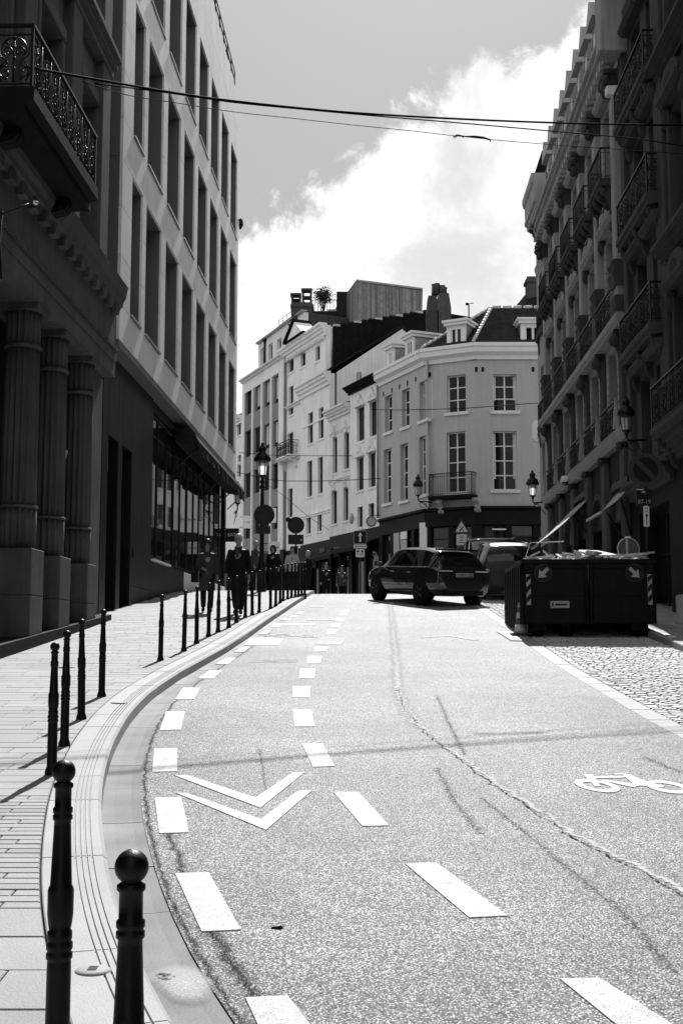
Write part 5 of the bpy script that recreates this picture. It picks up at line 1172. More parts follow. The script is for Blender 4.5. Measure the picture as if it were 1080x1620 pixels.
awning('shop_awning', (936, 782), (850, 860), 3.6, 'long steep pale awning dipping towards the parked cars')
awning('shop_awning', (1000, 763), (950, 809), 2.2, 'shorter pale awning just left of the round no-parking sign')
# dome camera on the wall
dc = thing('dome_camera', 'white dome security camera on a short arm on the shaded right facade', 'camera', tuple(FRt.wp(-37.6, 0, 7)))
xw, zw = FRt.P(927, 757, 0); FRt.b(MB().box(xw - 0.06, xw + 0.06, -0.05, 0.0, zw - 0.15, zw + 0.15).box(xw - 0.04, xw + 0.04, -0.75, -0.051, zw - 0.03, zw + 0.05), 'arm', 'sign_grey', dc)
FRt.b(MB().lathe([(0.001, zw + 0.1), (0.12, zw + 0.08), (0.15, zw - 0.02), (0.14, zw - 0.12)], 12, (xw, -0.72, 0)), 'housing', 'sign_white', dc)
FRt.b(MB().ball((xw, -0.72, zw - 0.14), 0.12, 12, 8), 'dome', 'glass_shop', dc)
# ================================================================== STREET FURNITURE
def pave_z(y): return zr(y) + PAVE
# ---- bollards
bp_ = [(0.052, -0.3), (0.052, 0.02), (0.046, 0.04), (0.0385, 0.06), (0.0375, 0.35), (0.037, 0.385), (0.0355, 0.39), (0.041, 0.395), (0.041, 0.41), (0.0355, 0.415), (0.041, 0.425), (0.041, 0.44), (0.0355, 0.447), (0.0385, 0.455), (0.0385, 0.475), (0.033, 0.48),
       (0.037, 0.50), (0.0405, 0.53), (0.0405, 0.60), (0.038, 0.608), (0.034, 0.615), (0.0265, 0.80), (0.0265, 0.812), (0.031, 0.816), (0.031, 0.828), (0.027, 0.832), (0.031, 0.838), (0.031, 0.85), (0.026, 0.855), (0.0255, 0.91), (0.031, 0.915), (0.031, 0.925), (0.024, 0.93)]
ball_ = [(0.022, 0.928)] + [(0.037 * math.sin(a), 0.963 - 0.037 * math.cos(a)) for a in [R(35 + 145 * i / 9) for i in range(9)]] + [(0.0001, 1.0)]
bol_me = MB().lathe(bp_, 20).mesh('bollard_post', 'iron'); cap_me = MB().lathe(ball_, 20).mesh('ball_cap', 'iron')
ORD = 'first second third fourth fifth sixth seventh eighth ninth tenth eleventh last'.split()
BOL = [(-0.452, 2.62, 'nearest bollard at the bottom edge, its ball the largest and lowest'), (-0.875, 3.80, 'second nearest bollard, tall one at the lower left corner')]
for px, py, lab in ((82, 1225, 'nearest of the four bollards standing together left of the kerb bend'), (102, 1180, 'second of the four bollards grouped left of the kerb bend'), (129, 1138, 'third of the four bollards grouped left of the kerb bend'), (161, 1102, 'farthest of the four bollards grouped left of the kerb bend'),
                    (254, 1045, 'bollard standing alone beyond the group of four, after a wide gap'), (291, 1030, 'second bollard after the wide gap, in front of the plinth'), (311, 1018, 'third bollard after the wide gap, left of the walking woman'), (330, 1007, 'bollard right in front of the walking woman'), (345, 1000, 'bollard just right of the walking woman'),
                    (362, 993, 'bollard at the left arm of the walking man'), (374, 985, 'bollard in front of the walking man'), (388, 977, 'bollard at the right side of the walking man')):
    x, y = gnd(px, py, PAVE); BOL.append((x, y, lab))
for px, py in ((399, 973), (410, 969), (428, 963), (436, 959), (443, 954), (448, 950.5), (455, 947.5), (461, 945.5), (467, 943.8), (472, 942.6), (477, 941.8), (482, 941)):
    x, y = gnd(px, py, PAVE)
    y = min(y, 44); BOL.append((x, y, ORD[len(BOL) - 14] + ' bollard of the tight row right of the walking man, counted towards the hilltop'))
for i, (x, y, lab) in enumerate(BOL):
    m = T(x, y, pave_z(y), random.uniform(0, 6)); t = put('bollard', bol_me, None, m @ Matrix.Rotation(R(random.uniform(-1.1, 1.1)) * (i > 1), 4, 'X')); put('ball_cap', cap_me, t, W[t])
    tag(t, lab, 'bollard', 'black iron bollards along the kerb')
# ---- small things in the pavement
x, y = gnd(147, 1537, PAVE); st = tag(MB().lathe([(0.075, -0.02), (0.075, 0.004), (0.06, 0.012), (0.001, 0.013)], 28, (0, 0, 0)).build('pavement_stud', 'kerb', None, T(x, y, pave_z(y))), 'pale round stud set in the kerb slab beside the near bollards', 'stud')
MB().box(-0.018, 0.018, -0.03, 0.03, 0.0125, 0.0145).build('stud_emblem', 'iron', st, W[st])
x, y = gnd(105, 1056, PAVE); tag(MB().lathe([(0.13, -0.02), (0.13, 0.003), (0.001, 0.004)], 20).build('cover', 'iron_soft', None, T(x, y, pave_z(y))), 'small dark round cover in the left pavement', 'cover')
x, y = gnd(175, 1112, PAVE); tag(MB().lathe([(0.10, -0.02), (0.10, 0.004), (0.001, 0.006)], 20).build('pavement_stud', 'kerb', None, T(x + 0.1, y, pave_z(y))), 'pale round stud in the kerb by the group of four bollards', 'stud')
x, y = gnd(438, 1469); tag(MB().hexa([(-0.03, -0.006, 0), (0.02, -0.012, 0), (0.032, 0.0, 0), (-0.02, 0.01, 0)], [(-0.024, -0.002, 0.008), (0.018, -0.006, 0.014), (0.026, 0.0, 0.01), (-0.016, 0.006, 0.006)]).build('fallen_leaf', 'black', None, T(x, y, zr(y) + 0.001)), 'tiny dark fallen leaf lying on the asphalt', 'leaf')
# ---- lanterns
def lantern(parent, M_, s=1.0):
    """square-to-round street lantern, origin at the foot of its glass"""
    S = M_ @ Matrix.Diagonal((s, s, s, 1))
    MB().lathe([(0.125, 0), (0.185, 0.44)], 6, sm=False).build('lantern_glass', 'lamp_glass', parent, S)
    n = 10; MB().strip([(0.108 * math.cos(math.pi * k / n), 0.108 * math.sin(math.pi * k / n) - 0.01, 0.008) for k in range(n + 1)], [(0.158 * math.cos(math.pi * k / n), 0.158 * math.sin(math.pi * k / n) - 0.01, 0.43) for k in range(n + 1)], True).build('backlight_liner', 'backlight_liner', parent, S)  # liner added inside, shaped to catch the sun and brighten the glass
    fr_ = MB()
    for k in range(6):
        a = 2 * math.pi * k / 6; fr_.tube([(0.13 * math.cos(a), 0.13 * math.sin(a), -0.01), (0.192 * math.cos(a), 0.192 * math.sin(a), 0.45)], 0.011, 4)
    fr_.lathe([(0.03, -0.16), (0.06, -0.12), (0.045, -0.07), (0.14, -0.02), (0.14, 0.005), (0.1, 0.006)], 12)
    fr_.build('lantern_frame', 'iron', parent, S)
    MB().lathe([(0.2, 0.441), (0.27, 0.47), (0.28, 0.53), (0.24, 0.62), (0.2, 0.70), (0.12, 0.76), (0.10, 0.8), (0.13, 0.83), (0.12, 0.93), (0.07, 0.96), (0.05, 1.0), (0.06, 1.03), (0.03, 1.08), (0.001, 1.1)], 14).build('lantern_cap', 'iron', parent, S)
YP = 38.0; c = at(415, 752, YP); x0, y0 = c.x, YP
lp = thing('lamp_post', 'black lamp post with lantern on the left pavement behind the walking man', 'street lamp', (x0, y0, pave_z(y0)))
hz = c.z
MB().lathe([(0.16, -0.2), (0.16, 0.25), (0.12, 0.3), (0.12, 0.9), (0.075, 1.0), (0.07, 2.6), (0.055, hz - pave_z(y0) - 0.45), (0.10, hz - pave_z(y0) - 0.42), (0.05, hz - pave_z(y0) - 0.3), (0.09, hz - pave_z(y0) - 0.2), (0.05, hz - pave_z(y0) - 0.14)], 14).build('post', 'iron', lp, W[lp])
lantern(lp, T(x0, y0, hz))
def wall_lamp(name, label, px, py, Y, s, wallpt):
    c = at(px, py, Y); t = thing(name, label, 'street lamp', tuple(c)); lantern(t, T(c.x, c.y, c.z), s)
    w = Vector(wallpt); a = Vector((c.x, c.y, c.z - 0.2 * s)); mb = MB().tube([a + Vector((0, 0, 0.05)), a, a.lerp(w, 0.06) + Vector((0, 0, -0.12 * s)), w + Vector((0, 0, -0.12 * s))], 0.025 * s + 0.008, 6)
    n = 12; d = (w - a); mb.tube([a + d * (0.35 + 0.25 * math.cos(6.28 * i / n)) + Vector((0, 0, -0.3 * s + 0.14 * s * math.sin(6.28 * i / n))) for i in range(n)], 0.015 * s, 5, closed=True)
    mb.tube([a + d * 0.1 + Vector((0, 0, -0.14 * s)), a + d * 0.55 + Vector((0, 0, -0.3 * s)), w + Vector((0, 0, -0.65 * s))], 0.018 * s, 5); mb.build('bracket', 'iron', t, Matrix())
    return t
wall_lamp('wall_lantern', 'black lantern on a bracket fixed to the far end of the office block', 376, 796, 49.0, 0.85, (FL.wp(49.5, 0).x, 49.5, at(376, 806, 49).z))
cR = at(990, 681, 30.5); wall_lamp('wall_lantern', 'near black lantern on the shaded right facade above the no-parking sign', 990, 681, 30.5, 0.85, (XR(30.5), 30.5, cR.z - 0.15))
cR = at(842, 784, 49.5); wall_lamp('wall_lantern', 'far black lantern at the end of the shaded right row', 842, 784, 49.5, 1.0, (XR(49.5), 49.5, cR.z - 0.15))
cR = at(661, 783, 60.6); wall_lamp('wall_lantern', 'black lantern on the corner house beside its balcony', 661, 783, 60.6, 1.0, tuple(FC.wp(0.35, 0, cR.z - FC.O.z - 0.2)))
sc_ = thing('wall_sconce', 'small pale lamp on the low white house above the shops', 'lamp', tuple(at(556, 822, 68))); c = at(556, 822, 68.5); MB().lathe([(0.06, -0.25), (0.16, 0.1), (0.1, 0.3), (0.02, 0.4)], 8, tuple(c)).build('lamp_shade', 'sign_grey', sc_, Matrix()); MB().tube([c + Vector((0, 0, 0.2)), FF.wp(-9.0, 0.0, c.z - 3.66 + 0.2)], 0.03, 5).build('bracket', 'iron', sc_, Matrix())
# ---- signs
def disc(mb, c, r, y0, y1, n=40, r0=0.0):
    o = [(c[0] + r * math.cos(2*math.pi*k/n), c[1] + r * math.sin(2*math.pi*k/n)) for k in range(n)]
    if not r0: mb.pry(o, y0, y1); return mb
    i_ = [(c[0] + r0 * math.cos(2*math.pi*k/n), c[1] + r0 * math.sin(2*math.pi*k/n)) for k in range(n)]
    vs = [(x, y, z) for y in (y0, y1) for ring in (o, i_) for x, z in ring]; fs = []
    for k in range(n):
        j = (k + 1) % n; fs += [(k, j, n + j, n + k), (2*n + k, 3*n + k, 3*n + j, 2*n + j), (k, 2*n + k, 2*n + j, j), (n + k, n + j, 3*n + j, 3*n + k)]
    return mb.add(vs, fs)
def post(parent, h, M_, r=0.035): MB().tube([(0, 0.03, -0.1), (0, 0.03, h)], r, 8).build('post', 'sign_back', parent, M_)
def rrect(mb, w, h, r, y0, y1, cz=0.0):
    p = []
    for cx, cz_, a0 in ((w/2 - r, h/2 - r, 0), (-w/2 + r, h/2 - r, 90), (-w/2 + r, -h/2 + r, 180), (w/2 - r, -h/2 + r, 270)):
        for k in range(5): p.append((cx + r * math.cos(R(a0 + 22.5*k)), cz + cz_ + r * math.sin(R(a0 + 22.5*k))))
    return mb.pry(p, y0, y1)
def sgn(name, label, px, py, Y, pave=True):
    c = at(px, py, Y); g0 = zr(Y) + (PAVE if pave else 0); t = thing(name, label, 'sign', (c.x, Y, g0)); return t, W[t], c.z - g0
t, Mx, h = sgn('no_parking_sign', 'large dark round no-parking sign with time plates behind the rubble skip', 1020, 743.5, 25.0)
r_ = 0.37; rr_ = 27.5 / 1868 * 25
post(t, h + 0.3, Mx); d = disc(MB(), (0, h), rr_, -0.02, 0.0).build('disc', 'sign_dark', t, Mx)
disc(MB(), (0, h), rr_ * 0.985, -0.026, -0.0205, 40, rr_ * 0.73).build('ring', 'sign_mid', t, Mx)
a = R(45); b_ = 0.05; L_ = rr_ * 0.735
MB().pry([(-L_*math.cos(a) - b_*math.sin(a), h + L_*math.sin(a) - b_*math.cos(a)), (L_*math.cos(a) - b_*math.sin(a), h - L_*math.sin(a) - b_*math.cos(a)), (L_*math.cos(a) + b_*math.sin(a), h - L_*math.sin(a) + b_*math.cos(a)), (-L_*math.cos(a) + b_*math.sin(a), h + L_*math.sin(a) + b_*math.cos(a))], -0.0255, -0.0205).build('slash', 'sign_mid', t, Mx)
s_ = 25.0 / 1868
def off_px(px, py): return (px - 1020) * s_, h - (py - 743.5) * s_
x, z = off_px(1016.5, 788); MB().box(x - 12.5*s_, x + 12.5*s_, -0.02, 0.0, z - 13*s_, z + 13*s_).build('time_plate', 'sign_dark', t, Mx)
MB().box(x - 12*s_, x - 0.5*s_, -0.026, -0.0205, z + 12*s_, z + 13.2*s_).build('plate_edge', 'sign_white', t, Mx)
MB().box(x - 4.5*s_, x - 2.5*s_, -0.026, -0.0205, z + 7.3*s_, z + 9*s_).box(x - 2.4*s_, x + 2*s_, -0.026, -0.0205, z + 7.3*s_, z + 10.2*s_).build('lorry_symbol', 'sign_grey', t, Mx)
letters('07-19', 9.0 * s_, 'sign_grey', t, Mx @ Matrix.Translation((x, -0.024, z - 7 * s_)))
x, z = off_px(1019.5, 818); rrect(MB(), 9*s_, 33*s_, 2*s_, -0.02, 0.0, z).build('distance_plate', 'sign_white', t, Mx @ Matrix.Translation((x, 0, 0)))
letters('12', 5.2 * s_, 'black', t, Mx @ Matrix.Translation((x, -0.023, z + 12.5 * s_))); letters('m', 5.0 * s_, 'black', t, Mx @ Matrix.Translation((x, -0.023, z + 8 * s_)))
MB().pry([(x - 0.7*s_, z - 14*s_), (x + 0.7*s_, z - 14*s_), (x + 0.7*s_, z), (x + 2.7*s_, z), (x, z + 4.3*s_), (x - 2.7*s_, z), (x - 0.7*s_, z)], -0.025, -0.0205).build('arrow', 'black', t, Mx)
# round sign backs on the left
Mx = W[lp]; z_ = at(418, 815, YP).z - pave_z(YP); xo = at(418, 815, YP - 0.1).x - x0
disc(MB(), (xo, z_), 0.335, -0.12, -0.10).build('round_sign_back', 'sign_back', lp, Mx); MB().box(xo - 0.2, xo + 0.2, -0.12, -0.10, z_ - 0.62, z_ - 0.37).build('plate_back', 'sign_back', lp, Mx)
t, Mx, h = sgn('round_sign', 'back of a round sign with box plate right of the lamp post', 468, 831, 46.0)
post(t, h + 0.3, Mx); disc(MB(), (0, h), 0.33, -0.03, -0.01).build('disc', 'sign_back', t, Mx); MB().box(-0.3, 0.3, -0.035, -0.005, h - 0.75, h - 0.37).build('box_plate', 'sign_back', t, Mx); MB().box(0.18, 0.24, -0.04, -0.036, h - 0.62, h - 0.55).build('sticker', 'sign_grey', t, Mx)
disc(MB(), (-0.30, h + 0.22), 0.1, -0.03, 0.02, 10).build('clamp', 'sign_back', t, Mx); rrect(MB(), 0.2, 0.36, 0.03, -0.03, -0.012, h - 0.98).build('small_plate', 'sign_grey', t, Mx); rrect(MB(), 0.14, 0.30, 0.02, -0.034, -0.0305, h - 0.98).build('small_plate_face', 'sign_dark', t, Mx)
# one-way arrow
t, Mx, h = sgn('one_way_sign', 'square dark one-way sign with white upward arrow above two plates', 569.5, 850, 54.0, False)
w = 0.6; post(t, h + 0.2, Mx); rrect(MB(), w, w, 0.05, -0.02, 0, h).build('plate', 'sign_grey', t, Mx); rrect(MB(), w * 0.94, w * 0.94, 0.04, -0.024, -0.0205, h).build('plate_face', 'sign_dark', t, Mx)
MB().pry([(-0.035, h - 0.22), (0.035, h - 0.22), (0.035, h + 0.08), (0.11, h + 0.06), (0, h + 0.23), (-0.11, h + 0.06), (-0.035, h + 0.08)], -0.03, -0.0245).build('arrow', 'sign_white', t, Mx)
rrect(MB(), w, 0.17, 0.03, -0.02, 0, h - 0.42).build('time_plate', 'sign_white', t, Mx)
for k in range(5): MB().box(-0.22 + 0.1*k, -0.16 + 0.1*k, -0.024, -0.0205, h - 0.45, h - 0.39).build('plate_mark', 'sign_dark', t, Mx)
rrect(MB(), 0.4, 0.36, 0.03, -0.02, 0, h - 0.73).build('bicycle_plate', 'sign_white', t, Mx)
for xx, rr in ((-0.1, 0.055), (0.1, 0.055)): disc(MB(), (xx, h - 0.65), rr, -0.024, -0.0205, 14).build('plate_mark', 'sign_dark', t, Mx)
MB().box(-0.17, 0.17, -0.024, -0.0205, h - 0.78, h - 0.755).build('plate_mark', 'sign_dark', t, Mx)
# triangle
t, Mx, h = sgn('crossroads_sign', 'white triangular warning sign with a black cross above the dark car', 729.5, 836, 52.0, False)
def tri(r): return [(0, h + r), (-r * 0.866, h - r * 0.5), (r * 0.866, h - r * 0.5)]
post(t, h + 0.2, Mx); MB().pry(tri(0.44), -0.02, 0).build('triangle', 'sign_mid', t, Mx); MB().pry(tri(0.31), -0.026, -0.0205).build('triangle_face', 'sign_white', t, Mx)
for s in (-1, 1): MB().pry([(-0.09, h - s*0.1 - 0.03), (-0.06, h - s*0.1 - 0.05 + 0.02), (0.09, h + s*0.1 - 0.03), (0.09, h + s*0.1 + 0.02), (-0.09, h - s*0.1 + 0.02)], -0.032 - 0.002 * s, -0.0265).build('cross_stroke', 'black', t, Mx)
rrect(MB(), 0.46, 0.48, 0.05, -0.02, 0, h - 0.5).build('plate', 'sign_white', t, Mx); rrect(MB(), 0.2, 0.10, 0.04, -0.024, -0.0205, h - 0.4).build('plate_mark', 'sign_grey', t, Mx); MB().box(-0.08, 0.08, -0.024, -0.0205, h - 0.54, h - 0.51).build('plate_mark', 'sign_dark', t, Mx); MB().box(-0.15, 0.15, -0.024, -0.0205, h - 0.64, h - 0.61).build('plate_mark', 'sign_dark', t, Mx)
rrect(MB(), 0.24, 0.3, 0.02, -0.02, 0, h - 0.95).build('lower_plate', 'sign_mid', t, Mx)
# shop signs
def hang(name, label, px0, px1, py0, py1, Y, m, txt=None, ts=0.2, tm='black', cat='sign'):
    a, b = at(px0, py0, Y), at(px1, py1, Y); t = thing(name, label, cat, ((a.x + b.x) / 2, Y, b.z)); Mx = Matrix()
    MB().bev(a.x, b.x, Y - 0.06, Y + 0.06, b.z, a.z, 0.01).build('board', m, t, Mx)
    MB().box(a.x - 0.25, a.x - 0.01, Y - 0.02, Y + 0.02, a.z - 0.1, a.z - 0.06).box(a.x - 0.25, a.x - 0.01, Y - 0.02, Y + 0.02, b.z + 0.06, b.z + 0.1).build('bracket', 'iron', t, Mx)
    if txt: letters(txt, ts, tm, t, Matrix.Translation(((a.x + b.x) / 2, Y - 0.066, (a.z + b.z) / 2)))
    return t
hang('projecting_shop_sign', 'square white shop sign with small dark lettering near the lamp post', 424.5, 442.5, 857, 876, 53, 'sign_white', 'Urbanside', 0.105)
hang('shop_awning_sign', 'dark shop awning end with white lettering left of the walking man', 356, 378, 836, 857, 50.5, 'awning', 'EAT', 0.2, 'sign_white')
hang('letting_board', 'small white notice board with dark lines on the grey building', 385, 396, 816, 836, 80, 'sign_white', 'A LOUER', 0.1)
hang('notice_board', 'framed white notice behind the round sign back on the lamp post', 428, 437, 804, 827, 79, 'sign_white')
c = at(587, 825, 66.0); rs = thing('round_shop_sign', 'pale round hanging sign at the joint between crested house and corner house', 'sign', (c.x, 66, c.z - 0.3)); disc(MB(), (c.x, c.z), 0.30, 65.95, 66.05).build('disc', 'sign_grey', rs, Matrix()); disc(MB(), (c.x, c.z), 0.285, 65.94, 65.949, 40, 0.24).build('rim', 'sign_mid', rs, Matrix()); MB().box(c.x - 0.05, c.x + 0.5, 65.98, 66.02, c.z + 0.33, c.z + 0.37).build('bracket', 'iron', rs, Matrix())
# dark shop awnings at the foot of the far row
def far_awning(x0, x1, z, out, drop, label, y=0.0):
    t = thing('shop_awning', label, 'awning', tuple(FF.wp((x0 + x1) / 2, y, 0))); FF.b(MB().prx([(y - 0.02, z), (y - out, z - drop), (y - out, z - drop - 0.22), (y - out + 0.03, z - drop - 0.22), (y - out + 0.04, z - drop - 0.03), (y - 0.02, z - 0.06)], x0, x1), 'fabric', 'awning', t)
    for xx in (x0 + 0.2, x1 - 0.2): FF.b(MB().tube([(xx, y, z - 1.0), (xx, y - out * 0.9, z - drop - 0.05)], 0.02, 5), 'awning_arm', 'iron', t)
far_awning(-9.2, -5.3, 4.1, 1.3, 0.5, 'black awning under the house with crested windows'); far_awning(-12.3, -9.5, 3.9, 1.2, 0.5, 'black awning under the lowest white house'); far_awning(-17.3, -13.0, 3.9, 1.4, 0.7, 'wide black awning under the tall plain white house'); far_awning(-29, -22, 4.0, 1.3, 0.6, 'long black awning under the grey finned building')
for k, (px, py, w_, h_) in enumerate(((505, 868, 8, 12), (516, 872, 7, 10), (528, 866, 9, 14), (508, 890, 10, 12), (490, 882, 9, 16))):
    poster(FF, px, px + w_, py, py + h_, 'sign_mid', ('dim poster in the shop windows, leftmost but one', 'small dim poster between two others in the shop windows', 'rightmost dim poster in the shop windows', 'low wide dim poster in the shop windows', 'leftmost dim poster in the shop windows')[k], -0.02)
# ---- overhead cables
def cable(name, label, pts, ys, r):
    P = []; n = len(pts)
    for i in range(n):
        P.append(at(pts[i][0], pts[i][1], ys[0] + (ys[1] - ys[0]) * (pts[i][0] - pts[0][0]) / (pts[-1][0] - pts[0][0])))
    Q = []
    for i in range(n - 1):
        p0, p1, p2, p3 = P[max(i-1, 0)], P[i], P[i+1], P[min(i+2, n-1)]
        for k in range(6):
            t = k / 6; Q.append(0.5 * ((2*p1) + (p2 - p0)*t + (2*p0 - 5*p1 + 4*p2 - p3)*t*t + (-p0 + 3*p1 - 3*p2 + p3)*t**3))
    Q.append(P[-1]); return tag(MB().tube(Q, r, 5).build(name, 'wire'), label, 'cable')
cable('overhead_cable', 'uppermost and thickest black cable crossing the street against the sky', [(40, 106), (165, 128), (270, 146), (370, 160), (540, 177), (720, 188), (900, 195), (1100, 199)], (17, 24.5), 0.021)
cable('overhead_cable', 'middle black cable sagging just below the thickest cable', [(150, 132), (260, 146), (370, 162), (480, 173), (600, 184), (720, 194), (800, 201), (900, 210), (1000, 219), (1100, 234)], (18, 24.5), 0.013)
dcb = cable('overhead_cable', 'lowest and thinnest cable crossing the sky with a frayed dangling piece', [(130, 128), (200, 150), (280, 163), (370, 177), (470, 188), (560, 198), (650, 207), (720, 215), (760, 219), (800, 223), (900, 231), (1000, 238), (1100, 245)], (18, 24.5), 0.007)
mb = MB(); yy = 22.2
mb.tube([at(716, 217, yy), at(722, 214, yy), at(735, 216, yy), at(750, 216, yy), at(764, 218, yy), at(774, 221, yy), at(776, 224, yy)], [0.01, 0.02, 0.014, 0.02, 0.024, 0.016, 0.008], 5).tube([at(718, 219, yy), at(726, 213, yy), at(733, 218, yy)], 0.008, 4); mb.build('frayed_end', 'wire', dcb, W[dcb])
cable('street_cable', 'thin cable crossing in front of the grey corner house at second-floor level', [(587, 648), (640, 648.5), (730, 646), (800, 641), (860, 637)], (66, 50.5), 0.02)
cable('street_cable', 'thin cable across the white houses at second-floor level', [(378, 716), (430, 720), (490, 721), (556, 721)], (80, 70), 0.02)
cable('street_cable', 'thin cable with pale insulated stretch at first-floor level of the white houses', [(372, 746), (428, 759), (480, 761), (540, 760), (602, 757)], (72, 66), 0.022)
cable('street_cable', 'thin slanting cable low over the far shops', [(425, 768), (450, 785), (485, 815), (520, 838)], (78, 73), 0.015)
cable('wall_cable', 'thin cable hanging down the joint left of the office block', [(155, 310), (160, 350), (164, 400), (165, 450), (164, 470)], (26.0, 25.9), 0.012)
# ================================================================== VEHICLES
def car(name, label, cat, st, wheels, paint, Mx, wr=0.33, pillars=(), glass_side=(2, 6), rear_glass=(1, 2), wind=(5, 6), extra=None):
    """st rows: x, half width, z bottom, z belt, roof half width, z roof"""
    t = thing(name, label, cat, tuple(Mx.to_translation())); W[t] = Mx; t.matrix_world = Mx
    def col_(j): return [(r[0], r[j]) for r in st]
    NS = 6; xs = []
    for i in range(len(st) - 1):
        for k in range(NS): xs.append((st[i][0] + (st[i+1][0] - st[i][0]) * k / NS, i))
    xs.append((st[-1][0], len(st) - 2)); rings = []
    for x, i in xs:
        w, zb, ze, rw, zt = [herm(col_(j), x) for j in range(1, 6)]
        ctrl = [(0, zb), (0.80*w, zb), (0.96*w, zb + 0.12), (w, zb + 0.32), (w*0.995, (zb + ze) / 2 + 0.12), (w*0.965, ze - 0.03), (w*0.945, ze), (rw + (w*0.945 - rw)*0.12, zt - 0.06 - 0.1*(zt-ze)*0.2), (rw*0.93, zt - 0.02), (rw*0.6, zt), (0, zt + 0.012)]
        rings.append(ctrl)
    nr = len(rings[0]); bodyb, glass = MB(), {}
    for a in range(len(rings) - 1):
        seg = xs[a][1]
        for j in range(nr - 1):
            for s in (1, -1):
                q = [(xs[a][0], s*rings[a][j][0], rings[a][j][1]), (xs[a+1][0], s*rings[a+1][j][0], rings[a+1][j][1]), (xs[a+1][0], s*rings[a+1][j+1][0], rings[a+1][j+1][1]), (xs[a][0], s*rings[a][j+1][0], rings[a][j+1][1])]
                if s < 0: q = q[::-1]
                key = None
                if j == 6 and glass_side[0] <= seg < glass_side[1]: key = ('side_window', s)
                if j >= 7 and rear_glass[0] <= seg < rear_glass[1]: key = ('rear_window', 0)
                if j >= 7 and wind[0] <= seg < wind[1]: key = ('windscreen', 0)
                (glass.setdefault(key, MB()) if key else bodyb).add(q, [(0, 1, 2, 3)], True)
    for e in (0, -1):
        ring = [(xs[e][0], y, z) for y, z in rings[e]] + [(xs[e][0], -y, z) for y, z in rings[e][::-1][1:-1]]; bodyb.add(ring, [list(range(len(ring)))])
    def weld(mb):
        me = mb.mesh('m', 'black'); import bmesh; bm = bmesh.new(); bm.from_mesh(me); bmesh.ops.remove_doubles(bm, verts=bm.verts, dist=0.002); bmesh.ops.recalc_face_normals(bm, faces=bm.faces); bm.to_mesh(me); bm.free(); return me
    me = weld(bodyb); me.materials[0] = M[paint]; put('body', me, t, Mx)
    for (nm, s), mb in glass.items(): me = weld(mb); me.materials[0] = M['car_glass']; put(nm, me, t, Mx)
    wmax = max(r[1] for r in st)
    for x in pillars:
        w, zb, ze, rw, zt = [herm(col_(j), x) for j in range(1, 6)]
        for s in (-1, 1): MB().hexa([(x - 0.04, s*(w*0.945 + 0.012), ze), (x + 0.04, s*(w*0.945 + 0.012), ze), (x + 0.04, s*(w*0.9), ze), (x - 0.04, s*(w*0.9), ze)], [(x - 0.08, s*(rw + 0.03), zt - 0.07), (x, s*(rw + 0.03), zt - 0.07), (x, s*(rw - 0.04), zt - 0.07), (x - 0.08, s*(rw - 0.04), zt - 0.07)]).build('pillar', 'black_gloss', t, Mx)
    wy = MB().lathe([(wr, -0.11), (wr, 0.09), (wr - 0.03, 0.115), (wr * 0.68, 0.12)], 28).mesh('tyre', 'tyre')
    rm = MB().lathe([(wr * 0.67, 0.10), (wr * 0.63, 0.112), (wr * 0.55, 0.09), (0.06, 0.095), (0.001, 0.11)], 28)
    for k in range(5):
        a = 2 * math.pi * k / 5; rm.tube([(0.05 * math.cos(a), 0.05 * math.sin(a), 0.105), (wr*0.62 * math.cos(a), wr*0.62 * math.sin(a), 0.108)], 0.03, 5)
    rm = rm.mesh('rim', 'rim'); arch = MB().lathe([(wr + 0.06, -0.2), (wr + 0.06, 0.0), (wr + 0.02, 0.006), (wr - 0.05, 0.004)], 28).mesh('wheel_arch', 'black')
    for x in wheels:
        w = herm(col_(1), x)
        for s in (1, -1):
            m = Mx @ Matrix.Translation((x, s * (w - 0.085), wr)) @ Matrix.Rotation(R(-90 * s), 4, 'X'); o = put('wheel', wy, t, m); put('rim', rm, o, m)
            put('wheel_arch', arch, t, Mx @ Matrix.Translation((x, s * (w + 0.002), wr + 0.02)) @ Matrix.Rotation(R(-90 * s), 4, 'X'))
    return t
ST1 = [(-2.20, 0.62, 0.42, 0.76, 0.52, 0.82), (-2.10, 0.83, 0.28, 0.98, 0.70, 1.07), (-1.58, 0.90, 0.24, 1.04, 0.56, 1.49), (-0.8, 0.91, 0.22, 1.01, 0.61, 1.57), (0.0, 0.91, 0.21, 0.98, 0.62, 1.57), (0.55, 0.91, 0.21, 0.97, 0.60, 1.51), (1.30, 0.90, 0.22, 0.96, 0.70, 1.03), (1.95, 0.86, 0.25, 0.80, 0.62, 0.88), (2.16, 0.70, 0.36, 0.62, 0.55, 0.68)]
fwd = Vector((-0.42, 0.907, 0)).normalized(); ang = math.atan2(fwd.y, fwd.x)
rl_ = Vector((2.20, 32.55, 0)); rgt = Vector((fwd.y, -fwd.x, 0)); cc = rl_ + rgt * 0.82 + fwd * 1.33
pitch = math.atan2(zr(cc.y + 1) - zr(cc.y - 1), 2) * fwd.y
MC = T(cc.x, cc.y, zr(cc.y) + 0.0, ang) @ Matrix.Rotation(-pitch, 4, 'Y')
c1 = car('parked_car', 'dark hatchback seen from the rear three-quarter, turning left across the junction', 'car', ST1, (-1.33, 1.34), 'car_paint', MC, 0.335, (-0.75, 0.35))
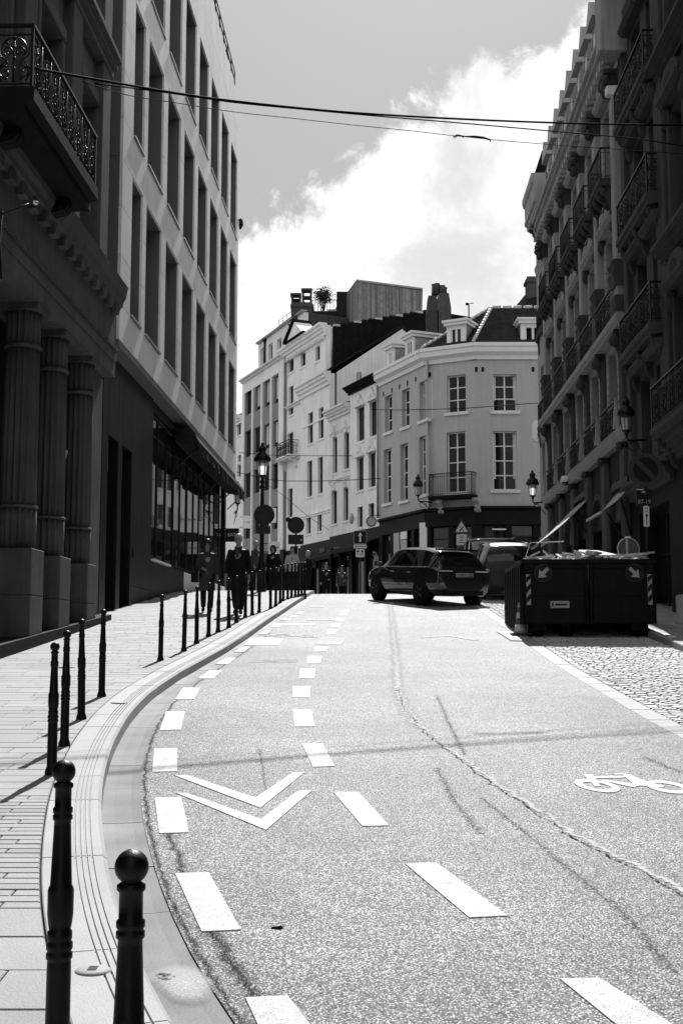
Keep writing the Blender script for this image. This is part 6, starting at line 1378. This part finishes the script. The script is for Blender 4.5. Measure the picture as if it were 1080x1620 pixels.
for s in (1, -1):
    MB().box(-2.165, -2.12, *(sorted((s*0.36, s*0.74))), 0.935, 0.96).build('tail_light', 'sign_white', c1, MC); MB().hexa([(-2.135, s*0.72, 0.93), (-2.13, s*0.80, 0.93), (-2.0, s*0.80, 0.93), (-2.0, s*0.72, 0.93)], [(-2.12, s*0.74, 1.02), (-2.09, s*0.845, 1.03), (-1.9, s*0.855, 1.03), (-1.9, s*0.74, 1.02)]).build('tail_light', 'lamp_red', c1, MC)
    m = MB().hexa([(0.95, s*0.90, 0.98), (1.12, s*0.90, 0.98), (1.12, s*1.10, 1.0), (1.0, s*1.10, 1.0)], [(0.95, s*0.90, 1.1), (1.1, s*0.90, 1.12), (1.1, s*1.09, 1.13), (1.0, s*1.09, 1.13)]); m.build('wing_mirror', 'car_paint', c1, MC)
    for x in (-0.55, 0.45): MB().box(x - 0.1, x + 0.1, *(sorted((s*0.895, s*0.935))), 0.86, 0.885).build('door_handle', 'chrome', c1, MC)
    MB().tube([(-1.6, s*0.865, 1.035), (0.0, s*0.875, 1.005), (1.1, s*0.862, 0.985)], 0.012, 5).build('window_trim', 'chrome', c1, MC)
MB().box(-2.20, -2.175, -0.27, 0.27, 0.79, 0.90).build('number_plate', 'sign_grey', c1, MC)
put('lettering', text_mesh('2-DRX-430', 0.105, 'sign_dark', 0.003), c1, MC @ Matrix.Translation((-2.204, 0, 0.845)) @ Matrix.Rotation(R(-90), 4, 'Z') @ Matrix.Rotation(R(90), 4, 'X'))
MB().box(-2.2, -2.12, -0.6, 0.6, 0.30, 0.42).build('bumper_insert', 'black', c1, MC); MB().hexa([(-1.35, -0.02, 1.56), (-1.2, -0.02, 1.57), (-1.2, 0.02, 1.57), (-1.35, 0.02, 1.56)], [(-1.37, -0.005, 1.64), (-1.32, -0.005, 1.64), (-1.32, 0.005, 1.64), (-1.37, 0.005, 1.64)]).build('aerial_fin', 'car_paint', c1, MC)
MB().prx([(-0.62, 1.50), (0.62, 1.50), (0.6, 1.55), (-0.6, 1.55)], -1.80, -1.62).build('roof_spoiler', 'car_paint', c1, MC)
for y_ in (0.35, -0.35): MB().ball((0.15, y_, 1.15), 0.12, 8, 6, (0.8, 0.8, 1.3)).build('head_rest', 'black', c1, MC)
def parked(label, st, x, yrear, paint, wb, wr, name, cat, az=R(90) - math.atan(STR)):
    L_ = st[-1][0] - st[0][0]; y = yrear + L_ / 2; p = math.atan2(zr(y + 1) - zr(y - 1), 2); Mx = T(x, y, zr(y), az) @ Matrix.Rotation(-p, 4, 'Y')
    return car(name, label, cat, st, wb, paint, Mx, wr, (-0.7, 0.4)), Mx
ST2 = [(a * 1.04, b * 1.01, c, d * 1.08, e * 1.05, f * 1.07) for a, b, c, d, e, f in ST1]
c2, MC = parked('grey estate car parked behind the rubble skip, its left half showing', ST2, 5.05, 34.6, 'van_paint', (-1.38, 1.38), 0.34, 'parked_car', 'car')
for s in (1, -1): MB().hexa([(-2.22, s*0.6, 0.88), (-2.2, s*0.84, 0.88), (-2.0, s*0.86, 0.88), (-2.0, s*0.6, 0.88)], [(-2.2, s*0.62, 1.04), (-2.12, s*0.85, 1.05), (-1.9, s*0.875, 1.05), (-1.9, s*0.62, 1.04)]).build('tail_light', 'lamp_red', c2, MC); MB().hexa([(0.95, s*0.92, 1.05), (1.1, s*0.92, 1.05), (1.1, s*1.1, 1.07), (1.0, s*1.1, 1.07)], [(0.95, s*0.92, 1.18), (1.1, s*0.92, 1.19), (1.1, s*1.09, 1.2), (1.0, s*1.09, 1.2)]).build('wing_mirror', 'black', c2, MC); MB().tube([(-1.7, s*0.58, 1.66), (0.3, s*0.6, 1.70)], 0.018, 5).build('roof_rail', 'chrome', c2, MC)
ST3 = [(-2.3, 0.84, 0.35, 1.05, 0.76, 1.5), (-2.25, 0.90, 0.26, 1.12, 0.80, 1.78), (-2.0, 0.93, 0.24, 1.14, 0.80, 1.90), (-0.8, 0.93, 0.22, 1.12, 0.80, 1.93), (0.3, 0.93, 0.21, 1.10, 0.78, 1.92), (0.8, 0.93, 0.21, 1.08, 0.74, 1.80), (1.5, 0.91, 0.22, 1.06, 0.74, 1.15), (2.1, 0.87, 0.25, 0.92, 0.66, 0.98), (2.3, 0.74, 0.36, 0.66, 0.6, 0.74)]
c3, MC = parked('tall dark van parked beyond the estate car', ST3, 5.25, 40.2, 'car_paint', (-1.4, 1.45), 0.34, 'parked_van', 'van')
for s in (1, -1): MB().tube([(-1.9, s*0.76, 1.93), (0.3, s*0.76, 1.955)], 0.02, 5).build('roof_rail', 'chrome', c3, MC)
# ================================================================== SKIP WITH RUBBLE
SY, SX0, SX1, SL = 23.05, 3.53, 6.07, 3.3
zg = zr(22.9); zt = at(930, 885, SY).z; zb = zg + 0.30
FS = Fr(SX0, SY, 0, -math.atan(0.04)); sw_ = SX1 - SX0
sk = thing('rubble_skip', 'big black rubble skip with arrow discs on its doors, heaped with debris', 'skip', (SX0 + sw_ / 2, SY, zg))
def sb(name, m, mb): return FS.b(mb, name, m, sk)
sb('floor', 'skip_paint', MB().box(0.06, sw_ - 0.06, 0.05, SL, zb, zb + 0.08))
for nm, x in (('side_wall', 0.04), ('side_wall', sw_ - 0.10)): sb(nm, 'skip_paint', MB().box(x, x + 0.06, 0.06, SL, zb, zt - 0.09))
sb('end_wall', 'skip_paint', MB().box(0.1, sw_ - 0.1, SL - 0.06, SL, zb, zt - 0.09))
for a, b in ((0.05, sw_ / 2 - 0.012), (sw_ / 2 + 0.012, sw_ - 0.05)):
    d = sb('door', 'skip_paint', MB().box(a, b, 0.0, 0.055, zb - 0.02, zt - 0.085))
    FS.b(MB().bev(a, a + 0.08, -0.035, 0.0, zb - 0.02, zt - 0.085, 0.008).bev(b - 0.08, b, -0.035, 0.0, zb - 0.02, zt - 0.085, 0.008).bev(a + 0.08, b - 0.08, -0.03, 0.0, zb - 0.02, zb + 0.07, 0.008).bev(a + 0.08, b - 0.08, -0.03, 0.0, zt - 0.18, zt - 0.085, 0.008).bev(a + 0.08, b - 0.08, -0.02, 0.0, zb + 0.52, zb + 0.58, 0.008), 'door_frame', 'skip_paint', d)
    xc = a + 0.2 if a < 1 else b - 0.2
    xc = a + 0.34 if a < 1 else b - 0.34
    zc = at(853, 907, SY).z; s = 1 if a < 1 else -1
    disc(MB(), (xc, zc), 0.175, -0.046, -0.036, 32).build('arrow_disc', 'sign_dark', d, FS.M); disc(MB(), (xc, zc), 0.175, -0.052, -0.0465, 32, 0.160).build('disc_rim', 'sign_mid', d, FS.M)
    dx, dz = -s * 0.7071, -0.7071; nx, nz = -dz, dx
    def q(u, v): return (xc + dx * u + nx * v, zc + dz * u + nz * v)
    MB().pry([q(-0.13, -0.035), q(-0.13, 0.035), q(0.0, 0.035), q(0.0, 0.105), q(0.13, 0.0), q(0.0, -0.105), q(0.0, -0.035)], -0.054, -0.0465).build('arrow', 'sign_grey', d, FS.M)
    for k in range(3): zz = zb + 0.15 + 0.42 * k; xe = a - 0.03 if a < 1 else b - 0.03; FS.b(MB().tube([(xe + 0.03, -0.03, zz), (xe + 0.03, -0.03, zz + 0.14)], 0.03, 8), 'hinge', 'skip_paint', d)
    FS.b(MB().tube([(sw_ / 2 - s * 0.06, -0.055, zb + 0.05), (sw_ / 2 - s * 0.06, -0.055, zt - 0.2)], 0.018, 6), 'lock_bar', 'skip_paint', d)
for xa in (0.06, sw_ - 0.145):
    z0_, z1_ = at(830, 957, SY).z, at(830, 909, SY).z; o = sb('hazard_plate', 'sign_grey', MB().box(xa, xa + 0.085, -0.05, -0.037, z0_, z1_))
    for k in range(3): zz = z0_ + (z1_ - z0_) * (k + 0.15) / 3; FS.b(MB().pry([(xa + 0.002, zz), (xa + 0.083, zz + 0.09), (xa + 0.083, min(zz + 0.20, z1_)), (xa + 0.002, zz + 0.11)], -0.054, -0.0505), 'stripe', 'sign_dark', o)
p0, p1 = at(869, 951, SY), at(899, 962, SY); o = sb('name_plate', 'sign_grey', MB().box(p0.x - SX0, p1.x - SX0, -0.05, -0.036, p1.z, p0.z)); FS.b(MB().box(p0.x - SX0 + 0.09, p1.x - SX0 - 0.05, -0.054, -0.0505, p1.z + 0.05, p1.z + 0.085).box(p0.x - SX0 + 0.03, p0.x - SX0 + 0.06, -0.054, -0.0505, p1.z + 0.03, p1.z + 0.1), 'plate_mark', 'sign_dark', o)
sb('top_rail', 'skip_paint', MB().box(-0.02, sw_ + 0.02, -0.04, 0.07, zt - 0.083, zt)); 
for x in (-0.03, sw_ - 0.09): sb('top_rail', 'sign_mid' if x < -9 else 'skip_paint', MB().box(x, x + 0.12, 0.071, SL + 0.03, zt - 0.083, zt))
sb('top_rail', 'skip_paint', MB().box(0.095, sw_ - 0.095, SL - 0.05, SL + 0.03, zt - 0.083, zt))
for k in range(9): y_ = 0.12 + (SL - 0.3) * k / 8; sb('side_rib', 'skip_paint', MB().bev(-0.05, 0.039, y_, y_ + 0.12, zb - 0.02, zt - 0.085, 0.01)); sb('side_rib', 'skip_paint', MB().bev(sw_ - 0.039, sw_ + 0.05, y_, y_ + 0.12, zb - 0.02, zt - 0.085, 0.01))
for x in (0.2, sw_ - 0.45): sb('skid', 'skip_paint', MB().box(x, x + 0.25, 0.1, SL - 0.2, zb - 0.14, zb - 0.001))
for x in (0.12, sw_ - 0.38):
    for y_ in (0.12, SL - 0.6): sb('roller', 'skip_paint', MB().tube([(x, y_ + 0.2, zr(SY + y_ + 0.2) + 0.13), (x + 0.28, y_ + 0.2, zr(SY + y_ + 0.2) + 0.13)], 0.13, 14).box(x + 0.02, x + 0.26, y_ + 0.12, y_ + 0.28, zr(SY + y_ + 0.2) + 0.14, zb + 0.02))
sb('roller', 'skip_paint', MB().tube([(0.75, 0.3, zg + 0.14), (0.98, 0.3, zg + 0.14)], 0.09, 12).box(0.78, 0.95, 0.25, 0.35, zg + 0.15, zb))
# rubble
rub = MB(); random.seed(11)
def chunk(c, s, flat=1.0):
    b = []; t = []
    for k in range(5):
        a = 2 * math.pi * k / 5 + random.uniform(-0.4, 0.4); r1 = s * random.uniform(0.6, 1.1); r2 = s * random.uniform(0.35, 0.9)
        b.append((c[0] + r1 * math.cos(a), c[1] + r1 * math.sin(a), c[2] - s * 0.35 * flat * random.uniform(0.5, 1))); t.append((c[0] + r2 * math.cos(a), c[1] + r2 * math.sin(a), c[2] + s * 0.45 * flat * random.uniform(0.5, 1.2)))
    rub.hexa(b, t)
for k in range(520):
    x, y_ = random.uniform(0.12, sw_ - 0.12), random.uniform(0.12, SL - 0.2)
    hgt = 0.17 * math.sin(math.pi * (x / sw_)) ** 0.5 * (0.7 + 0.3 * math.sin(x * 5 + 1)) + 0.03
    chunk((x, y_, zt - 0.06 + random.uniform(0, hgt) + 0.01 * y_), random.choice((0.05, 0.08, 0.12, 0.16)), random.uniform(0.25, 0.9))
for k in range(40):
    x, y_ = random.uniform(0.2, sw_ - 0.2), random.uniform(0.2, 3.0); a = random.uniform(0, 3.14); L_ = random.uniform(0.15, 0.45); z_ = zt + random.uniform(0.02, 0.19)
    ca, sa = math.cos(a) * L_, math.sin(a) * L_; dz = random.uniform(-0.08, 0.08); w = random.uniform(0.03, 0.12)
    rub.hexa([(x - ca - sa*w, y_ - sa + ca*w, z_ - dz), (x + ca - sa*w, y_ + sa + ca*w, z_ + dz), (x + ca + sa*w, y_ + sa - ca*w, z_ + dz), (x - ca + sa*w, y_ - sa - ca*w, z_ - dz)], [(x - ca - sa*w, y_ - sa + ca*w, z_ - dz + 0.03), (x + ca - sa*w, y_ + sa + ca*w, z_ + dz + 0.03), (x + ca + sa*w, y_ + sa - ca*w, z_ + dz + 0.03), (x - ca + sa*w, y_ - sa - ca*w, z_ - dz + 0.03)])
rub.box(0.11, sw_ - 0.11, 0.08, SL - 0.08, zt - 0.4, zt - 0.06)
o = FS.b(rub, 'rubble_heap', 'rubble', None); tag(o, 'heap of pale broken rubble and boards filling the skip', 'rubble', kind='stuff')
x0 = 1.05
o = FS.b(MB().hexa([(x0, 0.3, zt + 0.07), (x0 + 0.85, 0.25, zt + 0.08), (x0 + 0.7, 1.0, zt + 0.16), (x0 + 0.15, 1.05, zt + 0.18)], [(x0 + 0.02, 0.32, zt + 0.10), (x0 + 0.83, 0.27, zt + 0.11), (x0 + 0.6, 1.0, zt + 0.25), (x0 + 0.22, 1.05, zt + 0.27)]), 'broken_slab', 'board', None); tag(o, 'large pale broken slab lying on top of the rubble', 'slab')
for (a, b, r, lab) in (((820, 868), (880, 862), 0.03, 'thin pale pipe sticking out over the rubble towards the left'),):
    p, q2 = at(838, 858.5, 24.6), at(891, 856.5, 24.4); o = MB().tube([p - Vector((0.1, 0, 0.3)), p, p.lerp(q2, 0.5), q2], [0.008, 0.010, 0.010, 0.018], 6).build('scrap_pipe', 'board'); tag(o, lab, 'pipe')
c = at(993, 868, 24.2); o = thing('round_sign_blank', 'grey round lid standing upright in the rubble at the right end of the skip', 'lid', (c.x, 24.2, c.z - 0.2)); disc(MB(), (c.x, c.z), 0.225, 24.2, 24.24, 28).build('lid', 'cone_dark', o, Matrix()); disc(MB(), (c.x, c.z), 0.228, 24.18, 24.199, 28, 0.212).build('lid_rim', 'sign_grey', o, Matrix()); MB().box(c.x - 0.05, c.x - 0.005, 24.185, 24.199, c.z - 0.2, c.z + 0.2).build('strap', 'sign_grey', o, Matrix()); MB().box(c.x - 0.05, c.x + 0.05, 24.17, 24.25, c.z + 0.215, c.z + 0.25).build('grip', 'sign_white', o, Matrix())
# ---- cone, steel plate, stone post
cx, cy = gnd(823, 1006); t = thing('traffic_cone', 'striped traffic cone standing at the left corner of the skip', 'cone', (cx, cy, zr(cy))); Mx = W[t] @ Matrix.Translation((0, 0, 0.02))
MB().bev(-0.19, 0.19, -0.19, 0.19, 0, 0.035, 0.01).build('base', 'cone_dark', t, Mx)
hh = 0.60
for k, (f0, f1, m) in enumerate(((0, 0.28, 'cone_light'), (0.28, 0.48, 'cone_dark'), (0.48, 0.68, 'cone_light'), (0.68, 0.84, 'cone_dark'), (0.84, 1, 'cone_light'))):
    rr = lambda f: 0.13 - 0.10 * f
    MB().lathe([(rr(f0), 0.036 + hh * f0), (rr(f1), 0.036 + hh * f1)], 18).build('cone_band', m, t, Mx)
g4 = [gnd(*p) for p in ((786, 1000.5), (830, 999.5), (838, 1015), (808, 1014.5))]; tag(MB().hexa([V(x, y_, 0.002) for x, y_ in g4], [V(x, y_, 0.018) for x, y_ in g4]).build('steel_plate', 'kerb'), 'flat pale plate lying under the left corner of the skip', 'plate')
c = at(1078, 945, 24.8); t = thing('stone_post', 'short pale stone post at the right edge behind the skip', 'post', (c.x, 24.8, pave_z(24.8))); MB().lathe([(0.16, -0.05), (0.16, 0.05), (0.13, 0.08), (0.13, 0.56), (0.11, 0.60), (0.001, 0.61)], 14).build('shaft', 'kerb', t, W[t])
# ================================================================== PEOPLE
def remesh(mb, name, m, vox=0.009, parent=None, Mx=Matrix(), smooth=3):
    me = mb.mesh(name, m); o = bpy.data.objects.new('tmp', me); C.objects.link(o)
    r = o.modifiers.new('r', 'REMESH'); r.mode = 'VOXEL'; r.voxel_size = vox; r.use_smooth_shade = True
    s = o.modifiers.new('s', 'SMOOTH'); s.iterations = smooth; s.factor = 0.5
    bpy.context.view_layer.update(); ev = bpy.data.meshes.new_from_object(o.evaluated_get(bpy.context.evaluated_depsgraph_get())); bpy.data.objects.remove(o)
    ev.materials.clear(); ev.materials.append(M[m]); ev.polygons.foreach_set('use_smooth', [True] * len(ev.polygons)); ev.name = name
    return put(name, ev, parent, Mx)
def person(label, H, Mx, J, top, trousers, hair, hairm, coat_len, sleeve, shoe='cloth_dark', vox=0.009, group=None, open_front=None, topm2=None):
    """J: joint positions in units of height; faces -y (towards the camera)"""
    P = {k: Vector(v) * H for k, v in J.items()}; k_ = H / 1.75; b = MB()
    hd = P['head']
    b.ball(hd, 0.1 * k_, 16, 12, (0.76, 0.92, 1.17)); b.ball(hd + Vector((0, -0.02, -0.055)) * k_, 0.07 * k_, 12, 8, (0.8, 0.95, 0.9))
    b.tube([hd + Vector((0, -0.088, 0.02)) * k_, hd + Vector((0, -0.112, -0.022)) * k_], [0.008 * k_, 0.015 * k_], 6)
    for s in (-1, 1): b.ball(hd + Vector((s * 0.077, 0.005, -0.005)) * k_, 0.025 * k_, 8, 6, (0.4, 0.8, 1.2))
    b.tube([hd + Vector((0, 0.01, -0.06)) * k_, P['neck'], P['neck'] + Vector((0, 0.01, -0.06)) * k_], [0.05 * k_, 0.054 * k_, 0.07 * k_], 12)
    b.tube([P['neck'] + Vector((0, 0, -0.04)), P['chest'], P['waist'], P['pelvis'], P['pelvis'] + Vector((0, 0, -0.05)) * k_], [0.07 * k_, 0.135 * k_, 0.115 * k_, 0.135 * k_, 0.11 * k_], 14)
    for s, n in ((-1, 'R'), (1, 'L')):
        sh, el, wr = P['sh' + n], P['el' + n], P['wr' + n]
        b.tube([P['chest'] + Vector((s * 0.06, 0, 0.08)) * k_, sh, sh.lerp(el, 0.5), el, el.lerp(wr, 0.35), wr], [0.07 * k_, 0.056 * k_, 0.048 * k_, 0.040 * k_, 0.040 * k_, 0.026 * k_], 10)
        d = (wr - el).normalized(); up = Vector((0, -1, 0)); sd = d.cross(up).normalized(); pm = wr + d * 0.05 * k_
        b.tube([wr, pm, wr + d * 0.095 * k_], [0.026 * k_, 0.034 * k_, 0.033 * k_], 8)
        for f, L_ in ((-1.5, 0.072), (-0.5, 0.085), (0.5, 0.08), (1.5, 0.062)):
            q = wr + d * 0.085 * k_ + up * (f * 0.019 * k_); b.tube([q, q + d * L_ * 0.55 * k_ - sd * s * 0.006, q + d * L_ * k_ - sd * s * 0.028 * k_], [0.0105 * k_, 0.0100 * k_, 0.0085 * k_], 6)
        q = wr + d * 0.03 * k_ + up * 0.02 * k_; b.tube([q, q + (d * 0.03 + up * 0.03) * k_, q + (d * 0.07 + up * 0.04) * k_], [0.013 * k_, 0.011 * k_, 0.009 * k_], 6)
        hp, kn, an, to = P['hp' + n], P['kn' + n], P['an' + n], P['to' + n]
        b.tube([P['pelvis'] + Vector((s * 0.04, 0, 0)) * k_, hp, hp.lerp(kn, 0.45), kn, kn.lerp(an, 0.35), an], [0.11 * k_, 0.095 * k_, 0.078 * k_, 0.055 * k_, 0.055 * k_, 0.036 * k_], 12)
        b.tube([an, an + Vector((0, 0.02, -0.03)) * k_, an.lerp(to, 0.6), to], [0.036 * k_, 0.036 * k_, 0.034 * k_, 0.024 * k_], 8)
    o = remesh(b, 'person', 'skin', vox, None, Mx); tag(o, label, 'person', group)
    for s in (-1, 1): MB().ball(hd + Vector((s * 0.032, -0.088, 0.012)) * k_, 0.011 * k_, 6, 4).build('eye', 'black', o, Mx)
    MB().ball(hd + Vector((0, -0.094, -0.052)) * k_, 0.02 * k_, 8, 4, (1.2, 0.5, 0.3)).build('mouth', 'coat_grey', o, Mx)
    h = MB()
    if hair == 'long':
        h.ball(hd + Vector((0, 0.018, 0.022)) * k_, 0.112 * k_, 16, 12, (0.92, 1.0, 1.1)); h.tube([hd + Vector((-0.082, 0.015, 0.03)) * k_, hd + Vector((-0.10, 0.02, -0.06)) * k_, hd + Vector((-0.085, 0.02, -0.15)) * k_], [0.035 * k_, 0.042 * k_, 0.03 * k_], 8)
        h.tube([hd + Vector((0.082, 0.015, 0.03)) * k_, hd + Vector((0.10, 0.02, -0.06)) * k_, hd + Vector((0.085, 0.02, -0.15)) * k_], [0.035 * k_, 0.042 * k_, 0.03 * k_], 8); h.tube([hd + Vector((0, 0.07, 0)) * k_, hd + Vector((0, 0.085, -0.14)) * k_], [0.08 * k_, 0.075 * k_], 10)
    else: h.ball(hd + Vector((0, 0.022, 0.03)) * k_, 0.108 * k_, 16, 12, (0.83, 0.95, 1.06))
    remesh(h, 'hair', hairm, vox, o, Mx, 2)
    # garments
    c = MB(); ch = P['chest']; g = 0.022 * k_
    zt_, ze_ = P['neck'].z - 0.02 * k_, coat_len * H
    pr = [(0.0, 0.065, 0.06), (0.045, 0.10, 0.085), (0.085, 0.15, 0.105), (0.16, 0.178, 0.122), (0.45, 0.165, 0.125), (0.65, 0.185, 0.14), (1.0, 0.20, 0.155)]
    n = 20; vs = []; fs = []
    for f, rx, ry in pr:
        z = zt_ + (ze_ - zt_) * f if f > 0.2 else zt_ - f * 1.0 * k_
        cx = P['pelvis'].x + (ch.x - P['pelvis'].x) * (1 - f)
        vs += [(cx + rx * k_ * math.cos(2*math.pi*i/n), ry * k_ * math.sin(2*math.pi*i/n) * (1 + 0.05 * math.sin(5 * i + f * 7)), z) for i in range(n)]
    for a in range(len(pr) - 1): fs += [(a*n + i, a*n + (i+1) % n, (a+1)*n + (i+1) % n, (a+1)*n + i) for i in range(n)]
    fs += [list(range(n))[::-1], [(len(pr) - 1)*n + i for i in range(n)]]
    c.add(vs, [f_[::-1] for f_ in fs])
    for s, nm in ((-1, 'R'), (1, 'L')):
        sh, el, wr = P['sh' + nm], P['el' + nm], P['wr' + nm]; e = el.lerp(wr, sleeve)
        c.tube([ch + Vector((s * 0.05, 0, 0.07)) * k_, sh, sh.lerp(el, 0.5), el, e], [0.07 * k_, 0.062 * k_, 0.062 * k_, 0.056 * k_, 0.047 * k_], 10)
    c.tube([P['neck'] + Vector((-0.06, -0.03, -0.03)) * k_, P['neck'] + Vector((-0.07, 0.03, 0.0)) * k_, P['neck'] + Vector((0, 0.06, 0.01)) * k_, P['neck'] + Vector((0.07, 0.03, 0.0)) * k_, P['neck'] + Vector((0.06, -0.03, -0.03)) * k_], 0.025 * k_, 6)
    j = remesh(c, 'coat' if coat_len < 0.42 else 'jacket', top, vox, o, Mx, 2)
    if open_front: MB().add([P['neck'] + Vector((-0.06, -0.105, -0.05)) * k_, P['neck'] + Vector((0.06, -0.105, -0.05)) * k_, P['neck'] + Vector((0.035, -0.15, -0.2)) * k_, P['neck'] + Vector((0, -0.15, -0.3)) * k_, P['neck'] + Vector((-0.035, -0.15, -0.2)) * k_], [(0, 1, 2, 3, 4)]).build('shirt_front', open_front, j, Mx)
    l = MB()
    for s, nm in ((-1, 'R'), (1, 'L')):
        hp, kn, an = P['hp' + nm], P['kn' + nm], P['an' + nm]
        l.tube([P['pelvis'] + Vector((s * 0.03, 0, 0.02)) * k_, hp, hp.lerp(kn, 0.45), kn, kn.lerp(an, 0.4), an + Vector((0, 0, 0.02)) * k_], [0.13 * k_, 0.11 * k_, 0.094 * k_, 0.075 * k_, 0.072 * k_, 0.06 * k_], 12)
    remesh(l, 'trousers', trousers, vox, o, Mx, 2)
    for nm in ('R', 'L'):
        an, to = P['an' + nm], P['to' + nm]; f = MB().tube([an + Vector((0, 0.035, -0.045)) * k_, an + Vector((0, 0, -0.04)) * k_, an.lerp(to, 0.6) + Vector((0, 0, -0.01)) * k_, to + Vector((0, -0.02, -0.002)) * k_], [0.04 * k_, 0.045 * k_, 0.042 * k_, 0.028 * k_], 8); remesh(f, 'shoe', shoe, vox, o, Mx, 1)
    return o
WALK = dict(head=(0, -0.012, 0.935), neck=(0, 0, 0.848), chest=(0, 0, 0.74), waist=(0, 0, 0.62), pelvis=(0, 0, 0.53), shL=(0.108, 0, 0.788), shR=(-0.108, 0, 0.788), elL=(0.135, 0.03, 0.63), elR=(-0.135, -0.01, 0.63), wrL=(0.14, -0.03, 0.49), wrR=(-0.14, -0.06, 0.50),
            hpL=(0.05, 0, 0.50), hpR=(-0.05, 0, 0.50), knL=(0.052, -0.07, 0.28), knR=(-0.05, 0.02, 0.28), anL=(0.05, -0.10, 0.045), anR=(-0.05, 0.13, 0.075), toL=(0.055, -0.19, 0.03), toR=(-0.055, 0.06, 0.022))
BAG = dict(WALK); BAG.update(elR=(-0.125, -0.02, 0.64), wrR=(-0.06, -0.10, 0.60), elL=(0.13, 0.02, 0.635), wrL=(0.135, -0.03, 0.50))
STAND = dict(WALK); STAND.update(knL=(0.052, -0.01, 0.28), anL=(0.055, 0, 0.045), toL=(0.065, -0.09, 0.025), knR=(-0.052, -0.01, 0.28), anR=(-0.055, 0.0, 0.045), toR=(-0.065, -0.09, 0.025), wrL=(0.07, -0.10, 0.58))
def spot(px, Y): return at(px, 900, Y).x, Y
x, y = spot(328, 27.9); wm_ = person('woman in a grey knee-length coat walking down the left pavement', 1.72, T(x, y, pave_z(y) + 0.005, R(6)), BAG, 'coat_grey', 'cloth_dark', 'long', 'hair_dark', 0.30, 0.92)
x2, y2 = spot(377, 27.3); mn_ = person('man in a dark open jacket with short pale hair walking beside the woman', 1.84, T(x2, y2, pave_z(y2) + 0.005, R(-4)), WALK, 'cloth_dark', 'cloth_dark', 'short', 'hair_pale', 0.46, 0.95, open_front='cloth_mid')
bg_ = thing('shoulder_bag', 'dark shoulder bag with strap on the walking woman', 'bag', (x - 0.28, y - 0.05, pave_z(y) + 0.75)); MB().bev(x - 0.36, x - 0.2, y - 0.2, y + 0.12, pave_z(y) + 0.72, pave_z(y) + 0.98, 0.03).build('bag_body', 'cloth_dark', bg_, Matrix()); MB().tube([(x - 0.27, y - 0.1, pave_z(y) + 0.97), (x - 0.12, y - 0.19, pave_z(y) + 1.2), (x + 0.10, y - 0.13, pave_z(y) + 1.43), (x + 0.13, y + 0.02, pave_z(y) + 1.46), (x - 0.1, y + 0.2, pave_z(y) + 1.2), (x - 0.27, y + 0.05, pave_z(y) + 0.97)], 0.011, 5).build('strap', 'cloth_mid', bg_, Matrix())
FARP = [(405, 41.5, 1.72, 'short', 'hair_pale', 'cloth_mid', 'person in mid-grey top behind the lamp post among the far bollards'), (432, 43.0, 1.66, 'long', 'hair_dark', 'cloth_dark', 'long-haired person in dark clothes right of the lamp post'), (462, 45.5, 1.74, 'short', 'hair_dark', 'cloth_pale', 'person in a pale top below the round sign back'), (487, 48.5, 1.78, 'short', 'hair_pale', 'cloth_dark', 'pale-haired person in dark clothes at the end of the bollard row'),
        (516, 54.0, 1.75, 'short', 'hair_dark', 'cloth_dark', 'dark-clad person standing before the far shop windows, left one'), (541, 55.0, 1.70, 'long', 'hair_dark', 'cloth_mid', 'long-haired person standing before the far shops near the arrow sign')]
for px, Y, H, hr, hm, tp, lab in FARP:
    x, y = spot(px, Y); g0 = pave_z(y) if Y < 50 else zr(y)
    person(lab, H, T(x, y, g0 + 0.005, R(random.uniform(-60, 60))), STAND if Y > 44 else WALK, tp, 'cloth_dark', hr, hm, 0.45, 0.9, vox=0.014, group='people at the far end of the street')
